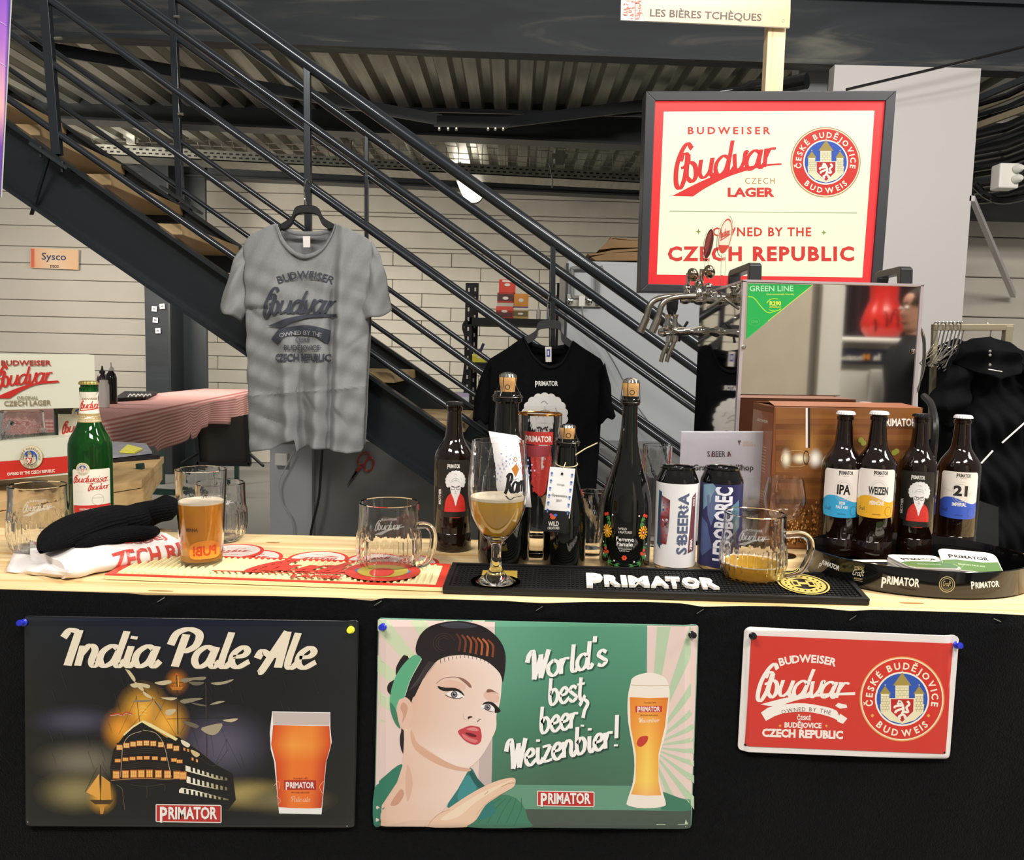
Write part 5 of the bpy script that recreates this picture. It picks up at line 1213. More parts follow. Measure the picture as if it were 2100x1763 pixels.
A.script('#d8402f', 'Budvar', .21, -.048, .036, 1, .42, width=.25, shear=.5); A.text('#d8402f', 'LAGER', .335, -.0125, .014, 1, width=.085, bold=.08)
A.line('#d8402f', [(.16, -.03), (.3, -.036), (.47, -.046)], .006, 1)
A.disc('#cf3a2c', L_ - .105, -Hh * .47, .062, Hh * .43, 1, 30); A.disc('#b9a440', L_ - .105, -Hh * .47, .042, Hh * .29, 2, 26); A.disc('#4a74b8', L_ - .105, -Hh * .47, .046, Hh * .2, 1.8, 26); A.disc('#cf3a2c', L_ - .105, -Hh * .4, .02, Hh * .2, 3, 20)
A.build('print', PR, t)
# black rubber mat
t = thing('bar_mat', 'black studded rubber bar mat with raised white lettering', 'bar mat', Z(1340, 1215, ZC))
q = [Z(908, 1217, zc), Z(1783, 1241, zc), Z(1735, 1186, zc), Z(928, 1164, zc)]
MB().prism(q, (0, 0, .006)).build('base', M('rubber'), t, bevel=.001)
up_ = Vector((0, 0, .006))
def Q2(u, v, e=0): return (q[0] * (1 - u) + q[1] * u) * (1 - v) + (q[3] * (1 - u) + q[2] * u) * v + up_ + Vector((0, 0, e))
for c4 in (((0, 0), (1, 0), (1, .07), (0, .07)), ((0, .94), (1, .94), (1, 1), (0, 1)), ((0, .07), (.012, .07), (.012, .94), (0, .94)), ((.988, .07), (1, .07), (1, .94), (.988, .94))):
    MB().prism([Q2(*p) for p in c4], (0, 0, .004)).build('rim', M('rubber'), t)
mb = MB(); L2 = (q[1] - q[0]).length; nu, nv = 92, 10
for i in range(nu):
    for j in range(nv):
        u = .018 + .965 * (i + .5) / nu; v = .1 + .81 * (j + .5) / nv; p = Q2(u, v)
        mb.box(p.x - .0022, p.x + .0022, p.y - .0026, p.y + .0026, p.z, p.z + .0028)
mb.build('stud', M('rubber'), t, kind='stuff', weld=False)
mw = mat('raised_white', '#efe9dd', .5, var=.02)
def raised(par, s_, u0, u1, v0, v1, h, m, name, bold=.05):
    vs, fs = text_mesh(s_, bold); xa_, xb_ = min(a for a, b in vs), max(a for a, b in vs); ya_, yb_ = min(b for a, b in vs), max(b for a, b in vs)
    k_ = MB(); bot = [Q2(u0 + (u1 - u0) * (a - xa_) / (xb_ - xa_), v0 + (v1 - v0) * (b - ya_) / (yb_ - ya_), .003) for a, b in vs]
    top = [p + Vector((0, 0, h)) for p in bot]; n_ = len(vs); ed = {}
    for f_ in fs:
        for i in range(len(f_)):
            e = (f_[i], f_[(i + 1) % len(f_)]); ed[e] = 1
    fc = [tuple(i + n_ for i in f_) for f_ in fs] + [(a, b, b + n_, a + n_) for a, b in ed if (b, a) not in ed]
    k_.add(bot + top, fc); return k_.build(name, m, par)
x0_ = .338; 
raised(t, 'P', .338, .378, .14, .62, .0045, mw, 'letter')
for l_, a_, b_ in zip('RIMATOR', (.381, .422, .440, .492, .531, .569, .615), (.419, .436, .489, .534, .566, .612, .655)): raised(t, l_, a_, b_, .20, .56, .0045, mw, 'letter')
A = Art(lambda x, y, e: Q2(x, -y, .0034 + e), .0003)
cxm, cym = .868, -.50
for r0, r1, c_ in ((.0, 1, '#0e0e0e'), (.93, 1, '#c9b45e'), (.5, .86, '#c9b45e')): 
    A.raw(c_, [(cxm + .062 * r * math.cos(2 * PI * i / 40), cym + .40 * r * math.sin(2 * PI * i / 40)) for i in range(40) for r in (r0, r1)], [(2 * i, 2 * i + 1, (2 * i + 3) % 80, (2 * i + 2) % 80) for i in range(40)], 2 + r0)
for i in range(18): a_ = 2 * PI * i / 18; A.disc('#17150d', cxm + .042 * math.cos(a_), cym + .27 * math.sin(a_), .0024, .02, 4, 8)
A.rect('#c9b45e', cxm - .028, cym - .12, cxm - .009, cym + .12, 4); A.rect('#c9b45e', cxm + .009, cym - .12, cxm + .028, cym + .12, 4); A.rect('#c9b45e', cxm - .01, cym - .04, cxm + .01, cym + .04, 4)
for s_ in (-.019, .019): A.rect('#17150d', cxm + s_ - .005, cym - .06, cxm + s_ + .005, cym + .06, 5)
A.build('emblem', PR, t)
ZM = ZC + .012
# gold token stack under the chalice foot
pz = Z(1020, 1200, ZM)
def slab(name, quad, z, h, m, **k): return MB().prism([Z(x, y, z) for x, y in quad], (0, 0, h)).build(name, m, **k)
tag(slab('gold_label', [(984, 1202), (1060, 1203), (1061, 1177), (990, 1176)], ZC + .0065, .006, mat('gold_card', '#c9a94a', .35, metal=.3)), 'small gold square plate under the foot of the stemmed beer glass', 'plate')
# beer coasters behind the red mat
for i, (x, y, rx, lab, rot) in enumerate(((516, 1143, 58, 'round white coaster with a red rim between the pint and the middle coaster', 0), (652, 1146, 70, 'round white coaster showing its script upside down, left of the empty mug', PI * .95), (770, 1152, 62, 'round coaster hidden mostly under the empty mug', 0), (838, 1154, 66, 'round white coaster with a red rim sticking out right of the empty mug', 0.15), (478, 1134, 40, 'round coaster under the rear mug, behind the pint glass', 0))):
    p = Z(x, y, ZC + .001); r_ = rx / ppm(p.y + .1) * 1.0; r_ = .0535; z = ZC + .0005 + (.0016 if i in (2,) else 0) + (.0032 if i == 4 else 0)
    t = thing('beer_coaster', lab, 'coaster', (p.x, p.y, z), 'round coasters behind the red bar mat')
    MB().lathe([(r_, 0), (r_, .0014)], (p.x, p.y, z), 36).build('board', mr, t)
    A = Art(rmap((p.x, p.y, z + .0015), (math.cos(rot), math.sin(rot), 0), (math.sin(rot), -math.cos(rot), 0), (0, 0, 1)), .00005)
    A.disc('#f3e2d8', 0, 0, r_ * .88, None, 1, 36); brand(A, -.032, .008, .064, '#c93a30', 2, rot=-.1); A.text('#c93a30', 'BUDWEISER', 0, -.018, .004, 2, width=.036); A.text('#a89070', 'CZECH LAGER', 0, .028, .004, 2, width=.036)
    A.build('print', PR, t)
# ================================================================ turned vessels
def foot(px, py, hw, z=ZC):
    p = Z(px, py, z); y = p.y
    for _ in range(3): r = hw * y / FPX / math.sqrt(1 + ((px - 1050) / FPX) ** 2) * 1.02; y = p.y + r
    k = Z(px, py, z); d = k - CAM; s_ = y / d.y
    return (CAM.x + d.x * s_, y, z), r
def topz(px, py, y): return W(px, py, y).z
beer = {}
def liquid(name, col, dens=None):
    m = glass(name, srgb(col), 0, 1.34); return m
def liq(name, col, gold=.0):
    if name in MATS: return MATS[name]
    m = bpy.data.materials.new(name); m.use_nodes = True; MATS[name] = m; nt = m.node_tree; b = nt.nodes['Principled BSDF']
    b.inputs['Base Color'].default_value = srgb(col); b.inputs['Transmission Weight'].default_value = gold or .82; b.inputs['Roughness'].default_value = .03; b.inputs['IOR'].default_value = 1.33
    return m
amber = liq('lager', '#ffac1e', .5); cloudy = liq('pale_beer', '#f8bf38', .4) 
mat('froth', '#f3e3c8', .7, var=.05, scale=200)
# pint glass in front
def vessel(t, c, prof_out, th, base, m=GL, n=40, mod=None, name='glass_body'):
    po = prof_out; z1 = po[-1][1]
    inner = [(max(.001, r - th), z) for r, z in po if z > base][::-1]
    full = [(0, 0)] + po + [(po[-1][0] - th * .5, z1 + th * .35)] + inner + [(inner[-1][0] * .9, base), (0, base)]
    return MB().lathe(full, c, n, mod=mod).build(name, m, t, smooth=True)
def interp(po, z):
    for (r0, z0), (r1, z1) in zip(po[:-1], po[1:]):
        if z0 <= z <= z1: return r0 + (r1 - r0) * (z - z0) / max(1e-6, z1 - z0)
    return po[-1][0]
def fill(t, c, po, th, base, lev, m, head=0, name='beer'):
    pr = [(0, base + .0004)] + [(interp(po, max(base, z)) - th - .0006, z) for z in [base + .0004 + (lev - base) * k / 10 for k in range(11)]] + [(0, lev)]
    o = MB().lathe(pr, c, 40).build(name, m, t, smooth=True)
    if head:
        r = interp(po, lev) - th - .0007; MB().lathe([(0, lev + .0003), (r, lev + .0003), (r, lev + head), (r * .6, lev + head + .0006), (0, lev + head)], c, 40).build('foam', M('froth'), t, smooth=True)
c, r = foot(414, 1176, 43); H = topz(414, 962, c[1]) - ZC; R1 = r * 54 / 43
t = thing('pint_glass', 'straight pint glass of golden lager between the cap and the rear mug', 'glass', c)
po = [(r * .93, 0), (r, .004), (r * 1.0, .012)] + [(r + (R1 - r) * (k / 8) ** .8, .012 + (H - .012) * k / 8) for k in range(1, 9)]
vessel(t, c, po, .0022, .017); lev = topz(414, 1030, c[1]) - ZC; fill(t, c, po, .0022, .017, lev, amber, .004)
A = Art(cylmap(c[0], c[1], c[2] + H, lambda z: interp(po, z - ZC) + .0001, .001), .00005, step=(4, 0))
A.text('#2a2622', 'BERNA', -17, H * 1000 * .58, 5, 1, width=22, bold=.03); A.text('#3a3632', 'CE 0,5 L', 8, H * 1000 * .25, 3, 1, width=16)
A.build('print', PR, t)
# back-of-glass logo as seen through the beer, painted mirrored on the front
A = Art(lambda x, y, e: (lambda q: Vector((c[0] + math.sin(q) * (r * 1.06 + e), c[1] - math.cos(q) * (r * 1.06 + e), c[2] + .034 + y * .001)))(.15 + x / (r * 1000) - math.atan2(c[0], c[1])), .0001, down=False, step=(4, 0))
A.poly('#e8932a', crom([(-22, -8), (0, -10), (24, -8), (25, 10), (12, 19), (-6, 20), (-22, 12)], 3, True), 1); A.text('#c8431c', 'PUB!', 0, -4, 15, 3, width=-36, bold=.03)
A.build('print', PR, t)
# barrel mugs
def mug(px, py, hw, ptop, label, ang=0, lev=None, name='beer_mug', hwt=.93, hscale=1.0, logo=True, foam=0):
    c, r = foot(px, py, hw); 
    return mug_at(c, r, topz(px, ptop, c[1]) - c[2], label, ang, lev, name, hscale, logo, foam)
def mug_at(c, r, H, label, ang=0, lev=None, name='beer_mug', hscale=1.0, logo=True, foam=0, par=None, rt_=1.06):
    t = thing(name, label, 'mug', c, 'dimpled barrel mugs on the bar') if par is None else par
    # r is the base contact half-width scaled to the belly
    po = [(r * .66, 0), (r * .82, H * .05), (r * .93, H * .13), (r * 1.0, H * .3), (r * 1.0, H * .45), (r * .975, H * .6), (r * .95, H * .72), (r * .935, H * .86), (r * .935, H)]
    N = 84
    def mod(a, z):
        if z < H * .07 or z > H * .60: return 1
        return 1 + .026 * (1 if math.cos(a * 21) > 0 else -1) * min(1, (z - H * .07) / (H * .1)) * min(1, (H * .60 - z) / (H * .02))
    prof = []; 
    for (a, b), (c_, d) in zip(po[:-1], po[1:]):
        for k in range(3): prof.append((a + (c_ - a) * k / 3, b + (d - b) * k / 3))
    prof.append(po[-1])
    th = .0036; z1 = H; base = H * .085
    inner = [(rr_ - th, z) for rr_, z in prof if z > base][::-1]
    outer = MB(); full = [(0, .002), (r * .5, .0015)] + prof + [(prof[-1][0] - th * .5, z1 + .0015)] + inner + [(inner[-1][0] * .85, base), (0, base)]
    nout = len(prof) + 2
    outer.lathe(full, c, N, mod=lambda a, z: mod(a, z)); outer.build('glass_body', GL, t, smooth=True)
    if lev:
        fill(t, c, [(q * 1.0 - .001, z) for q, z in prof], th, base, lev, cloudy, 0)
        rl = interp(prof, lev) - th - .001; MB().lathe([(rl, lev + .0003), (rl, lev + .0018), (rl - .0035, lev + .0012), (rl - .0035, lev + .0003)], c, 40, closed=True).build('foam', M('froth'), t, smooth=True)
    ca, sa = math.cos(ang), math.sin(ang); D = Vector((ca, sa, 0)); cc = Vector(c); hw_ = .028 * hscale
    pts = crom([cc + D * (r * .93) + Vector((0, 0, H * .70)), cc + D * (r * .93 + hw_ * .75) + Vector((0, 0, H * .72)), cc + D * (r * .95 + hw_ * 1.1) + Vector((0, 0, H * .62)), cc + D * (r * .95 + hw_ * 1.1) + Vector((0, 0, H * .42)), cc + D * (r * .95 + hw_ * .75) + Vector((0, 0, H * .2)), cc + D * (r * .93) + Vector((0, 0, H * .12))], 5)
    MB().tube([tuple(p) for p in pts], .0062, 12).build('handle', GLT, t, smooth=True)
    if logo:
        A = Art(cylmap(c[0], c[1], c[2] + H * .80, lambda z: interp(prof, z - c[2]) + .0006, .001), .00003, step=(5, 0))
        A.text('#e2ddd0', 'BUDWEISER', 0, -3, 3.2, 1, width=26, bold=.03); brand(A, -24, 12, 46, '#ddd8ca', 1, rot=-.0)
        A.build('embossed_script', M('etch') if 'etch' in MATS else PR, t)
    return t
em = bpy.data.materials.new('etch'); em.use_nodes = True; MATS['etch'] = em
_b = em.node_tree.nodes['Principled BSDF']; _b.inputs['Base Color'].default_value = (.75, .75, .7, 1); _b.inputs['Alpha'].default_value = .35; _b.inputs['Roughness'].default_value = .2
mug(82, 1148, 62 * 1.08, 995, 'empty ribbed glass mug at the far left, beside the green bottle', ang=.35, logo=True)
mug(452, 1120, 56, 990, 'ribbed glass mug standing behind the pint glass', ang=2.5, logo=True)
mug(797, 1187, 66, 1030, 'empty ribbed mug on the red and cream bar mat, handle at the right', ang=-.35, logo=True)
mug(1540, 1212, 69, 1052, 'ribbed mug with a little beer left, on the black bar mat', ang=-.05, lev=.034, hscale=1.35)
# stemmed beer glass
c, r = foot(1016, 1206, 52, ZM + .001); H = topz(1020, 905, c[1]) - c[2]
t = thing('stemmed_beer_glass', 'stemmed chalice of cloudy beer with black gothic script', 'glass', c)
zz = lambda py: topz(1020, py, c[1]) - c[2]; S_ = c[1] / FPX
zl = [(1205, 51), (1201, 52), (1192, 42), (1180, 24), (1165, 13), (1140, 10), (1118, 11), (1108, 16)]
bowl = [(1105, 20), (1090, 34), (1070, 47), (1045, 57), (1020, 60.5), (995, 62), (960, 60), (930, 57.5), (903, 55)]
prf = [(b * S_, max(0, zz(a))) for a, b in zl]; prb = crom([(b * S_, zz(a)) for a, b in bowl], 3)
prf[0] = (51 * S_, 0); th = .0022
full = [(0, 0)] + prf + prb + [(b - th, z) for b, z in prb[::-1] if z > zz(1100)] + [(0, zz(1102))]
MB().lathe(full, c, 48).build('glass_body', GL, t, smooth=True)
lev = zz(1022); pb = [(q - th - .0006, z) for q, z in prb if z > zz(1099) and z < lev]
MB().lathe([(0, zz(1099))] + pb + [(pb[-1][0], lev), (0, lev)], c, 44).build('beer', cloudy, t, smooth=True)
rl = pb[-1][0]; MB().lathe([(0, lev + .0004), (rl, lev + .0004), (rl, lev + .0045), (rl - .006, lev + .005), (rl - .009, lev + .0025), (0, lev + .002)], c, 44).build('foam', M('froth'), t, smooth=True)
rb = lambda z: interp(prb, z - c[2])
A = Art(cylmap(c[0], c[1], c[2] + zz(1000), rb, S_, turn=0), .00004, step=(6, 0))
A.script('#15151a', 'Ram', 12, 0, 21, 1, .42, width=56, shear=.1, thin=.35); A.line('#15151a', [(16, 6), (26, 14), (36, 10), (56, 9)], 3, 1, thin=.4)
A.poly('#b9742c', [(28, -48), (40, -58), (48, -46), (38, -30)], 1); A.ring('#b9742c', 38, -66, 3, 5, 1, 14); A.text('#5a5a64', 'CRAFT', 36, -24, 4, 1, width=22)
A.build('print', PR, t)
for i in range(14):
    a_ = random.random() * .9 - .95; z = zz(905 + random.random() * 85); base = math.atan2(c[0], c[1]) - a_; R = interp(prb, z) + .0002
    if i % 2 == 0: p = (c[0] - math.sin(base) * R, c[1] - math.cos(base) * R, c[2] + z); MB().lathe([(0, -.0008), (.0012, 0), (0, .0008)], p, 8).build('droplet', GL, t, smooth=True)
# tall wheat glass with gilt rim
c, r = foot(1100, 1146, 38); H = topz(1098, 848, c[1]) - c[2]; S_ = c[1] / FPX
t = thing('wheat_beer_glass', 'tall empty wheat beer glass with a gilt rim and red badge', 'glass', c)
hh = [(0, 31), (.02, 32), (.08, 28), (.2, 25), (.35, 25), (.5, 30), (.65, 39), (.78, 44), (.9, 45.5), (1, 45)]
po = crom([(b * S_, a * H) for a, b in hh], 3)
vessel(t, c, po, .002, H * .13); MB().lathe([(45.2 * S_, H - .0015), (45.4 * S_, H + .001), (44 * S_, H + .0022), (43 * S_, H + .001), (43.5 * S_, H - .0015)], c, 40, closed=True).build('gilt_rim', mat('gilt', '#c98a3c', .2, metal=1), t, smooth=True)
rb = lambda z: interp(po, z - c[2])
A = Art(cylmap(c[0], c[1], topz(1098, 895, c[1]), rb, S_), .00005, step=(6, 0))
A.rect('#c23a34', -34, -14, 28, 12, 1); A.logo('#f2e6e0', -3, 6, 56, 2); A.poly('#a8434a', [(-32, 14), (26, 14), (22, 36), (-26, 38)], 1); A.build('print', PR, t)
# tumblers behind
for px, py, hw, pt, lab in ((1209, 1141, 26, 1007, 'low straight tumbler behind the small corked bottle'), (1340, 1122, 28, 912, 'tall straight tumbler behind the white can')):
    c, r = foot(px, py, hw); H = topz(px, pt, c[1]) - c[2]; t = thing('tumbler', lab, 'glass', c)
    po = [(r * .95, 0), (r, .006), (r * 1.0, H * .4), (r * 1.04, H * .7), (r * 1.08, H)]; vessel(t, c, po, .002, .012, n=32, mod=lambda a, z: 1 + (.012 * math.cos(a * 16) if z < H * .55 else 0))
# tasting wine glasses
for px, py, hw, pt, lab in ((1612, 1112, 45, 966, 'rear small wine glass before the wood-print carton'), (1602, 1146, 42, 978, 'front small wine glass behind the mug of leftover beer'), (1536, 1120, 40, 975, 'small wine glass in front of the white price card')):
    c, r = foot(px, py, hw * .72); S_ = c[1] / FPX; H = topz(px, pt, c[1]) - c[2]; t = thing('wine_glass', lab, 'glass', c, 'small wine glasses at the carton')
    po = crom([(hw * .25 * S_, H * .44), (hw * .75 * S_, H * .52), (hw * 1.0 * S_, H * .68), (hw * .98 * S_, H * .8), (hw * .82 * S_, H)], 4)
    st_ = [(hw * .7 * S_, 0), (hw * .7 * S_, .002), (hw * .2 * S_, .006), (.0035, .014), (.0033, H * .36), (.006, H * .41)]
    MB().lathe([(0, 0)] + st_ + po + [(q - .0012, z) for q, z in po[::-1]] + [(0, H * .46)], c, 36).build('glass_body', GL, t, smooth=True)
# ================================================================ bottles
bg = mat('brown_glass', '#1a0c06', .05, coat=.6, trans=.35, ior=1.5, var=0); 
bgn = liq('brown_neck', '#5a2c12'); bgn.node_tree.nodes['Principled BSDF'].inputs['Transmission Weight'].default_value = .6; bgn.node_tree.nodes['Principled BSDF'].inputs['Base Color'].default_value = srgb('#4a2410')
dk = mat('dark_bottle', '#0a0b08', .045, coat=.7, var=.02)
grn = liq('green_glass', '#226c2a'); grn.node_tree.nodes['Principled BSDF'].inputs['Transmission Weight'].default_value = .8; grn.node_tree.nodes['Principled BSDF'].inputs['IOR'].default_value = 1.42
mat('cap_white', '#e9e6e6', .35, coat=.3, var=.02); mat('cap_black', '#111214', .25, coat=.4); mat('cap_gold', '#cdb56e', .25, metal=.8, var=.05)
def crown(t, c, z, r, m):
    MB().lathe([(r * 1.0, -.0065), (r * 1.06, -.0062), (r * 1.02, -.003), (r * .97, -.0008), (r * .8, 0), (0, .0003)], (c[0], c[1], z), 63, mod=lambda a, zz_: 1 + (.045 * math.cos(a * 21) if zz_ < -.002 else 0)).build('crown_cap', m, t, smooth=True)
NRW = [(.0, .93), (.008, .99), (.02, 1), (.12, .985), (.125, .96), (.16, .985), (.17, 1), (.60, 1), (.635, .99), (.665, .92), (.70, .76), (.735, .58), (.765, .48), (.80, .44), (.87, .395), (.935, .36), (.94, .41), (.962, .42), (.966, .36), (.985, .36)]
def beer_bottle(px, py, hw, ptop, label, z=ZC, m=None, capm='cap_white', prof=NRW, grp=None, name='beer_bottle', zc_=None):
    c, r = foot(px, py, hw, z); H = topz(px + 0, ptop, c[1]) - z; t = thing(name, label, 'bottle', c, grp)
    pr = [(b * r, a * H) for a, b in prof]; pr = [(0, .003), (r * .7, .0)] + pr + [(0, pr[-1][1])]
    MB().lathe(pr, c, 40).build('bottle_body', m or bg, t, smooth=True)
    if capm: crown(t, c, z + H, r * .42, M(capm))
    rf = lambda zz_: interp([(b * r, a * H) for a, b in prof], zz_ - z)
    return t, c, r, H, rf
def lab_art(c, r, z0, turn=0, vs=1.0):
    g_ = cylmap(c[0], c[1], z0, r, r / 100.0, turn); return Art(lambda x, y, e: g_(x, y * vs, e), .00004, step=(9, 0))
def rlab(x0, y0, x1, y1, q=14): return crom([(x0, y0 + q), (x0 + q * .35, y0 + q * .35), (x0 + q, y0)], 3) + crom([(x1 - q, y0), (x1 - q * .35, y0 + q * .35), (x1, y0 + q)], 3) + crom([(x1, y1 - q * 2), (x1 - q * .3, y1 - q * .8), (x1 - q * 1.2, y1 - 4), ((x0 + x1) / 2, y1), (x0 + q * 1.2, y1 - 4), (x0 + q * .3, y1 - q * .8), (x0, y1 - q * 2)], 3)
TR = ZC + .006
cl = '#ece3dc'
def craft_label(c, r, zt_, word, hue, sub, wsz, turn, sub2=''):
    A = lab_art(c, r, zt_, turn, 1.32); A.poly(cl, rlab(-95, 0, 95, 185), 1)
    wave = crom([(-95, 118), (-70, 104), (-35, 100), (0, 107), (35, 118), (70, 124), (95, 116)], 4)
    A.poly(hue, wave + crom([(95, 157), (91, 173), (78, 181), (0, 185), (-78, 181), (-91, 173), (-95, 157)], 3), 2)
    A.logo('#2a2625', 15, 20, 66, 2, .05); A.text('#8a8078', 'CZECH CRAFT', 15, 27, 3, 2, width=30)
    A.ring('#c4bcb4', 8, 82, 33, 35, 2); A.ring('#c4bcb4', 8, 82, 42, 43, 2)
    if word == '21': A.text('#2b2927', '21', 5, 92, 36, 3, bold=.05, width=66); A.line('#c4bcb4', [(-70, 70), (-20, 80), (60, 84)], 1.5, 2.5)
    else: A.text('#1f1d1c', word, 8, 94, wsz[0], 3, width=wsz[1], bold=.035)
    A.text('#f4efe9', sub, 4, 134, 11 if sub2 else 13, 3, width=28 if sub2 else 66, bold=.03)
    if sub2: A.text('#f4efe9', sub2, 4, 149, 11, 3, width=54, bold=.02)
    A.ring('#00000018' if 0 else '#3a3a4a', 62, 158, 17, 18.5, 3, 24); A.script('#26262c', 'Craft', -64, 158, 8, 3, .2, width=34, anchor='c'); A.text('#26262c', 'Czech brewery', 5, 172, 4, 3, width=40)
    A.build('label', PR, t)
def mother_label(c, r, zt_, turn=0, side=-1):
    A = lab_art(c, r, zt_, turn, 1.45); A.poly('#26241f', rlab(-92, 0, 92, 185), 1)
    for i in range(260): A.disc(random.choice(['#3c3a34', '#34322c']), -88 + random.random() * 176, 14 + random.random() * 150, .8, .8, 1.5, 4)
    A.logo('#e8e4dc', 20 if side > 0 else 0, 28, 64, 2, .05); mother(A, 12, 92, 62, lay=2, kx=1.4)
    A.poly('#26241f', [(-60, 184), (88, 184), (88, 204), (-60, 204)], 4)
    A.poly('#26241f', [(-50, 183), (80, 183), (80, 200), (-50, 200)], 1) if 0 else None
    A.text('#e8e4dc', 'MOTHER', -66, 132, 15, 3, width=56, rot=-PI / 2, bold=.03); A.text('#c8c4bc', 'IN LAW', -74, 118, 5, 3, width=22, rot=-PI / 2)
    A.build('label', PR, t)
gr_ = 'craft beer bottles standing in the oval tray'
t, c, r, H, rf = beer_bottle(1716, 1142, 43, 842, 'brown bottle with a white cap and a blue IPA label', TR, grp=gr_); zt1 = topz(1721, 957, c[1]); craft_label(c, r, zt1, 'IPA', '#35a4d6', 'INDIA', (34, 62), -.05, 'PALE ALE')
t, c, r, H, rf = beer_bottle(1783, 1150, 44, 842, 'brown bottle with a white cap and a yellow wheat beer label', TR, grp=gr_); zt1 = topz(1790, 957, c[1]); craft_label(c, r, zt1, 'WEIZEN', '#e6ac2c', 'PŠENIČNÉ', (27, 92), -.12)
t, c, r, H, rf = beer_bottle(1869, 1142, 42, 847, 'brown bottle with a black cap in the tray, black label with a white-haired lady', TR, capm='cap_black', grp=gr_); mother_label(c, r, topz(1876, 962, c[1]), -.05)
t, c, r, H, rf = beer_bottle(1954, 1136, 44, 850, 'brown bottle with a white cap and a royal blue label numbered 21', TR, grp=gr_); zt1 = topz(1963, 963, c[1]); craft_label(c, r, zt1, '21', '#3a5cc4', 'IMPERIAL', (34, 60), -.08)
beer_bottle(1750, 1108, 41, 866, 'brown bottle mostly hidden behind the IPA and wheat beer bottles', TR, grp=gr_)
t, c, r, H, rf = beer_bottle(927, 1134, 39, 823, 'brown bottle with a black cap beside the chalice, black label with a white-haired lady', capm='cap_black'); mother_label(c, r, topz(926, 938, c[1]), .0)
# green lager bottle
GB = [(.0, .92), (.008, .98), (.02, 1), (.60, 1), (.635, .985), (.67, .9), (.71, .72), (.75, .56), (.79, .47), (.84, .42), (.93, .375), (.935, .43), (.96, .43), (.965, .375), (.99, .36)]
t, c, r, H, rf = beer_bottle(190, 1137, 46, 781, 'green lager bottle with a gold cap and cream labels', m=grn, capm='cap_gold', prof=GB)
A = lab_art(c, r, topz(190, 957, c[1]), 0); A.poly('#ebe5d4', rlab(-88, 0, 98, 260, 8), 1); brand(A, -44, 74, 120, '#c8352c', 3, rot=-.02, swoosh=False); 
A.script('#c8352c', 'Budweiser', 10, 66, 17, 2.5, .28, width=150, anchor='c', rot=0.02) if 0 else None
A.poly('#ebe5d4', [(-86, 30), (97, 30), (97, 110), (-86, 110)], 4)
A.script('#c2352c', 'Budweiser', -84, 62, 19, 5, .28, width=170, shear=.3); A.script('#c2352c', 'Budvar', -14, 100, 17, 5, .28, width=104, shear=.3); A.line('#c2352c', [(-20, 68), (40, 66), (98, 60)], 2, 5)
A.ring('#c8c0ac', 30, 150, 26, 28, 5); A.rect('#c8c0ac', 4, 140, 56, 142, 5); A.rect('#d0382e', -86, 176, 97, 215, 4); A.text('#f0e8d8', 'ORIGINAL CZECH LAGER', 6, 200, 9, 5, width=120)
crest(A, -35, -3, 31, 6, red='#d9cfb4', ringc='#9a8440'); A.build('label', PR, t)
A = Art(cylmap(c[0], c[1], topz(190, 803, c[1]), rf, c[1] / FPX), .00004, step=(5, 12))
A.poly('#ebe5d4', [(-26, 0), (26, 0), (33, 46), (36, 62), (-36, 62), (-33, 46)], 1); A.poly('#a8905c', [(-33.5, 44), (33.5, 44), (36, 62), (-36, 62)], 2)
for i in range(3): A.text('#e9e0c4', 'BUDWEISER BUDVAR BREWERY', 0, 51 + i * 4.5, 2.4, 3, width=50)
A.text('#8a6a4a', 'BUDWEISER', 2, 16, 4, 3, width=36); A.script('#c8352c', 'Budvar', 2, 33, 8.5, 3, .3, width=46, anchor='c', shear=.35); A.line('#c8352c', [(-22, 38), (0, 36), (22, 33)], 2, 3); A.build('neck_label', PR, t)
# bottle and mug shown inside the display carton
t, c2_, r2_, H2_, rf2 = beer_bottle(140, 972, 36, 780, 'dark lager bottle inside the cream display carton', z=topz(140, 962, 2.2), m=dk, capm=None) if 0 else (None,) * 5
pc = W(142, 930, 2.22); t = thing('beer_bottle', 'dark lager bottle seen through the window of the cream carton', 'bottle', (pc.x, 2.24, topz(142, 930, 2.2)))
c = (pc.x, 2.24, ROOT[t.name].z); rB = .046; MB().lathe([(0, 0), (rB, 0), (rB, .13), (rB * .8, .15), (.014, .17)], c, 24).build('bottle_body', dk, t, smooth=True)
A = Art(cylmap(c[0], c[1], topz(142, 849, 2.2), rB, c[1] / FPX), .0001, step=(6, 0)); A.rect('#e6dfcd', -28, 0, 36, 46, 1); A.script('#c8352c', 'Budvar', -20, 36, 12, 2, .3, width=60, shear=.3); crest(A, 12, -3, 13, 3, red='#d9cfb4', detail=False); A.build('label', PR, t)
pc = W(40, 905, 2.22); t = thing('beer_mug', 'ribbed mug seen through the window of the cream carton', 'mug', (pc.x, 2.22, topz(40, 905, 2.2)))
mug_at((pc.x, 2.235, topz(40, 935, 2.2)), .058, .12, '', ang=2.6, par=t, logo=False)
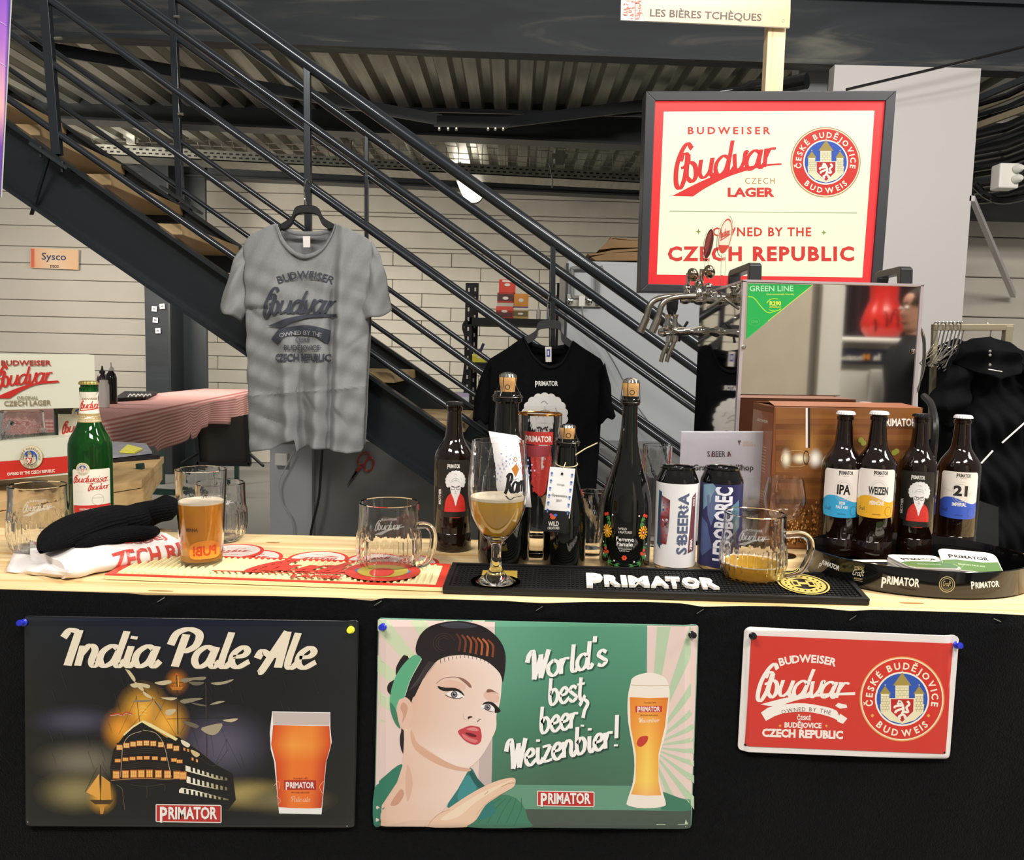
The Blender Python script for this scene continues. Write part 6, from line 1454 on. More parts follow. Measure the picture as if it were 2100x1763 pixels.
# ---- champagne-style bottles
CH = [(.0, .90), (.01, .97), (.03, 1), (.30, 1), (.36, .97), (.42, .87), (.50, .68), (.58, .50), (.66, .38), (.74, .32), (.80, .30), (.855, .295), (.86, .37), (.885, .38), (.89, .33), (.905, .33)]
def champagne(px, py, hw, ptop, label, prof=CH):
    c, r = foot(px, py, hw); H = topz(px + (px - 1050) * .02, ptop, c[1]) - c[2]; t = thing('corked_bottle', label, 'bottle', c, 'dark corked bottles on the bar')
    pr = [(b * r, a * H) for a, b in prof]; MB().lathe([(0, .004), (r * .6, 0)] + pr + [(0, pr[-1][1])], c, 44).build('bottle_body', dk, t, smooth=True)
    ck = r * .31 if r > .03 else r * .33; ck = .0135 * (H / .31) ** .3
    MB().lathe([(ck * .9, .9 * H), (ck * .95, .925 * H), (ck * 1.08, .945 * H), (ck * 1.1, .975 * H), (ck * .9, .99 * H), (0, .992 * H)], c, 22).build('cork', M('cork'), t, smooth=True)
    MB().lathe([(ck * .95, .976 * H), (ck * 1.13, .974 * H), (ck * 1.0, .988 * H), (ck * .6, .996 * H), (0, H)], c, 22).build('cork_cap', M('chrome'), t, smooth=True)
    mb = MB(); cc = Vector(c); rc = pr[-3][0] * 1.05
    for k in range(4):
        a_ = PI / 4 + k * PI / 2 + .3; d = Vector((math.cos(a_), math.sin(a_), 0)); mb.tube([cc + d * ck * 1.12 + Vector((0, 0, .976 * H)), cc + d * ck * 1.2 + Vector((0, 0, .93 * H)), cc + d * rc + Vector((0, 0, .875 * H))], .0007, 5)
    mb.tube([cc + Vector((rc * math.cos(q_), rc * math.sin(q_), .872 * H)) for q_ in [2 * PI * i / 20 for i in range(20)]], .0008, 5, closed=True)
    f_ = Vector((0, -1, 0)); mb.tube([cc + Vector((.004 * math.cos(q_), -rc * 1.02, .925 * H + .004 * math.sin(q_))) for q_ in [2 * PI * i / 12 for i in range(12)]], .0007, 5, closed=True)
    mb.build('wire_cage', M('blade_steel'), t, smooth=True)
    return t, c, r, H, (lambda z: interp(pr, z - c[2]))
CHW = [(.0, .90), (.01, .97), (.03, 1), (.34, 1), (.42, .97), (.50, .86), (.58, .70), (.66, .56), (.70, .48), (.78, .46), (.84, .44), (.85, .55), (.88, .56), (.885, .5), (.9, .5)]
tA, cA, rA, HA, rfA = champagne(1032, 1168, 53, 762, 'tall dark corked bottle with a white paper collar behind the chalice', CHW)
# white collar paper
yf = cA[1]; mp_ = mat('paper', '#f1eeee', .6, var=.02)
def strip(pts_l, pts_r, Y, par, name, m, n=1, yoff=None):
    rows = [[W(*l, Y + (yoff[i] if yoff else 0)), W(*r_, Y + (yoff[i] if yoff else 0))] for i, (l, r_) in enumerate(zip(pts_l, pts_r))]
    return MB().grid(rows).build(name, m, par, smooth=True, solid=.0005)
yo = -rA - .004
strip([(1002, 884), (1004, 893), (1016, 960), (1018, 1000), (1024, 1036)], [(1060, 893), (1074, 905), (1082, 960), (1086, 1000), (1090, 1040)], yf, tA, 'paper_collar', mp_, yoff=[yo * .55, yo * .7, yo, yo, yo])
A = Art(planemap(yf + yo), .0006)
for i in range(34):
    a_ = PI * (1.0 + .9 * i / 33); rr_ = 30 + (i % 3) * 7; A.disc(['#a8b0e0', '#8890d0', '#c0c4ea'][i % 3], 1056 + rr_ * math.cos(a_), 985 + rr_ * math.sin(a_) * 1.2, 1.6, 2.2, 2, 6)
for x, y in ((1040, 915), (1060, 930), (1028, 930), (1068, 915)): A.disc('#8088cc', x, y, 1.5, 1.5, 2, 6)
A.build('print', PR, tA)
tB, cB, rB_, HB, rfB = champagne(1155, 1172, 44, 868, 'small dark corked bottle wearing a white paper tag on string', [(.0, .90), (.01, .97), (.03, 1), (.30, 1), (.38, .95), (.46, .85), (.54, .7), (.62, .56), (.68, .48), (.78, .46), (.84, .44), (.85, .55), (.88, .56), (.885, .5), (.9, .5)])
yo = -rB_ - .006
tp = [W(x, y, cB[1] + o_) for (x, y), o_ in zip(((1128, 957), (1180, 961), (1168, 1063), (1116, 1057)), (yo * .95, yo * .95, yo, yo))]
def tagmap(x, y, e): # u 0..1, v 0..1
    p = (tp[0] * (1 - x) + tp[1] * x) * (1 - y) + (tp[3] * (1 - x) + tp[2] * x) * y; return p + Vector((0, -e - .0006, 0))
MB().prism(tp, (0, .0006, 0)).build('paper_tag', mp_, tB)
bq = [W(x, y, cB[1] + yo - .0005) for x, y in ((1116, 1045), (1169, 1049), (1160, 1093), (1110, 1089))]
MB().prism(bq, (0, .0006, 0)).build('paper_tag', mat('tag_black', '#17171b', .6), tB)
A = Art(tagmap, .0004)
for i in range(6):
    for x in (.1, .9): A.disc('#4a72b8', x, .12 + i * .15, .05, .022, 1, 8); A.disc('#7a98d0', x, .16 + i * .15, .03, .02, 1, 8)
A.disc('#15151a', .5, .12, .05, .028, 2, 12); A.text('#8a8680', 'Ginga', .5, .35, .03, 1, width=.3); A.text('#6a6660', 'Cyanottica', .5, .58, .045, 1, width=.62); A.text('#6a6660', '2017', .5, .68, .04, 1, width=.22)
A.build('print', PR, tB)
A = Art(planemap(cB[1] + yo - .0012), .0002)
A.disc('#e8602c', 1134, 1060, 6, 5, 1, 9); A.disc('#4a7ad0', 1139, 1056, 4, 3, 2, 8); A.disc('#d84a8a', 1130, 1055, 3, 3, 2, 8); A.text('#f0ece4', 'WILD', 1135, 1078, 9, 2, width=22, bold=.03); A.text('#f0ece4', 'CREATURES', 1135, 1085, 5, 2, width=24)
A.build('print', PR, tB)
zs_ = topz(1157, 950, cB[1]); rs = rfB(zs_) + .0012; cc = Vector((cB[0], cB[1], 0))
st_ = [cc + Vector((rs * math.cos(q_), rs * math.sin(q_), zs_ + .004 * math.sin(q_))) for q_ in [2 * PI * i / 24 for i in range(24)]]
tw = mat('twine', '#d8c69a', .8); MB().tube(st_, .0009, 6, closed=True).build('string', tw, tB, smooth=True)
MB().tube([W(1160, 948, cB[1] - rs), W(1156, 958, cB[1] + yo * .6), W(1153, 968, cB[1] + yo * .6)], .0009, 6).build('string', tw, tB); MB().tube([W(1178, 934, cB[1] - .01), W(1200, 920, cB[1]), W(1225, 908, cB[1] + .01)], .0011, 6).build('string', tw, tB)
tC, cC, rC, HC, rfC = champagne(1279, 1174, 52, 774, 'tall dark corked bottle painted with a wreath of flowers')
A = Art(cylmap(cC[0], cC[1], topz(1280, 1030, cC[1]), rfC, cC[1] / FPX), .00004, step=(5, 14))
gz, gd = '#4f9a4a', '#2f6e3a'
def leaf(x, y, a_, L_, w_=3, col=gz): 
    dx, dy = math.cos(a_), math.sin(a_); A.poly(col, [(x, y), (x + dx * L_ * .5 - dy * w_, y + dy * L_ * .5 + dx * w_), (x + dx * L_, y + dy * L_), (x + dx * L_ * .5 + dy * w_, y + dy * L_ * .5 - dx * w_)], 2)
for s_ in (-1, 1):
    for (x, y, a0) in ((34, 22, .9), (30, 34, .6), (40, 82, .9), (38, 96, .7), (34, 112, 2.2), (20, 120, 2.8), (44, 100, 1.3)):
        for k in range(6): q_ = a0 + (k - 2.5) * .28; leaf(s_ * x, y, q_ if s_ > 0 else PI - q_, 10 + (k % 2) * 2, 1.1, gz if k % 2 else gd)
    A.line(gd, [(s_ * 36, 18), (s_ * 33, 40), (s_ * 42, 62), (s_ * 40, 90), (s_ * 28, 118), (s_ * 8, 118)], 1, 1.5)
    for k in range(12): a_ = 2 * PI * k / 12; A.poly('#f0b030', [(s_ * 39 + 3 * math.cos(a_ - .2), 53 + 4 * math.sin(a_ - .2)), (s_ * 39 + 12 * math.cos(a_ - .15), 53 + 14 * math.sin(a_ - .15)), (s_ * 39 + 12 * math.cos(a_ + .15), 53 + 14 * math.sin(a_ + .15)), (s_ * 39 + 3 * math.cos(a_ + .2), 53 + 4 * math.sin(a_ + .2))], 3)
    A.disc('#d88a20', s_ * 39, 53, 7, 8, 3.5, 16); A.disc('#8a2a1c' if s_ > 0 else '#e8a838', s_ * 39, 53, 4.5, 5, 4, 12); A.disc('#f4e8c8', s_ * 39, 53, 1.8, 2, 5, 8)
    for x, y in ((40, 18), (46, 20), (36, 96), (42, 90), (44, 98)): A.disc('#d8432c', s_ * x, y, 3.4, 3.6, 4, 12)
    for x, y in ((27, 18), (49, 78), (48, 102), (24, 126), (20, 112)): A.disc('#f0ece4', s_ * x, y, 1.8, 1.8, 4, 8)
for k in range(6): a_ = 2 * PI * k / 6; A.disc('#e8502c', 3.2 * math.cos(a_), 104 + 3.2 * math.sin(a_), 2.2, 2.2, 4, 8)
A.text('#d8d0c8', 'WILD', -14, 47, 4.6, 2, anchor='l', bold=.01); A.text('#d8d0c8', 'CREATURES', -14, 54, 4.6, 2, width=27, anchor='l', bold=.01)
A.text('#f4f0ea', 'Femme', 0, 70, 8, 2, width=35, bold=.012); A.text('#f4f0ea', 'Fanale', 0, 80, 8, 2, width=32, bold=.012); A.text('#c8c4be', 'Sour Cherry blended', 0, 87, 2.6, 2, width=26); A.text('#c8c4be', 'hybrid beer', 0, 91, 2.6, 2, width=20)
A.build('painted_wreath', PR, tC)
# ================================================================ cans
CAN = [(0, .78), (.012, .86), (.035, .98), (.05, 1), (.845, 1), (.87, .985), (.93, .86), (.965, .79), (.97, .83), (.985, .835), (.99, .8), (.985, .72)]
def can(px, py, hw, ptop, label, body):
    c, r = foot(px, py, hw); H = topz(px, ptop, c[1]) - c[2]; t = thing('beer_can', label, 'can', c)
    pr = [(b * r, a * H) for a, b in CAN]
    MB().lathe([(0, .004), (r * .7, 0)] + pr[:4] + [(r, H * .055)], c, 44).build('base', M('steel_brushed'), t, smooth=True)
    MB().lathe([(r, H * .055), (r, H * .845)], c, 44).build('can_body', body, t, smooth=True)
    MB().lathe(pr[4:] + [(r * .72, H * .97), (0, H * .968)], c, 44).build('shoulder', M('black_gloss'), t, smooth=True)
    p = Vector((c[0], c[1] - r * .1, c[2] + H * .975)); MB().tube([p + Vector((.007 * math.cos(q_), .011 * math.sin(q_), 0)) for q_ in [2 * PI * i / 16 for i in range(16)]], .0016, 6, closed=True).build('pull_tab', M('black_gloss'), t, smooth=True)
    return t, c, r, H
t, c, r, H = can(1381, 1176, 43, 953, 'white beer can with a black top and vertical lettering', mat('can_white', '#e8e6e6', .4, var=.01))
A = lab_art(c, r, c[2] + H * .845, 0)
A.poly('#33506a', [(-98, 36), (-76, 44), (-74, 66), (-60, 74), (-62, 296), (-74, 300), (-72, 320), (-98, 296)], 1); A.mesh(['#8a3a3c', '#6a2a30', '#b8c0c8', '#8f3c3a', '#9a2a2c', '#5a2028', '#7a3036', '#a09aa0', '#6a2026', '#8a1c24'], [(-76, 60), (-30, 78), (-78, 110), (-30, 120), (-79, 160), (-30, 165), (-78, 220), (-32, 225), (-74, 290), (-40, 292)], 2, 2)
for i in range(24): A.disc(random.choice(['#a8424a', '#c8c8d0', '#5a2830', '#40607a']), -72 + random.random() * 36, 80 + random.random() * 200, 3 + random.random() * 5, None, 3, 7)
A.text('#56607c', 'S BEER A', 58, 188, 48, 3, width=294, rot=-PI / 2, bold=.03)
for y in (108, 282):
    for k in range(3): A.poly('#56607c', [(10 + 14 * k, y), (24 + 14 * k, y - 13 + k * 2), (24 + 14 * k, y + 13 - k * 2)], 3)
    A.line('#56607c', [(8, y), (58, y)], 4, 3)
A.poly('#6a3a40', [(80, 60), (105, 40), (105, 320), (66, 330)], 1); A.text('#f0e8e8', '2021', 96, 84, 11, 3, width=44, rot=-PI / 2); A.text('#f0e8e8', 'ZIMA', 92, 290, 15, 3, width=56, rot=-PI / 2, bold=.05)
A.build('label', PR, t)
t, c, r, H = can(1471, 1176, 44, 954, 'dark blue beer can with big white vertical lettering', mat('can_blue', '#302f5c', .35, var=.05))
A = lab_art(c, r, c[2] + H * .845, 0)
for c_, q_ in (('#6f92a8', [(-95, 10), (-40, -2), (-8, 30), (-50, 90), (-90, 130)]), ('#5c6a8e', [(-70, 60), (-20, 20), (0, 60), (-40, 200), (-60, 150)]), ('#5d8296', [(40, 110), (95, 70), (98, 200), (60, 240)]), ('#4a5a88', [(-98, 160), (-60, 190), (-30, 300), (-80, 350), (-98, 330)]), ('#7f9ab0', [(-60, 40), (-30, 30), (-50, 70)]), ('#6a80a0', [(10, 230), (70, 260), (20, 330)])): A.poly(c_, q_, 1)
A.text('#e9e9f2', 'LEDOBOREC', 50, 186, 72, 3, width=350, rot=-PI / 2, bold=.04)
A.build('label', PR, t)
# ================================================================ price card
t = thing('price_card', 'white brewery card in a clear stand behind the cans', 'card', Z(1475, 1108, ZC))
Yc = Z(1475, 1108, ZC).y
q4 = [W(1397, 884, Yc), W(1569, 884, Yc), W(1556, 1110, Yc), W(1388, 1108, Yc)]
MB().prism(q4, (0, .001, 0)).build('paper', mat('card_paper', '#e2e0ea', .5, var=.01), t)
MB().prism([v + Vector((0, -.002, 0)) for v in q4], (0, -.0015, 0)).build('acrylic_front', GL, t)
MB().box(q4[3].x, q4[2].x, Yc - .002, Yc + .05, ZC, ZC + .002).build('acrylic_foot', GL, t)
A = Art(planemap(Yc - .0002), .0003)
A.text('#4a3c46', 'S BEER A', 1475, 936, 11, 2, width=49, bold=.01); 
for x in (1460, 1493): A.poly('#7a3a40', [(x - 2, 936), (x + 2, 936), (x, 924)], 2)
A.text('#2a2a30', 'Grapefruit Jellihop', 1483, 964, 11.5, 2, width=124, bold=.025); A.poly('#7a4a50', [(1513, 905), (1518, 905), (1516, 914)], 2); A.rect('#4a4a50', 1513, 903, 1519, 906, 2); A.text('#e0b8a0', 'CZECH', 1524, 909, 4, 2, anchor='l'); A.text('#e0b8a0', 'BREWERY', 1524, 915, 4, 2, anchor='l')
A.build('print', PR, t)
# ================================================================ oval tray
yf_, yb_ = Z(1900, 1229, ZC).y, Z(1830, 1092, ZC + .045).y
TCY, TBY = (yf_ + yb_) / 2, (yb_ - yf_) / 2
xl_, xr_ = W(1662, 1140, TCY).x, W(2091, 1160, TCY).x; TCX, TAX = (xl_ + xr_) / 2, (xr_ - xl_) / 2
TH = .046
t = thing('serving_tray', 'black oval serving tray with a high rim and white lettering', 'tray', (TCX, TCY, ZC))
def ell(a, z, k=1.0, d=0): return Vector((TCX + (TAX * k + d) * math.cos(a), TCY + (TBY * k + d) * math.sin(a), z))
NT = 96
mb = MB(); prof = [(0, .0), (-.006, .0), (-.001, .003), (0, .012), (0, TH - .001), (-.001, TH), (-.0025, TH), (-.0032, TH - .002), (-.0036, .006), (-.02, .0035)]
rings = [[ell(2 * PI * j / NT, ZC + z, 1, d - (0 if i else .02)) for j in range(NT + 1)] for i, (d, z) in enumerate(prof)]
mb.grid(rings); mb.add([ell(2 * PI * j / NT, ZC + .0035, 1, -.02) for j in range(NT)], [tuple(range(NT))])
mb.build('tray_body', M('black_gloss'), t, smooth=True)
def trmap(x, y, e):
    d = ray(x, y); A_, B_ = TAX + e, TBY + e
    ox, oy = (CAM.x - TCX) / A_, (CAM.y - TCY) / B_; dx, dy = d.x / A_, d.y / B_
    a, b, c_ = dx * dx + dy * dy, 2 * (ox * dx + oy * dy), ox * ox + oy * oy - 1; D = max(0, b * b - 4 * a * c_); s_ = (-b - math.sqrt(D)) / (2 * a)
    return CAM + d * s_
wt_ = '#e8e6e0'; gd_ = '#b8a878'
def rim(fn):
    A = Art(trmap, .0003, step=(8, 0)); fn(A); A.build('wordmark', PR, t)
rim(lambda A: A.logo(wt_, 1699, 1163, 44, 1, .05, rot=.36)); rim(lambda A: A.logo(wt_, 1846, 1200, 78, 1, .05, rot=.10)); rim(lambda A: A.logo(wt_, 2021, 1204, 57, 1, .05, rot=-.08))
rim(lambda A: (A.text(gd_, 'CZECH', 1761, 1168, 5, 1, width=18, rot=.15), A.script('#d8d2c0', 'Craft', 1760, 1180, 7, 1, .2, width=24, anchor='c', rot=.12), A.text(gd_, 'BREWERY', 1760, 1188, 3, 1, width=18, rot=.15), A.line(gd_, [(1751, 1160), (1771, 1163)], .7, 1), A.line(gd_, [(1751, 1189), (1769, 1192)], .7, 1)))
rim(lambda A: (A.ring(gd_, 1942, 1198, 15, 16.4, 1), A.ring(gd_, 1942, 1198, 11.5, 12.4, 1), A.script(gd_, 'Craft', 1942, 1201, 5.5, 1, .2, width=17, anchor='c')))
# coasters in the tray
gcol = mat('board_white', '#e9e3d8', .6, var=.02)
def sq_coaster(c, rot, label, style, tilt=0, grp='square coasters lying in the tray'):
    t = thing('beer_coaster', label, 'coaster', c, grp); hs = .045; R = Matrix.Rotation(rot, 3, 'Z') @ Matrix.Rotation(tilt, 3, 'X')
    pts = []
    for cx_, cy_, a0 in ((1, 1, 0), (-1, 1, 90), (-1, -1, 180), (1, -1, 270)):
        for k in range(4): a_ = math.radians(a0 + k * 30); pts.append((cx_ * (hs - .014) + .014 * math.cos(a_), cy_ * (hs - .014) + .014 * math.sin(a_)))
    cc = Vector(c); bot = [cc + R @ Vector((x, y, 0)) for x, y in pts]; up = R @ Vector((0, 0, .0015)); MB().prism(bot, up).build('board', gcol, t)
    if style:
        A = Art(lambda x, y, e: cc + R @ Vector((x, -y, .0016 + e)), .00005)
        if style == 'green':
            A.poly('#5d7f46', [(-.044, .008), (-.02, .0), (.02, .002), (.044, -.006), (.044, .034), (.034, .044), (-.034, .044), (-.044, .034)], 1)
            A.logo('#26241f', 0, -.008, .062, 2, .05); A.text('#c8d8b8', 'ENGLISH PALE ALE', 0, .022, .005, 2, width=.04)
        else:
            A.rect('#1a1a1c', -.044, -.03, .044, .044, 1)
            for q_ in ((-.03, -.02, .0, .0), (.01, .0, .036, .018), (-.02, .018, .01, .034)): A.rect('#e8e6e0', *q_, 2)
        A.build('print', PR, t)
    return t
pc = Z(1893, 1150, TR + .026)
for i in range(15):
    top_ = i == 14
    sq_coaster((pc.x + random.uniform(-.0015, .0015), pc.y + random.uniform(-.0015, .0015), TR + .0005 + i * .0017), .05 + random.uniform(-.06, .06), 'white and green square coaster on top of the upright stack' if top_ else ('blank-edged coaster within the upright stack in the tray'), 'green' if top_ else None)
pc = Z(1985, 1150, TR + .026)
sq_coaster((pc.x - .004, pc.y - .012, TR + .028), -.35, 'white and green coaster leaning off the stack towards the right', 'green', .18, 'leaning coasters in the tray')
sq_coaster((pc.x - .002, pc.y - .011, TR + .0255), -.37, 'second leaning coaster, directly under the topmost leaning one', None, .18, 'leaning coasters in the tray')
pc = Z(1795, 1158, TR + .01)
for i in range(4): sq_coaster((pc.x + i * .004, pc.y + .004 * i - .01, TR + .0008 + i * .0017), -.25 + .12 * i, ['bottom black and white coaster left of the green stack', 'second black and white coaster left of the green stack', 'third black and white coaster left of the green stack', 'topmost black and white coaster left of the green stack'][i], 'black', 0, 'black and white coasters in the tray')
# ================================================================ wood-print carton
YC_ = 1.575
fl = lambda x, y: W(x, y, YC_)
a0, a1, b0, b1 = fl(1588, 833), fl(1893, 838), fl(1590, 1116), fl(1880, 1122)
dz = Vector((0, .14, 0))
t = thing('gift_carton', 'brown wood-print beer carton with a light bulb picture behind the bottles', 'carton', ((b0.x + b1.x) / 2, YC_ + .07, b0.z))
cm = mat('carton_brown', '#7c4826', .5, var=.06)
b0 = Vector((b0.x, b0.y, ZC)); b1 = Vector((a1.x - .004, YC_, ZC)); 
b0.x = a0.x + .002
MB().hexa([b0, b1, a1, a0], [v + dz for v in (b0, b1, a1, a0)]).build('box_body', cm, t, bevel=.002)
MB().prism([a0 + Vector((0, 0, .0005)), a1 + Vector((0, 0, .0005)), a1 + Vector((-.01, .07, .006)), a0 + Vector((.01, .07, .006))], (0, 0, .001)).build('top_flap', mat('carton_top', '#8a5232', .5, var=.12, scale=20), t)
MB().prism([a0 + Vector((0, .14, .0005)), a1 + Vector((0, .14, .0005)), a1 + Vector((-.03, .066, .004)), a0 + Vector((.01, .066, .004))], (0, 0, .001)).build('top_flap', MATS['carton_top'], t)
A = Art(planemap(YC_), .0004, step=None)
random.seed(11)
rows_ = 26
for i in range(rows_):                      # printed boards
    y0_, y1_ = 836 + i * 11, 836 + (i + 1) * 11 + .3
    c_ = random.choice(['#7a4722', '#80502a', '#6c3f1e', '#885628', '#744524', '#5f3619'])
    A.mesh([c_, random.choice(['#946030', '#80502a', '#744622']), c_, c_, random.choice(['#8a5a2a', '#7a4822']), c_], [(1591, y0_), (1720, y0_), (1888, y0_), (1591, y1_), (1720, y1_), (1888, y1_)], 3, 1)
A.glow('#b07a3c', '#7e5028', 1650, 915, 50, 50, 1.5)
for x in (1652, 1657): A.rect('#2a201c' if x == 1657 else '#e8e0d8', x, 836, x + 4.2, 918, 2)
A.glow('#fff4d8', '#c08a48', 1612, 940, 13, 24, 2); A.glow('#fdf0cc', '#b87f3c', 1640, 940, 20, 14, 2); A.glow('#fff8e8', '#c89654', 1672, 940, 18, 24, 2); A.ring('#e0c090', 1632, 940, 30, 31, 2.6, k=.55); A.ring('#3a2a1c', 1653, 938, 5, 6.2, 3, k=2.4)
for i in range(520):
    x = 1592 + random.random() * 120; y = 1010 + random.random() * 105
    if y > 1010 + (x - 1592) * -.1 + 60 - (x - 1592) * .4: A.disc(random.choice(['#5a3416', '#c98a48', '#8a5624', '#3a2210', '#e0a860']), x, y, 1.8, 2.6, 3, 5)
for x, y in ((1765, 902), (1833, 928), (1838, 925), (1770, 908)): A.disc('#9a9a3a', x, y, 6, 6, 3, 8)
A.logo('#efe6da', 1842, 873, 72, 3, .05)
A.build('print', PR, t)
A = Art(lambda x, y, e: Vector((a0.x - .0006 - e + .001, YC_ + .14 * x, a0.z - (a0.z - ZC) * y)), .0003)
A.rect('#9a5a30', .02, .02, .98, .98, 1); A.text('#e8d8c0', 'PRIMATOR', .5, .13, .02, 2, width=.5)
for i in range(9): A.rect('#d8b890', .25, .3 + i * .022, .8, .305 + i * .022, 2); A.rect('#d8b890', .25, .62 + i * .018, .8, .624 + i * .018, 2)
A.build('print', PR, t)
# ================================================================ beer cooler with taps
YQ = 1.80
p0, p1 = W(1526, 577, YQ), W(1891, 584, YQ)
XL, XR, ZT = p0.x, p1.x, W(1526, 577, YQ).z; YR = XL * FPX / (1424 - 1050) / 1.0
YR = min(YR, 2.42); zb_ = ZC
t = thing('beer_cooler', 'mirror-steel beer cooler box with black carry handles and a green corner sticker', 'beer cooler', ((XL + XR) / 2, (YQ + YR) / 2, ZC))
MB().box(XL, XR, YQ + .002, YR, zb_, ZT).build('cooler_body', M('mirror_steel'), t, bevel=.002)
MB().box(XL + .001, XR - .001, YQ - .001, YQ + .003, zb_, ZT - .006).build('front_plate', M('mirror_steel'), t)
edgem = mat('edge_steel', '#d8cfd4', .3, metal=.7)
for x0_, x1_ in ((XL - .003, XL + .004), (XR - .004, XR + .003)): MB().box(x0_, x1_, YQ - .004, YQ + .01, zb_, ZT + .001).build('edge_strip', edgem, t)
MB().box(XL - .003, XR + .003, YQ - .004, YR, ZT - .001, ZT + .004).build('top_plate', edgem, t)
for px, py in ((1525, 712), (1873, 720)):
    p = W(px, py, YQ - .004); MB().lathe([(.005, 0), (.0048, .002), (.003, .0045), (0, .005)], p, 14, axis=(0, -1, 0)).build('screw', M('chrome'), t, smooth=True)
for pxf, pxr in ((1532, 1494), (1836, 1793)):
    Yf = 1.86; X_ = (pxf - 1050) / FPX * Yf; Yr = min(2.1, X_ * FPX / (pxr - 1050)); h = .045; z = ZT + .004
    prof_ = [(Yf - .012, 0), (Yf - .008, h - .006), (Yf + .004, h), (Yr + .004, h), (Yr + .018, h - .006), (Yr + .022, 0), (Yr + .006, 0), (Yr, h - .016), (Yf + .012, h - .016), (Yf + .006, 0)]
    vs = [Vector((X_ - .014, y, z + q_)) for y, q_ in prof_]; MB().prism(vs[:], (.028, 0, 0)).build('carry_handle', M('black_plastic'), t, bevel=.002)
A = Art(planemap(YQ - .0015), .0002)
A.poly('#17a04a', [(1534, 581), (1667, 584), (1530, 695)], 1); A.line('#c8d840', [(1667, 584), (1620, 622), (1575, 658)], 1.2, 2); A.line('#2fae54', [(1575, 658), (1530, 695)], 1.2, 2)
A.line('#8fd048', [(1534, 608), (1546, 611), (1562, 630), (1575, 641), (1590, 638)], 2.2, 2); A.text('#9fd8a8', 'GREEN LINE', 1582, 597, 11, 3, width=90); A.text('#bfe060', 'Environmentally friendly', 1600, 605, 3.6, 3, width=56, bold=.01)
A.text('#c8dc50', 'R290', 1590, 626, 8, 3, width=24, bold=.04); A.text('#c8dc50', 'REFRIGERANT', 1590, 631, 3, 3, width=24); A.ring('#a8d848', 1588, 625, 15, 17, 3, k=.8, a0=3.4, a1=5.2); A.ring('#a8d848', 1588, 625, 15, 17, 3, k=.8, a0=.6, a1=2.3); A.text('#4fbf60', 'JOHN', 1547, 662, 5, 3, width=15); A.ring('#4fbf60', 1547, 660, 11, 11.8, 3, k=.7)
A.build('sticker', PR, t)
# taps: a pair of parallel bent spouts on chrome bodies
tp_ = thing('beer_tap', 'chrome beer tap with two long bent spouts and wooden-look ball knobs', 'tap', W(1430, 610, 2.0), 'chrome taps on the cooler')
T_ = lambda x, y, Y=2.0: W(x, y, Y)
ch, sb = M('chrome'), M('steel_brushed')
k_ = 1 / ppm(2.0)
for dx, Y in ((0, 2.04), (24, 1.98)):
    pts = crom([T_(1340 + dx - 25, 676, Y), T_(1326 + dx, 648, Y), T_(1333 + dx, 626, Y), T_(1346 + dx, 614, Y), T_(1372 + dx, 608, Y), T_(1402 + dx, 607, Y)], 5)
    MB().tube(pts, 6.2 * k_, 14).build('spout', sb, tp_, smooth=True)
    MB().tube([T_(1340 + dx - 27, 681, Y), T_(1336 + dx - 10, 651, Y)], 7.8 * k_, 14).build('spout_sleeve', sb, tp_, smooth=True)
def rod(par, name, p, q, rs, m=ch, n=18):
    p, q = Vector(p), Vector(q); N = len(rs); MB().tube([p + (q - p) * i / (N - 1) for i in range(N)], [r_ * k_ for r_ in rs], n).build(name, m, par, smooth=True)
rod(tp_, 'tap_body', T_(1396, 612, 2.02), T_(1512, 612, 2.02), [9, 12, 12, 9, 9, 13, 14, 14, 10, 11, 12, 14, 14, 11, 9, 13, 15, 15, 10])
rod(tp_, 'collar', T_(1503, 612, 2.02), T_(1522, 612, 2.02), [12, 22, 24, 22, 16], M('black_gloss'))
for x, y0_, y1_, r_ in ((1408, 606, 582, 9), (1432, 604, 572, 10), (1452, 604, 580, 9)): rod(tp_, 'tap_valve', T_(x, y0_, 2.0), T_(x + 2, y1_, 2.0), [r_, r_, r_ * .6, r_ * .6, r_, r_ * .9, r_ * .4])
rod(tp_, 'knob_stem', T_(1412, 590), T_(1411, 560), [4, 4, 4]); rod(tp_, 'knob_stem', T_(1437, 585), T_(1440, 552), [5, 5, 5])
wk = mat('knob_bronze', '#b09a84', .1, metal=1)
for x, y, r_ in ((1421, 563, 14), (1455, 557, 14)):
    c = T_(x, y, 1.98); MB().lathe([(r_ * k_ * math.sin(PI * i / 12), -r_ * k_ * math.cos(PI * i / 12) * .8) for i in range(13)], c, 22, axis=(.9, -.3, .25)).build('ball_knob', wk, tp_, smooth=True)
rod(tp_, 'lever', T_(1450, 632, 1.97), T_(1482, 612, 1.97), [2.5, 3, 2.5])
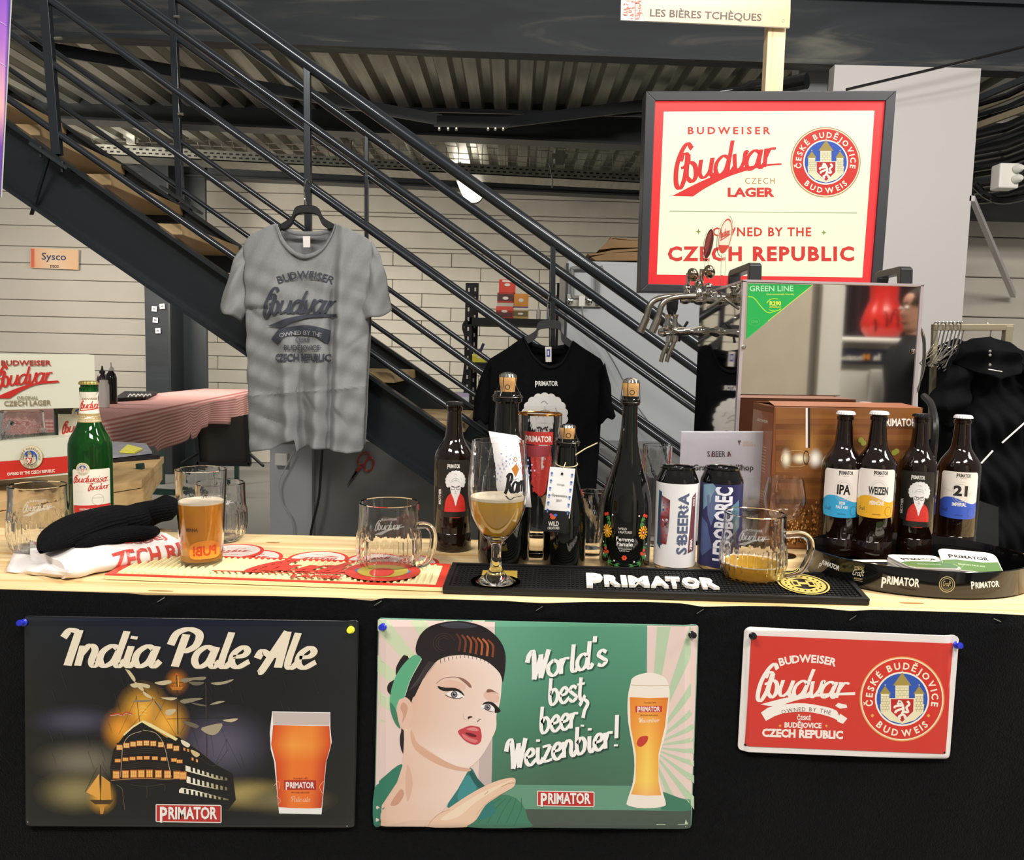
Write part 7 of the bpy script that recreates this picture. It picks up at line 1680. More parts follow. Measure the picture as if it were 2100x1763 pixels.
for x, y0_, h_, w_, Y, dk_, lab in ((1453, 500, 34, 9.5, 2.0, True, 'dark back'), (1487, 484, 40, 14.5, 1.98, False, 'cream face')):
    bd = thing('tap_badge', 'oval tap badge with a clear rim, showing its %s' % ('dark red back' if dk_ else 'cream printed face'), 'tap badge', T_(x, y0_ + 90, Y))
    c_ = T_(x, y0_, Y); ang = .10
    def ov(a_, s_=1.0, d=0.0, wx=w_, hx=h_, cc_=c_): 
        xx, zz_ = wx * s_ * math.cos(a_) * k_, hx * s_ * math.sin(a_) * k_; return cc_ + Vector((xx * 1 + zz_ * .12, d, zz_))
    MB().prism([ov(2 * PI * i / 32) for i in range(32)], (0, .006, 0)).build('clear_rim', GL, bd)
    MB().prism([ov(2 * PI * i / 32, .86, -.0008) for i in range(32)], (0, -.0015, 0)).build('badge_disc', mat('badge_dark', '#4a1f1c', .15, coat=.6) if dk_ else mat('badge_cream', '#d9c9b4', .3, coat=.3), bd)
    MB().hexa([c_ + Vector((-.006, 0, -h_ * k_ * .9)), c_ + Vector((.004, 0, -h_ * k_ * .9)), c_ + Vector((.004, .005, -h_ * k_ * .9)), c_ + Vector((-.006, .005, -h_ * k_ * .9))], [T_(x - 4, y0_ + (62 if dk_ else 102), Y) + Vector((-.006, 0, 0)), T_(x - 4, y0_ + (62 if dk_ else 102), Y) + Vector((.004, 0, 0)), T_(x - 4, y0_ + (62 if dk_ else 102), Y) + Vector((.004, .005, 0)), T_(x - 4, y0_ + (62 if dk_ else 102), Y) + Vector((-.006, .005, 0))]).build('clear_stem', GL, bd)
    A = Art(lambda x_, y_, e: c_ + Vector((x_ * k_ - y_ * .12 * k_, -.0026 - e, -y_ * k_)), .0003)
    if not dk_:
        A.poly('#b83a2c', [(-11, 18), (11, 18), (8, 26), (4, 32), (-4, 32), (-8, 26)], 1); A.ring('#b83a2c', 0, 0, 11.4, 12.4, 1, k=2.75); A.script('#b83a2c', 'Budvar', -9, 3, 8, 2, .34, width=20, rot=-.35, shear=.3); A.line('#b83a2c', [(-9, 9), (0, 3), (9, -4)], 1.6, 2)
    else:
        A.poly('#7a2a26', [(-7, 10), (-6, -14), (0, -26), (3, -14), (1, 10), (-3, 24)], 1, 3)
        for i in range(4): A.line('#a85a50', [(-6 + i, 10 - i * 8), (0 + i * .6, 0 - i * 7)], .8, 2)
    A.build('print', PR, bd)
tq = thing('beer_tap', 'lower chrome beer tap with a pair of short narrow spouts and a black funnel', 'tap', W(1400, 680, 2.1), 'chrome taps on the cooler')
T2 = lambda x, y, Y=2.1: W(x, y, Y)
rod(tq, 'tap_body', T2(1350, 681), T2(1502, 678), [6, 11, 9, 12, 8, 10, 9, 8, 7, 10, 12, 9, 7, 7, 7, 7, 9, 7])
for dx in (0, 12):
    MB().tube(crom([T2(1372 + dx, 690, 2.08), T2(1369 + dx, 705, 2.08), T2(1361 + dx, 722, 2.08), T2(1355 + dx, 742, 2.08)], 4), 4.6 * k_, 12).build('spout', sb, tq, smooth=True); rod(tq, 'spout_sleeve', T2(1373 + dx, 688, 2.08), T2(1371 + dx, 702, 2.08), [6, 7, 6])
rod(tq, 'tap_valve', T2(1368, 672, 2.08), T2(1370, 645, 2.08), [8, 9, 5, 6, 8]); rod(tq, 'tap_valve', T2(1384, 672, 2.08), T2(1385, 645, 2.08), [7, 8, 5, 5, 7])
rod(tq, 'funnel', T2(1378, 648, 2.1), T2(1379, 606, 2.1), [6, 9, 12, 12, 13, 13, 4], M('black_plastic'))
MB().tube(crom([T2(1392, 700, 2.12), T2(1398, 680, 2.12), T2(1410, 660, 2.13)], 3), 3 * k_, 8).build('lever', M('black_plastic'), tq, smooth=True)
tg = thing('tap_bracket', 'clear plate bracket standing between the taps', 'bracket', W(1440, 880, 2.1)); 
MB().box(T2(1455, 700).x, T2(1459, 700).x, 2.1, 2.12, ZC, T2(1455, 645).z).build('bracket_bar', M('black_gloss'), tg)
tag(MB().tube(crom([W(1895, 812, 1.9), W(1910, 830, 1.85), W(1918, 870, 1.8), W(1914, 930, 1.8), W(1908, 1000, 1.85)], 5), .008, 8).build('power_cord', M('black_plastic'), smooth=True), 'thick black cable curving down beside the wood-print carton', 'cable')
# ================================================================ light box sign
YS = 2.45
t = thing('lightbox_sign', 'backlit cream and red brewery sign in a black frame', 'illuminated sign', W(1570, 600, YS))
TL, TR_, BR, BL = (1325, 187), (1838, 186), (1806, 608), (1312, 597)
tl, tr, br, bl = (1344, 206), (1817, 206), (1786, 594), (1329, 582)
fm = mat('frame_black', '#28292e', .4, var=.06)
for nm, q4 in (('frame_bar', (TL, TR_, tr, tl)), ('frame_bar', (TR_, BR, br, tr)), ('frame_bar', (BR, BL, bl, br)), ('frame_bar', (BL, TL, tl, bl))):
    MB().prism([W(*p, YS) for p in q4], (0, .07, 0)).build(nm, fm, t, bevel=.0015)
MB().prism([W(*p, YS + .06) for p in (TL, TR_, BR, BL)], (0, .015, 0)).build('back_panel', fm, t)
MB().prism([W(*p, YS + .008) for p in (tl, tr, br, bl)], (0, .004, 0)).build('light_panel', fm, t)
EM = printmat('lit_print', .3, 0, .58)
A = Art(planemap(YS + .008), .0006)
A.mesh(['#fb3d3b', '#f43a39', '#f03c3c', '#e82a30', '#ee3537', '#ea3a3c'], [tl, (1570, 206), tr, bl, (1558, 588), br], 3, 1)
A.mesh(['#fdffe0', '#feffde', '#fcffe0', '#f2ffd8', '#f6ffd8', '#effcd4', '#eeffd4', '#efffd2', '#e8fbd0'], [(1361, 229), (1577, 228), (1793, 227), (1354, 396), (1567, 397), (1781, 398), (1347, 563), (1557, 566), (1768, 569)], 3, 2)
rd = '#d63a34'
A.text(rd, 'BUDWEISER', 1495, 275, 14, 3, width=169, sp=1.5, bold=.03) 
brand(A, 1381, 375, 224, '#de2f2f', 3, rot=-.17, swoosh=False)
A.poly('#e0302f', crom([(1378, 402), (1440, 371), (1500, 348), (1560, 338), (1602, 335)], 4) + crom([(1603, 338), (1560, 343), (1500, 360), (1450, 384), (1421, 403)], 4), 3)
A.text('#c8803c', 'CZECH', 1558, 377, 12, 3, width=61, sp=1.3, bold=.0); A.text(rd, 'LAGER', 1540, 403, 17, 3, width=96, bold=.045)
crest(A, 1692.5, 333, 72, 3, k=1.0, gold='#b08a50')
A.line('#8f9a6c', [(1373, 433), (1560, 435), (1757, 437)], 1.2, 3)
A.text(rd, 'OWNED BY THE', 1562, 484, 17, 3, width=202, bold=.025, sp=1.15); A.text(rd, 'CZECH REPUBLIC', 1560, 534, 27, 3, width=382, bold=.04, sp=1.18)
for x, y in ((1432, 475), (1689, 477)): A.poly('#8a9440', [(x - 6, y), (x - 1.5, y - 1.5), (x, y - 6), (x + 1.5, y - 1.5), (x + 6, y), (x + 1.5, y + 1.5), (x, y + 6), (x - 1.5, y + 1.5)], 3)
A.build('lit_print', EM, t)
# pine post and name board
t = thing('sign_post', 'slim pine post behind the lit sign', 'post', (W(1595, 600, 2.58).x, 2.58, 0))
pa, pb = W(1578, 40, 2.56), W(1613, 40, 2.56)
MB().hexa([Vector((W(1574, 186, 2.56).x, 2.56, 0)), Vector((W(1611, 186, 2.56).x, 2.56, 0)), Vector((W(1611, 186, 2.56).x, 2.6, 0)), Vector((W(1574, 186, 2.56).x, 2.6, 0))], [W(1579, -20, 2.56), W(1616, -20, 2.56), W(1616, -20, 2.56) + Vector((0, .04, 0)), W(1579, -20, 2.56) + Vector((0, .04, 0))]).build('post_shaft', M('pine_post'), t, bevel=.002)
t = thing('name_board', 'pale orange name board at the top of the pine post', 'sign', W(1447, 50, 2.54))
q4 = [(1275, -60), (1623, -50), (1619, 57), (1273, 41)]
MB().prism([W(*p, 2.545) for p in q4], (0, .006, 0)).build('board', M('white_plastic'), t)
A = Art(planemap(2.545), .0005)
A.mesh(['#efe0d0', '#e9d8c6', '#e6ccb0', '#efcfb4', '#ecc8a8', '#e6b888', '#efc8a4', '#eebc90', '#eab07c'], [(1314, -60), (1450, -55), (1622, -50), (1314, 5), (1450, 10), (1621, 18), (1322, 43), (1450, 49), (1619, 56)], 3, 1)
A.poly('#e8bd98', [(1312, 9), (1450, 14), (1621, 22), (1619, 56), (1322, 43)], 2, 0, grad=('#f0cdb0', (1330, 20), '#efb584', (1600, 45)))
A.text('#3a2320', 'LES BIÈRES TCHÈQUES', 1447, 38.5, 14.5, 3, width=229, rot=.043, bold=.018)
for i in range(60):
    x = 1277 + random.random() * 34; y = -10 + random.random() * 48; A.rect(random.choice(['#d8664a', '#e8917a', '#c85a44']), x, y, x + 1 + random.random() * 7, y + .7 + random.random() * 2.4, 3)
for x in (1302, 1311): A.rect('#d8664a', x, 0, x + 1.4, 37, 3)
A.ring('#8a6a50', 1606, 43, 2.6, 3.2, 3, 12); A.build('print', PR, t)
# ================================================================ garments on the staircase
YG = 3.20
def pl(poly, x):
    for (a, b), (c_, d) in zip(poly[:-1], poly[1:]):
        if a <= x <= c_: return b + (d - b) * (x - a) / max(1e-6, c_ - a)
    return poly[0][1] if x < poly[0][0] else poly[-1][1]
def resamp(P, n):
    L = [0]
    for a, b in zip(P[:-1], P[1:]): L.append(L[-1] + math.hypot(b[0] - a[0], b[1] - a[1]))
    out = []; j = 0
    for i in range(n + 1):
        s_ = L[-1] * i / n
        while j < len(P) - 2 and L[j + 1] < s_: j += 1
        t_ = (s_ - L[j]) / max(1e-9, L[j + 1] - L[j]); out.append((P[j][0] + (P[j + 1][0] - P[j][0]) * t_, P[j][1] + (P[j + 1][1] - P[j][1]) * t_))
    return out
def garment(t, A_, B_, depthf, Y, m, name, nu=80, nv=60, bulge=.06, back=True, byx=True, **kw):
    if byx:
        x0, x1 = A_[0][0], A_[-1][0]; X0, X1 = B_[0][0], B_[-1][0]
        top = [(x0 + (x1 - x0) * i / nu, pl(A_, x0 + (x1 - x0) * i / nu)) for i in range(nu + 1)]; bot = [(X0 + (X1 - X0) * i / nu, pl(B_, X0 + (X1 - X0) * i / nu)) for i in range(nu + 1)]
    else: top, bot = resamp(A_, nu), resamp(B_, nu)
    rows = []; rb = []
    for j in range(nv + 1):
        v = j / nv; r = []; r2 = []
        for i in range(nu + 1):
            u = i / nu; x = top[i][0] * (1 - v) + bot[i][0] * v; y = top[i][1] * (1 - v) + bot[i][1] * v
            b = math.sqrt(max(0, 1 - (2 * u - 1) ** 2)); sh = min(1, .35 + v * 2)
            r.append(W(x, y, Y) + Vector((0, -bulge * b * sh + depthf(x, y), 0))); r2.append(W(x, y, Y) + Vector((0, bulge * b * .5 + .003, 0)))
        rows.append(r); rb.append(r2)
    o = MB().grid(rows).build(name, m, t, smooth=True, weld=False, solid=.002, **kw)
    if back and name != 'front': pass
    return o, rows, rb
def g1(x, y, cx, cy, sx, sy, a): return a * math.exp(-((x - cx) / sx) ** 2 - ((y - cy) / sy) ** 2)
def fold(x, x0, w): return math.exp(-((x - x0) / w) ** 2)
def st(x, a, b): t_ = min(1, max(0, (x - a) / (b - a))); return t_ * t_ * (3 - 2 * t_)
def fgrey(x, y):
    k = .005 * math.sin((x - 500) * .022 + 1) * st(y, 500, 800)
    f1 = 597 + (y - 600) * .05; k += -.020 * fold(x, f1 - 10, 14) * st(y, 560, 850) + .035 * fold(x, f1 + 14, 15) * st(y, 620, 900)
    f2 = 690 - (y - 500) * .03; k += .022 * fold(x, f2, 9) * st(y, 480, 620) - .018 * fold(x, f2 - 22, 12) * st(y, 600, 800) - .014 * fold(x, f2 + 18, 12)
    k += .0018 * math.sin(x * .06 + y * .03) * math.sin(y * .05) + .0022 * math.sin(x * .17 + y * .09) + .003 * math.sin(y * .13 - x * .05) * st(y, 500, 600)
    yy = 812 - (x - 500) * .08; k += -.004 * math.exp(-((y - yy) / 3) ** 2) + g1(x, y, 530, 620, 20, 12, -.006) + g1(x, y, 545, 635, 12, 22, .006)
    k += .005 * math.exp(-((y - 634) / 4) ** 2) * (x < 560)
    for cx, cy, an, L in ((520, 640, .6, 22), (735, 700, -.7, 25), (700, 850, 1.0, 30), (560, 860, .3, 30), (640, 820, .9, 26), (740, 600, .4, 20), (530, 720, -.8, 24)):
        d = (x - cx) * math.sin(an) - (y - cy) * math.cos(an); l = (x - cx) * math.cos(an) + (y - cy) * math.sin(an); k += .005 * math.exp(-(d / 5) ** 2 - (l / L) ** 2)
    return k * 1.5
t = thing('grey_tshirt', 'marl grey printed T-shirt hanging from the stair rail', 't-shirt', W(630, 925, YG))
GM, GR = M('grey_marl'), M('grey_marl_rib')
Ag = [(500, 508), (504, 494), (522, 478), (545, 468), (569, 459), (573, 466), (580, 484), (592, 503), (610, 518), (630, 524), (650, 518), (667, 503), (680, 482), (686, 466), (690, 459), (715, 470), (740, 480), (758, 492), (764, 508)]
Bg = [(511, 927), (540, 922), (560, 920), (590, 906), (612, 899), (613.5, 926), (616, 922), (630, 913), (644, 911), (645, 916), (646, 914), (690, 920), (715, 927), (741, 926), (745, 918)]
bf = lambda x, y: 0
body, rows, rb = garment(t, Ag, Bg, fgrey, YG, GM, 'front_panel', 150, 110, .055)
X0, X1 = 500, 764
def gmap(x, y, e):
    u = (x - 500) / 264; b = math.sqrt(max(0, 1 - (2 * min(1, max(0, u)) - 1) ** 2)); v = (y - 510) / 410; sh = min(1, .35 + max(0, v) * 2)
    # the sheet narrows slightly downwards
    u2 = ((x - (500 + 11 * v)) / ((764 - 19 * v) - (500 + 11 * v))); b = math.sqrt(max(0, 1 - (2 * min(1, max(0, u2)) - 1) ** 2))
    return W(x, y, YG) + Vector((0, -.055 * b * sh + fgrey(x, y) - .009 - e, 0))
Ab = [(500, 500), (545, 468), (569, 459), (580, 465), (600, 471), (630, 473), (660, 471), (680, 464), (690, 459), (740, 480), (764, 500)]
Bb = [(511, 915), (600, 915), (645, 912), (745, 915)]
garment(t, Ab, Bb, lambda x, y: .05 + .004 * math.sin(x * .08 + y * .05), YG, GM, 'back_panel', 60, 40, -.03)
def band(t, P, w, Y, m, name, df, dy=1):
    Q = [(x, y + w * dy) for x, y in P]; rows = [[W(x, y, Y) + Vector((0, df(x, y), 0)) for x, y in resamp(q, 50)] for q in (P, Q)]
    MB().grid(rows).build(name, m, t, smooth=True, solid=.003, weld=False)
nk = crom([(569, 459), (576, 480), (590, 503), (610, 518), (630, 524), (650, 518), (668, 503), (682, 480), (690, 459)], 5)
band(t, nk, 9, YG, GR, 'neck_rib', lambda x, y: gmap(x, y, 0).y - YG - .001)
band(t, crom([(569, 459), (600, 471), (630, 473), (660, 471), (690, 459)], 5), 9, YG, GR, 'neck_rib', lambda x, y: .02)
for nm, O, I, s_ in (('sleeve', [(504, 492), (480, 530), (467, 570), (458, 600), (451, 629)], [(506, 505), (500, 560), (503, 610), (507, 640), (492, 661)], 1), ('sleeve', [(760, 492), (778, 520), (790, 560), (797, 600), (804, 636)], [(760, 505), (757, 560), (752, 600), (742, 630), (741, 665)], 1)):
    O_, I_ = resamp(O, 24), resamp(I, 24); rows = []
    for (a, b) in zip(O_, I_):
        r = []
        for i in range(17):
            u = i / 16; x, y = a[0] * (1 - u) + b[0] * u, a[1] * (1 - u) + b[1] * u; v = (y - 500) / 150
            yo_ = -.045 * math.sin(PI * u) * st(v, -.1, .7) + .004 * math.sin(x * .2 + y * .1) + .006 * math.sin(y * .08 + u * 5) + (.012 if s_ else 0) * (1 - v)
            if nm == 'sleeve': y += 5 * math.sin(u * 6) * st(v, .6, 1)
            r.append(W(x, y, YG) + Vector((0, yo_, 0)))
        rows.append(r)
    MB().grid(rows).build('sleeve', GM, t, smooth=True, solid=.003, weld=False)
MB().prism([W(x, y, YG + .012) for x, y in ((621, 484), (636, 484), (636, 507), (622, 507))], (0, .001, 0)).build('size_label', M('white_cloth'), t)
dk_g = '#474a53'
A = Art(gmap, .0006, step=(4, 6))
A.arc(dk_g, 'BUDWEISER', 631, 700, 127, -24, 25, 15, 2, .02)
brand(A, 545, 643, 154, dk_g, 2, rot=-.0, swoosh=False)
A.poly(dk_g, crom([(557, 669), (600, 654), (650, 645), (700, 646)], 4) + crom([(698, 651), (650, 652), (615, 660), (588, 673)], 4), 2)
A.poly(dk_g, crom([(580, 676), (610, 670), (640, 668), (668, 673)], 3) + crom([(683, 678), (678, 705), (660, 692), (630, 687), (600, 689), (578, 706)], 3) + [(564, 696)], 2)
A.arc('#9b9d9f', 'OWNED BY THE', 628, 830, 143, -17, 16, 8.5, 4, .01)
A.text(dk_g, 'ČESKÉ', 629, 701, 8, 2, width=28, bold=.02); A.text(dk_g, '·BUDĚJOVICE·', 629, 718, 10, 2, width=78, bold=.02); A.text(dk_g, 'CZECH REPUBLIC', 629, 740, 14, 2, width=110, bold=.03)
A.build('print', PRF, t)
def hanger(label, cx, top, l, r, Y, m, shirt_group=None, th=.022):
    t = thing('coat_hanger', label, 'hanger', W(cx, top + 40, Y))
    O = crom([l, (l[0] + (cx - l[0]) * .45, l[1] - (l[1] - top) * .42), (cx - 22, top + 3), (cx, top - 1), (cx + 22, top + 3), (r[0] - (r[0] - cx) * .45, r[1] - (r[1] - top) * .42), r], 6)
    I = [(x, y + (17 if abs(x - cx) < 50 else 12)) for x, y in O]; n = len(O)
    f_ = [W(x, y, Y - th / 2) for x, y in O]; g_ = [W(x, y, Y - th / 2) for x, y in I]; mb = MB()
    k = len(O); vs = f_ + g_ + [v + Vector((0, th, 0)) for v in f_] + [v + Vector((0, th, 0)) for v in g_]; fs = []
    for i in range(k - 1): fs += [(i, i + 1, k + i + 1, k + i), (2 * k + i, 3 * k + i, 3 * k + i + 1, 2 * k + i + 1), (i, 2 * k + i, 2 * k + i + 1, i + 1), (k + i, k + i + 1, 3 * k + i + 1, 3 * k + i)]
    fs += [(0, k, 3 * k, 2 * k), (k - 1, 3 * k - 1, 4 * k - 1, 2 * k - 1)]
    mb.add(vs, fs).build('hanger_body', m, t, smooth=True, bevel=.003)
    MB().tube(crom([W(cx, top, Y), W(cx - 3, top - 16, Y), W(cx - 4, top - 40, Y + .03), W(cx + 1, top - 52, Y + .08), W(cx + 5, top - 44, Y + .14)], 4), .0028, 8).build('hook', M('chrome'), t, smooth=True)
hanger('black plastic hanger holding the grey T-shirt', 628, 421, (568, 463), (690, 462), YG + .015, M('black_plastic'))
# black T-shirt
YH = 3.22
t = thing('black_tshirt', 'black T-shirt with a white-haired lady print hanging from the rail', 't-shirt', W(1120, 1010, YH))
TB = M('tee_black')
def fb(x, y): return .008 * math.sin((x - 1000) * .03) * st(y, 760, 950) + .012 * fold(x, 1190 + (y - 800) * .05, 12) * st(y, 760, 900) + .003 * math.sin(x * .13 + y * .05)
Ak = [(1000, 748), (1004, 736), (1040, 714), (1074, 690), (1080, 700), (1090, 722), (1108, 742), (1128, 750), (1150, 742), (1163, 722), (1170, 706), (1174, 698), (1200, 716), (1232, 736), (1240, 752)]
Bk = [(1004, 1012), (1222, 1014)]
garment(t, Ak, Bk, fb, YH, TB, 'front_panel', 110, 70, .05)
garment(t, [(1000, 745), (1040, 714), (1074, 690), (1090, 703), (1128, 710), (1160, 706), (1174, 698), (1240, 745)], [(1004, 1000), (1222, 1000)], lambda x, y: .05, YH, TB, 'back_panel', 50, 30, -.03)
def bmap_(x, y, e):
    v = (y - 745) / 265; x0_, x1_ = 1000 + 4 * v, 1240 - 18 * v; u = min(1, max(0, (x - x0_) / (x1_ - x0_))); b = math.sqrt(max(0, 1 - (2 * u - 1) ** 2)); sh = min(1, .35 + max(0, v) * 2)
    return W(x, y, YH) + Vector((0, -.05 * b * sh + fb(x, y) - .006 - e, 0))
tr2 = mat('tee_rib', '#17171b', .95, var=.1, spec=.1)
band(t, crom([(1074, 690), (1088, 720), (1108, 742), (1128, 750), (1150, 742), (1163, 722), (1174, 698)], 5), 6, YH, tr2, 'neck_rib', lambda x, y: bmap_(x, y, 0).y - YH)
band(t, crom([(1074, 690), (1095, 704), (1128, 711), (1158, 707), (1174, 698)], 5), 6, YH, tr2, 'neck_rib', lambda x, y: .02)
for O, I in (([(1003, 738), (985, 775), (975, 810), (970, 858)], [(1006, 750), (1005, 790), (1006, 830), (1003, 868)]), ([(1240, 745), (1252, 790), (1254, 825), (1262, 853)], [(1234, 752), (1230, 790), (1226, 830), (1222, 868)])):
    O_, I_ = resamp(O, 20), resamp(I, 20); rows = []
    for a, b in zip(O_, I_): rows.append([W(a[0] * (1 - i / 10) + b[0] * i / 10, a[1] * (1 - i / 10) + b[1] * i / 10 + 4 * math.sin(i) * st(a[1], 810, 850), YH) + Vector((0, -.035 * math.sin(PI * i / 10) + .003 * math.sin(a[1] * .1 + i), 0)) for i in range(11)])
    MB().grid(rows).build('sleeve', TB, t, smooth=True, solid=.003, weld=False)
MB().prism([W(x, y, YH + .012) for x, y in ((1118, 711), (1131, 711), (1131, 742), (1119, 742))], (0, .001, 0)).build('size_label', M('white_cloth'), t)
A = Art(planemap(YH + .0105), .0006); A.rect('#4a50a8', 1121, 716, 1128, 731, 1); A.rect('#e8e8ee', 1123, 719, 1126, 728, 2); A.build('label_print', PRF, t)
A = Art(bmap_, .0008, step=(8, 10)); A.logo('#e0dedb', 1120, 790, 46, 1, .06); mother(A, 1116, 872, 76, lay=2, skin='#d8d6d4', hair='#d8d6d3', sweater='#c23a34'); A.build('print', PRF, t)
hanger('grey-black plastic hanger holding the black T-shirt', 1127, 657, (1075, 692), (1174, 700), YH + .015, mat('hanger_grey', '#3c3d40', .35, var=.05))
# ================================================================ folded shirt and beanie on the bar
t = thing('folded_tshirt', 'white folded T-shirt with red lettering in a clear sleeve', 't-shirt', Z(230, 1180, ZC))
f0, f1 = Z(138, 1189, ZC + .001), Z(372, 1148, ZC + .001); ud = (f1 - f0); Lw = ud.length; ud.normalize(); vd = Vector((-ud.y, ud.x, 0))
sec = crom([(.012, .0), (.0, .004), (-.006, .014), (.002, .027), (.02, .034), (.06, .036), (.1, .034), (.13, .026), (.135, .0)], 4)
SL = [0]
for a, b in zip(sec[:-1], sec[1:]): SL.append(SL[-1] + math.hypot(b[0] - a[0], b[1] - a[1]))
def sp(u, s_, e=0):
    j = 0; s_ = max(0, min(SL[-1] - 1e-5, s_))
    while SL[j + 1] < s_: j += 1
    k = (s_ - SL[j]) / (SL[j + 1] - SL[j]); a = sec[j][0] + (sec[j + 1][0] - sec[j][0]) * k; b = sec[j][1] + (sec[j + 1][1] - sec[j][1]) * k
    dx, dz_ = sec[j + 1][0] - sec[j][0], sec[j + 1][1] - sec[j][1]; l = math.hypot(dx, dz_); nx, nz_ = -dz_ / l, dx / l
    w_ = .0016 * math.sin(u * 60 + s_ * 40) + .001 * math.sin(u * 130 - s_ * 90); tp = 1 - .25 * (1 - min(1, u / .03)) if u < .03 else 1
    return f0 + ud * u + vd * (a + nx * (e + w_)) + Vector((0, 0, max(.0005, b * tp + nz_ * (e + w_))))
rows = [[sp(Lw * i / 60, SL[-1] * j / 50) for j in range(51)] for i in range(61)]
MB().grid(rows).build('folded_body', M('white_cloth'), t, smooth=True)
MB().prism([rows[0][j] for j in range(51)], ud * -.004).build('fold_end', M('white_cloth'), t)
A = Art(lambda x, y, e: sp(x, SL[-1] * .22 - y, e + .0009), .0003, step=(.012, .004))
rdk = '#cf4a40'
A.text(rdk, 'ZECH RE', Lw * .37, .030, .030, 1, width=Lw * .66, anchor='l', bold=.03, shear=-.0); A.text('#d8685e', 'BUDĚJ', Lw * .55, -.022, .016, 1, width=.07, anchor='l', bold=.02)
A.build('print', PR, t)
# sleeve flap and loose folded part at the left
fl_ = [[Z(12 + 130 * i / 14 + 22 * j / 8, 1172 + 14 * i / 14 - (52 - 8 * i / 14) * j / 8, ZC + .0012 + (.006 + .014 * (i / 14)) * math.sin(PI * min(1, j / 8 * 1.1)) ** .8 + .0015 * math.sin(i * 1.3 + j)) for j in range(9)] for i in range(15)]
MB().grid(fl_).build('sleeve_flap', M('white_cloth'), t, smooth=True, solid=.0015)
lo = [[Z(62 + 190 * i / 22, 1152 + 16 * math.sin(i * .2) - 42 * j / 10, ZC + .010) + Vector((0, 0, .016 * math.sin(PI * j / 10) ** .6 * (.5 + .5 * min(1, i / 6)) + .002 * math.sin(i * .9 + j * .7))) for j in range(11)] for i in range(23)]
MB().grid(lo).build('folded_layer', M('white_cloth'), t, smooth=True, solid=.002)
def lomap(x, y, e):
    fi, fj = max(0, min(21.99, x)), max(0, min(9.99, y)); i, j = int(fi), int(fj); a, b = fi - i, fj - j
    p = (lo[i][j] * (1 - a) + lo[i + 1][j] * a) * (1 - b) + (lo[i][j + 1] * (1 - a) + lo[i + 1][j + 1] * a) * b; return p + Vector((0, -.001, .0022 + e))
A = Art(lomap, .0003, step=(1, 1)); 
for q in ([(1, 8), (2, 5), (5, 4), (5.5, 6), (3, 7), (3, 9)], [(6.5, 5), (9, 6.5), (13, 5), (12.5, 3), (9, 3.5)], [(7, 1), (8.6, 1.2), (8.6, 2.4), (7, 2.2)], [(13.5, 6.5), (15.5, 7), (15, 4), (13.6, 4)]): A.poly('#d0564c', q, 1)
A.build('print', PR, t)
kn = mat('knit_black', '#0d0d10', .95, var=.3, scale=200, bump=.8, bscale=500, spec=.15)
t = thing('knit_beanie', 'black ribbed knit beanie lying crumpled on the folded T-shirt', 'hat', Z(220, 1120, ZC + .035))
def roll(pts, n=84, ribs=26, name='hat_body', Yc=None, flat=.75):
    cen = [Vector(p[:3]) for p in pts]; cs = crom([tuple(c) for c in cen], 6); rs = crom([(p[3], p[4]) for p in pts], 6); rows = []
    for i, (c, (ra, rb2)) in enumerate(zip(cs, rs)):
        c = Vector(c); a = Vector(cs[max(0, i - 1)]); b = Vector(cs[min(len(cs) - 1, i + 1)]); d = (b - a).normalized(); sd = d.cross(Vector((0, 0, 1))).normalized(); u_ = sd.cross(d)
        rows.append([c + sd * (ra * math.cos(q)) * (1 + .022 * math.cos(ribs * q)) + u_ * (rb2 * math.sin(q)) * (1 + .03 * math.cos(ribs * q) + .05 * math.sin(i * .7 + 2 * q)) for q in [2 * PI * k / n for k in range(n + 1)]])
    MB().grid(rows).build(name, kn, t, smooth=True)
zt_ = ZC + .036
def hp(x, y, h, ra, rb2): p = Z(x, y, zt_ + h); return (p.x, p.y, p.z, ra, rb2)
roll([hp(84, 1132, .004, .004, .003), hp(100, 1118, .010, .02, .010), hp(135, 1096, .018, .042, .020), hp(185, 1078, .024, .05, .026), hp(235, 1068, .024, .044, .026), hp(275, 1062, .026, .036, .024), hp(315, 1050, .034, .030, .022), hp(345, 1040, .044, .026, .022), hp(362, 1036, .046, .012, .012)])
roll([hp(150, 1116, .006, .01, .006), hp(190, 1106, .010, .022, .012), hp(240, 1098, .012, .024, .013), hp(290, 1092, .012, .022, .012), hp(318, 1088, .010, .012, .008)], name='hat_cuff')
tag(MB().prism([Z(x, y, ZC + .037) for x, y in ((270, 1096), (330, 1084), (352, 1088), (300, 1098))], (0, 0, .001)).build('swing_tag', M('cardboard')), 'brown cardboard tag under the black beanie', 'tag')
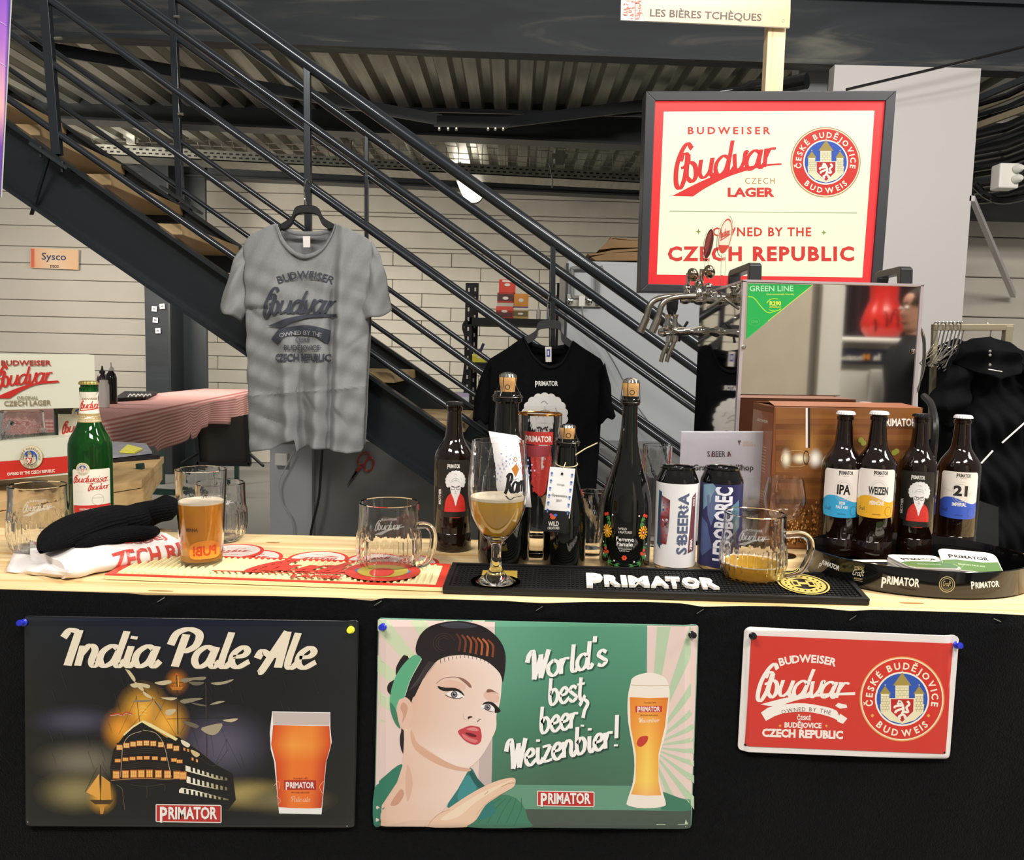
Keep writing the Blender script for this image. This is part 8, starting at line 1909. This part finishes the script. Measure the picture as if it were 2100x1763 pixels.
# ================================================================ clothes rack with coat
YR_ = 2.9
t = thing('clothes_rack', 'square-tube clothes rack behind the tray bottles', 'clothes rack', (W(1990, 900, YR_).x, YR_, 0))
bt_ = M('brass_tube')
def sqb(p, q, w, nm='rail'): MB().bar(p, q, w, w, up=(0, 1, 0)).build(nm, bt_, t, bevel=.002)
sqb(W(1912, 671, YR_), W(2076, 671, YR_), .022); sqb(W(2067, 668, YR_), W(2026, 1120, YR_), .026, 'post'); sqb(W(1917, 668, YR_), W(1908, 900, YR_), .018, 'post')
a, b = W(2026, 1120, YR_), W(1908, 900, YR_); sqb(a, a + (a - W(2067, 668, YR_)) * 1.35, .026, 'post'); 
k_ = 0
for i in range(11):
    x = 1918 + i * 5.2 + (i % 3) * 2; Yh = YR_ + .02 * (i % 3) - .02; h = thing('wire_hanger', 'one of the empty wire hangers bunched at the left end of the rack', 'hanger', W(x, 740, Yh), 'empty wire hangers on the rack')
    dx = -(26 + (i * 13) % 26)
    MB().tube(crom([W(x - 3, 664, Yh), W(x + 2, 660, Yh), W(x + 6, 668, Yh), W(x + 1, 690, Yh), W(x - 4, 706 + i % 4 * 3, Yh)], 4), .0022, 6).build('hook', M('chrome'), h, smooth=True)
    MB().tube([W(x - 4, 706 + i % 4 * 3, Yh), W(x + dx, 738 + (i * 7) % 20, Yh - .12), W(x + dx + 8, 746 + (i * 7) % 16, Yh + .1), W(x + 22, 716 + (i * 5) % 10, Yh + .14)], .0022, 6, closed=True).build('shoulder_wire', M('chrome'), h, smooth=True)
for i in range(3):
    h = thing('wire_loop', ['outermost curved wire loop beside the cooler edge', 'middle curved wire loop beside the cooler edge', 'innermost curved wire loop beside the cooler edge'][i], 'wire', W(1888, 800, 2.5))
    MB().tube(crom([W(1884 + i * 3, 662 + i * 6, 2.5), W(1893 + i * 2, 700, 2.5), W(1893 + i * 2 - 1, 750, 2.5), W(1884 + i, 796 - i * 5, 2.5), W(1878, 806, 2.5)], 5), .0025, 6).build('loop', M('chrome') if i != 1 else M('blade_steel'), h, smooth=True)
t = thing('black_coat', 'black hooded padded coat hanging on the clothes rack', 'coat', W(1995, 1030, YR_)); ck = mat('coat_black', '#0b0b0d', .9, var=.3, scale=12, bump=.6, bscale=30, spec=.12)
def puff(x, y): return .02 * math.sin(y * .055 + x * .01) + .012 * math.sin(x * .07 + y * .02) + .006 * math.sin(x * .2 - y * .11)
garment(t, [(1930, 800), (1938, 760), (1958, 720), (1975, 700), (2020, 694), (2060, 700), (2088, 725), (2120, 760), (2140, 800)], [(1925, 1000), (1932, 1100), (2000, 1160), (2075, 1180), (2140, 1190)], puff, YR_ - .08, ck, 'coat_front', 60, 60, .10)
garment(t, [(1930, 800), (1958, 715), (2020, 690), (2090, 725), (2140, 800)], [(1925, 1060), (2140, 1150)], lambda x, y: .16, YR_ - .05, ck, 'coat_back', 30, 30, -.06)
garment(t, [(1955, 745), (1968, 710), (1990, 694), (2030, 690), (2065, 702), (2092, 742)], [(1962, 745), (1990, 765), (2030, 778), (2070, 765), (2090, 745)], lambda x, y: .016 * math.sin(x * .09) + .01 * math.sin(y * .12), YR_ - .17, ck, 'hood', 40, 24, .06)
garment(t, [(1958, 722), (1948, 735), (1925, 775), (1902, 812), (1895, 830), (1912, 850), (1935, 862), (1938, 874)], [(1985, 740), (1980, 760), (1975, 790), (1965, 830), (1960, 850), (1958, 858), (1950, 868), (1942, 876)], lambda x, y: .014 * math.sin(y * .11 + x * .03), YR_ - .13, ck, 'sleeve', 40, 18, .06, byx=False)
garment(t, [(2090, 745), (2100, 780), (2110, 850), (2100, 1000)], [(2160, 745), (2160, 800), (2170, 900), (2160, 1060)], lambda x, y: .016 * math.sin(y * .09), YR_ - .16, ck, 'sleeve', 40, 14, .06, byx=False)
for x, y in ((2030, 728), (2030, 748), (2030, 720)): p = W(x, y, YR_ - .27); MB().lathe([(.005, 0), (.004, .003), (0, .004)], p, 10, axis=(0, -1, 0)).build('snap_button', M('galv_wire'), t, smooth=True)
MB().tube([W(2026, 757, YR_ - .27), W(2055, 762, YR_ - .27)], .002, 6).build('zip', M('galv_wire'), t)
hh = thing('wire_hanger', 'single wire hanger hook holding the black coat', 'hanger', W(2030, 690, YR_)); MB().tube(crom([W(2018, 668, YR_), W(2026, 663, YR_), W(2033, 668, YR_), W(2030, 692, YR_)], 4), .0022, 6).build('hook', M('chrome'), hh, smooth=True)
tag(MB().tube([W(2012, 950, YR_ - .3), W(2036, 924, YR_ - .3)], .003, 6).build('white_string', M('white_plastic')), 'short piece of white cord left of the rack post', 'cord')
tag(MB().tube([W(2055, 908, YR_ - .22), W(2120, 850, YR_ - .22)], .003, 6).build('white_string', M('white_plastic')), 'white cord running up to the right of the rack post', 'cord')
dsk = thing('dark_bin', 'dark scuffed board standing behind the tray under the coat', 'board', (W(2030, 1060, 2.5).x, 2.5, 0)); q4 = [W(1990, 1020, 2.4), W(2048, 1040, 2.4), W(2048, 1240, 2.4), W(1985, 1240, 2.4)]
MB().prism(q4, (0, .02, 0)).build('board_face', mat('scuffed', '#131516', .6, var=.5, scale=10), dsk)
# ================================================================ what the cooler's polished front mirrors: things on the visitors' side
def WM(x, y, Y): p = W(x, y, Y); return Vector((p.x, 2 * (YQ - .001) - p.y, p.z))
def mb_box(x0, y0, x1, y1, Y, d, z0=None):
    a, b = WM(x0, y0, Y), WM(x1, y1, Y); lo_, hi = min(a.z, b.z), max(a.z, b.z); return MB().box(a.x, b.x, a.y - d, a.y, lo_ if z0 is None else z0, hi)
fr = thing('dispenser_unit', 'off-white dispenser cabinet with a dark name band, mirrored in the cooler', 'cabinet', (WM(1790, 800, 4.6).x, WM(1790, 800, 4.6).y - .2, 0))
mb_box(1712, 700, 1890, 1200, 4.6, .5, 0).build('cabinet_body', M('white_plastic'), fr, bevel=.02); mb_box(1714, 690, 1886, 706, 4.55, .55).build('cabinet_lid', M('white_plastic'), fr, bevel=.02)
mb_box(1716, 713, 1820, 748, 4.57, .02).build('name_band', mat('band_dark', '#26283a', .35), fr); mb_box(1786, 757, 1822, 1000, 4.56, .03).build('side_panel', M('white_plastic'), fr, bevel=.01)
A = Art(lambda x, y, e: WM(x, y, 4.57) + Vector((0, .003 + e, 0)), .002)
A.text('#e8e4dc', 'la', 1797, 738, 12, 1, width=-14, bold=.03); A.text('#e89a3c', 'M', 1776, 738, 12, 1, width=-13, bold=.03); A.text('#e8e4dc', 'inute', 1755, 738, 10, 1, width=-26, bold=.03); A.text('#e8e4dc', 'blonde', 1730, 738, 10, 1, width=-26, bold=.03)
A.build('print', PR, fr)
rdm = mat('inflatable_red', '#d8322c', .3, coat=.3, var=.05)
t = thing('inflatable_figure', 'red inflatable standing on the off-white cabinet, mirrored in the cooler', 'inflatable', WM(1810, 691, 4.7))
c = WM(1808, 691, 4.75); kk = 4.75 / FPX
MB().lathe([(30 * kk, 0), (40 * kk, 14 * kk), (42 * kk, 30 * kk), (34 * kk, 55 * kk), (26 * kk, 75 * kk), (27 * kk, 100 * kk), (34 * kk, 150 * kk), (20 * kk, 190 * kk), (0, 200 * kk)], c, 28).build('inflated_body', rdm, t, smooth=True)
A = Art(lambda x, y, e: WM(x, y, 4.75) + Vector((0, math.sqrt(max(0, (41 * kk) ** 2 - ((x - 1808) * kk) ** 2)) * .98 + .01 + e, 0)), .002, step=(6, 6))
A.line('#2a1414', [(1779, 655), (1781, 668), (1780, 682)], 2.5, 1); A.line('#2a1414', [(1796, 640), (1800, 655), (1799, 672)], 2.5, 1); A.line('#2a1414', [(1806, 665), (1810, 645), (1816, 637), (1822, 645), (1822, 672)], 2.5, 1); A.build('print', PR, t)
t = thing('inflatable_tube', 'hanging red inflatable tube end, mirrored in the cooler', 'inflatable', WM(1695, 645, 4.4))
MB().tube([WM(1690, 640, 4.4), WM(1692, 646, 4.4) * 0 + WM(1706, 636, 4.4), WM(1685, 590, 4.4), WM(1655, 510, 4.4), WM(1640, 440, 4.4)][1:], [.055, .065, .065, .065], 18).build('tube_body', rdm, t, smooth=True)
wf = MB().box(-6, 6, -5.3, -5.2, 0, 3.2).build('wall_front', mat('wall_warm', '#c4bfb8', .7, var=.05), kind='structure')
t = thing('white_partition_stack', 'pale padded board mirrored in the left of the cooler front', 'board', WM(1580, 900, 4.0)); mb_box(1500, 480, 1632, 1200, 4.0, .06, 0).build('board_face', mat('board_beige', '#c9c0ae', .7, var=.06), t, bevel=.01)
t = thing('grey_board', 'tall grey board mirrored beside the pale padded board', 'board', WM(1670, 900, 4.1)); mb_box(1634, 480, 1690, 1200, 4.05, .06, 0).build('board_face', mat('board_grey', '#8a8380', .6, var=.04), t, bevel=.01); mb_box(1690, 560, 1696, 1200, 4.0, .1, 0).build('board_edge', M('white_plastic'), t)
t = thing('dark_curtain', 'dark curtain hanging beyond the mirrored figures', 'curtain', WM(1800, 1000, 6.3)); rows = []
for j in range(4): rows.append([Vector((WM(1690 + 230 * i / 50, 400, 6.3).x, WM(1700, 400, 6.3).y + .03 * math.sin(i * 1.1), 3.0 - j)) for i in range(51)])
MB().grid(rows).build('curtain_cloth', mat('curtain_dark', '#3a2a30', .9, var=.1), t, smooth=True)
# visitor, seen only as a mirrored profile
def skin_mesh(name, pts, edges, m, parent, root=0):
    me = bpy.data.meshes.new(name); o0 = ROOT[parent.name]
    me.from_pydata([tuple(Vector(p[:3]) - o0) for p in pts], edges, []); o = link(name, me, parent); me.materials.append(m)
    s_ = o.modifiers.new('k', 'SKIN'); 
    for i, p in enumerate(pts): me.skin_vertices[0].data[i].radius = (p[3], p[4] if len(p) > 4 else p[3]); me.skin_vertices[0].data[i].use_root = (i == root)
    u = o.modifiers.new('u', 'SUBSURF'); u.levels = 2; u.render_levels = 2; s_.use_smooth_shade = True
    return o
hd = WM(1884, 640, 4.2); hx, hy, hz = hd; hz = W(1884, 640, 4.2).z
ps = thing('person', 'person in dark clothes seen in profile, mirrored in the cooler front', 'person', (hx, hy, 0))
skn = mat('skin', '#b98a72', .5, var=.04); drk = mat('jacket_dark', '#15171a', .85, var=.1)
sz = hz - .13
P_ = [(hx, hy, .95, .15, .11), (hx, hy, 1.1, .14, .10), (hx, hy, sz - .1, .17, .11), (hx, hy, sz - .02, .10, .08), (hx, hy, sz + .03, .055, .055),
      (hx, hy + .19, sz - .07, .06, .06), (hx, hy + .23, sz - .36, .045, .045), (hx - .12, hy + .24, sz - .58, .035, .035), (hx, hy - .19, sz - .07, .06, .06), (hx, hy - .23, sz - .36, .045, .045), (hx - .12, hy - .22, sz - .58, .035, .035),
      (hx, hy + .09, .88, .09, .09), (hx - .01, hy + .1, .48, .065, .065), (hx, hy + .1, .09, .045, .045), (hx - .12, hy + .1, .035, .04, .03), (hx, hy - .09, .88, .09, .09), (hx - .01, hy - .1, .48, .065, .065), (hx, hy - .1, .09, .045, .045), (hx - .12, hy - .1, .035, .04, .03)]
skin_mesh('body', P_, [(0, 1), (1, 2), (2, 3), (3, 4), (2, 5), (5, 6), (6, 7), (2, 8), (8, 9), (9, 10), (0, 11), (11, 12), (12, 13), (13, 14), (0, 15), (15, 16), (16, 17), (17, 18)], drk, ps)
for s_ in (1, -1):
    wx, wy, wz = hx - .13, hy + .235 * s_ - (.01 if s_ < 0 else 0), sz - .60
    hp_ = [(wx + .02, wy, wz + .03, .026), (wx - .03, wy, wz - .04, .03, .018)]; ed = [(0, 1)]
    for f_ in range(4): k0 = len(hp_); yy = wy + (f_ - 1.5) * .02; L_ = [.07, .085, .08, .06][f_]; hp_ += [(wx - .045, yy, wz - .06, .009), (wx - .06, yy, wz - .06 - L_ * .6, .008), (wx - .05, yy, wz - .06 - L_, .007)]; ed += [(1, k0), (k0, k0 + 1), (k0 + 1, k0 + 2)]
    k0 = len(hp_); hp_ += [(wx - .035, wy - .035 * s_, wz - .04, .01), (wx - .055, wy - .04 * s_, wz - .075, .008)]; ed += [(1, k0), (k0, k0 + 1)]
    skin_mesh('hand', hp_, ed, skn, ps)
# head: profile ellipsoid shaped towards -X (face), with nose, lips, chin, ear, hair
def head():
    prof = [(-.125, .03, .02, .045), (-.105, .068, .05, .055), (-.085, .083, .055, .06), (-.065, .078, .06, .063), (-.055, .082, .06, .064), (-.045, .080, .065, .066), (-.03, .086, .07, .068), (-.012, .100, .075, .07), (.0, .094, .08, .072), (.02, .082, .088, .074), (.04, .088, .092, .075), (.065, .088, .094, .074), (.09, .07, .085, .066), (.11, .04, .06, .045), (.12, .01, .02, .01)]
    rows = []
    for z, f_, b_, w_ in prof:
        r = []
        for k in range(33):
            a_ = 2 * PI * k / 32; cx_, sy_ = math.cos(a_), math.sin(a_); sharp = max(0, cx_) ** 10 if -.06 < z < .015 else 0
            x = (f_ * .90 + (f_ * .1 * sharp)) * cx_ if cx_ > 0 else b_ * cx_; x = x if not sharp else min(f_, .075 * cx_ + (f_ - .075) * sharp)
            r.append(Vector((hx - x, hy + w_ * sy_ * (.9 if cx_ > 0 else 1), hz + z)))
        rows.append(r)
    MB().grid(rows).build('head', skn, ps, smooth=True, sub=1)
    MB().tube([(hx, hy, sz + .0), (hx, hy, hz - .07)], [.055, .05], 16).build('neck', skn, ps, smooth=True)
    for s_ in (1, -1):
        MB().lathe([(.0, -.010), (.008, -.007), (.011, 0), (.008, .007), (0, .010)], (hx - .078, hy + .03 * s_, hz + .02), 12).build('eye', mat('eye_white', '#e8e4e0', .2), ps, smooth=True)
        MB().tube([(hx - .088, hy + .015 * s_, hz + .04), (hx - .082, hy + .045 * s_, hz + .043)], .004, 6).build('eyebrow', mat('hair_brown', '#2e2119', .8), ps)
        MB().tube(crom([(hx + .01, hy + .07 * s_, hz - .02), (hx + .02, hy + .082 * s_, hz + .02), (hx + .0, hy + .08 * s_, hz + .03), (hx - .005, hy + .075 * s_, hz + .0)], 4), .006, 8).build('ear', skn, ps, smooth=True)
    MB().tube(crom([(hx - .078, hy - .022, hz - .052), (hx - .085, hy, hz - .05), (hx - .078, hy + .022, hz - .052)], 4), .006, 8).build('mouth', mat('lips', '#9a5a50', .5), ps, smooth=True)
    rows = []
    for i in range(10):
        ph = PI * .5 * i / 9; rows.append([Vector((hx + .012 + .10 * math.cos(ph) * math.cos(a_) * (1 if math.cos(a_) > -.2 else .86), hy + .083 * math.cos(ph) * math.sin(a_), hz + .035 + .095 * math.sin(ph) - (.06 * max(0, math.cos(a_)) * (1 - i / 9)))) for a_ in [2 * PI * k / 32 for k in range(33)]])
    MB().grid(rows).build('hair', MATS['hair_brown'], ps, smooth=True)
head()
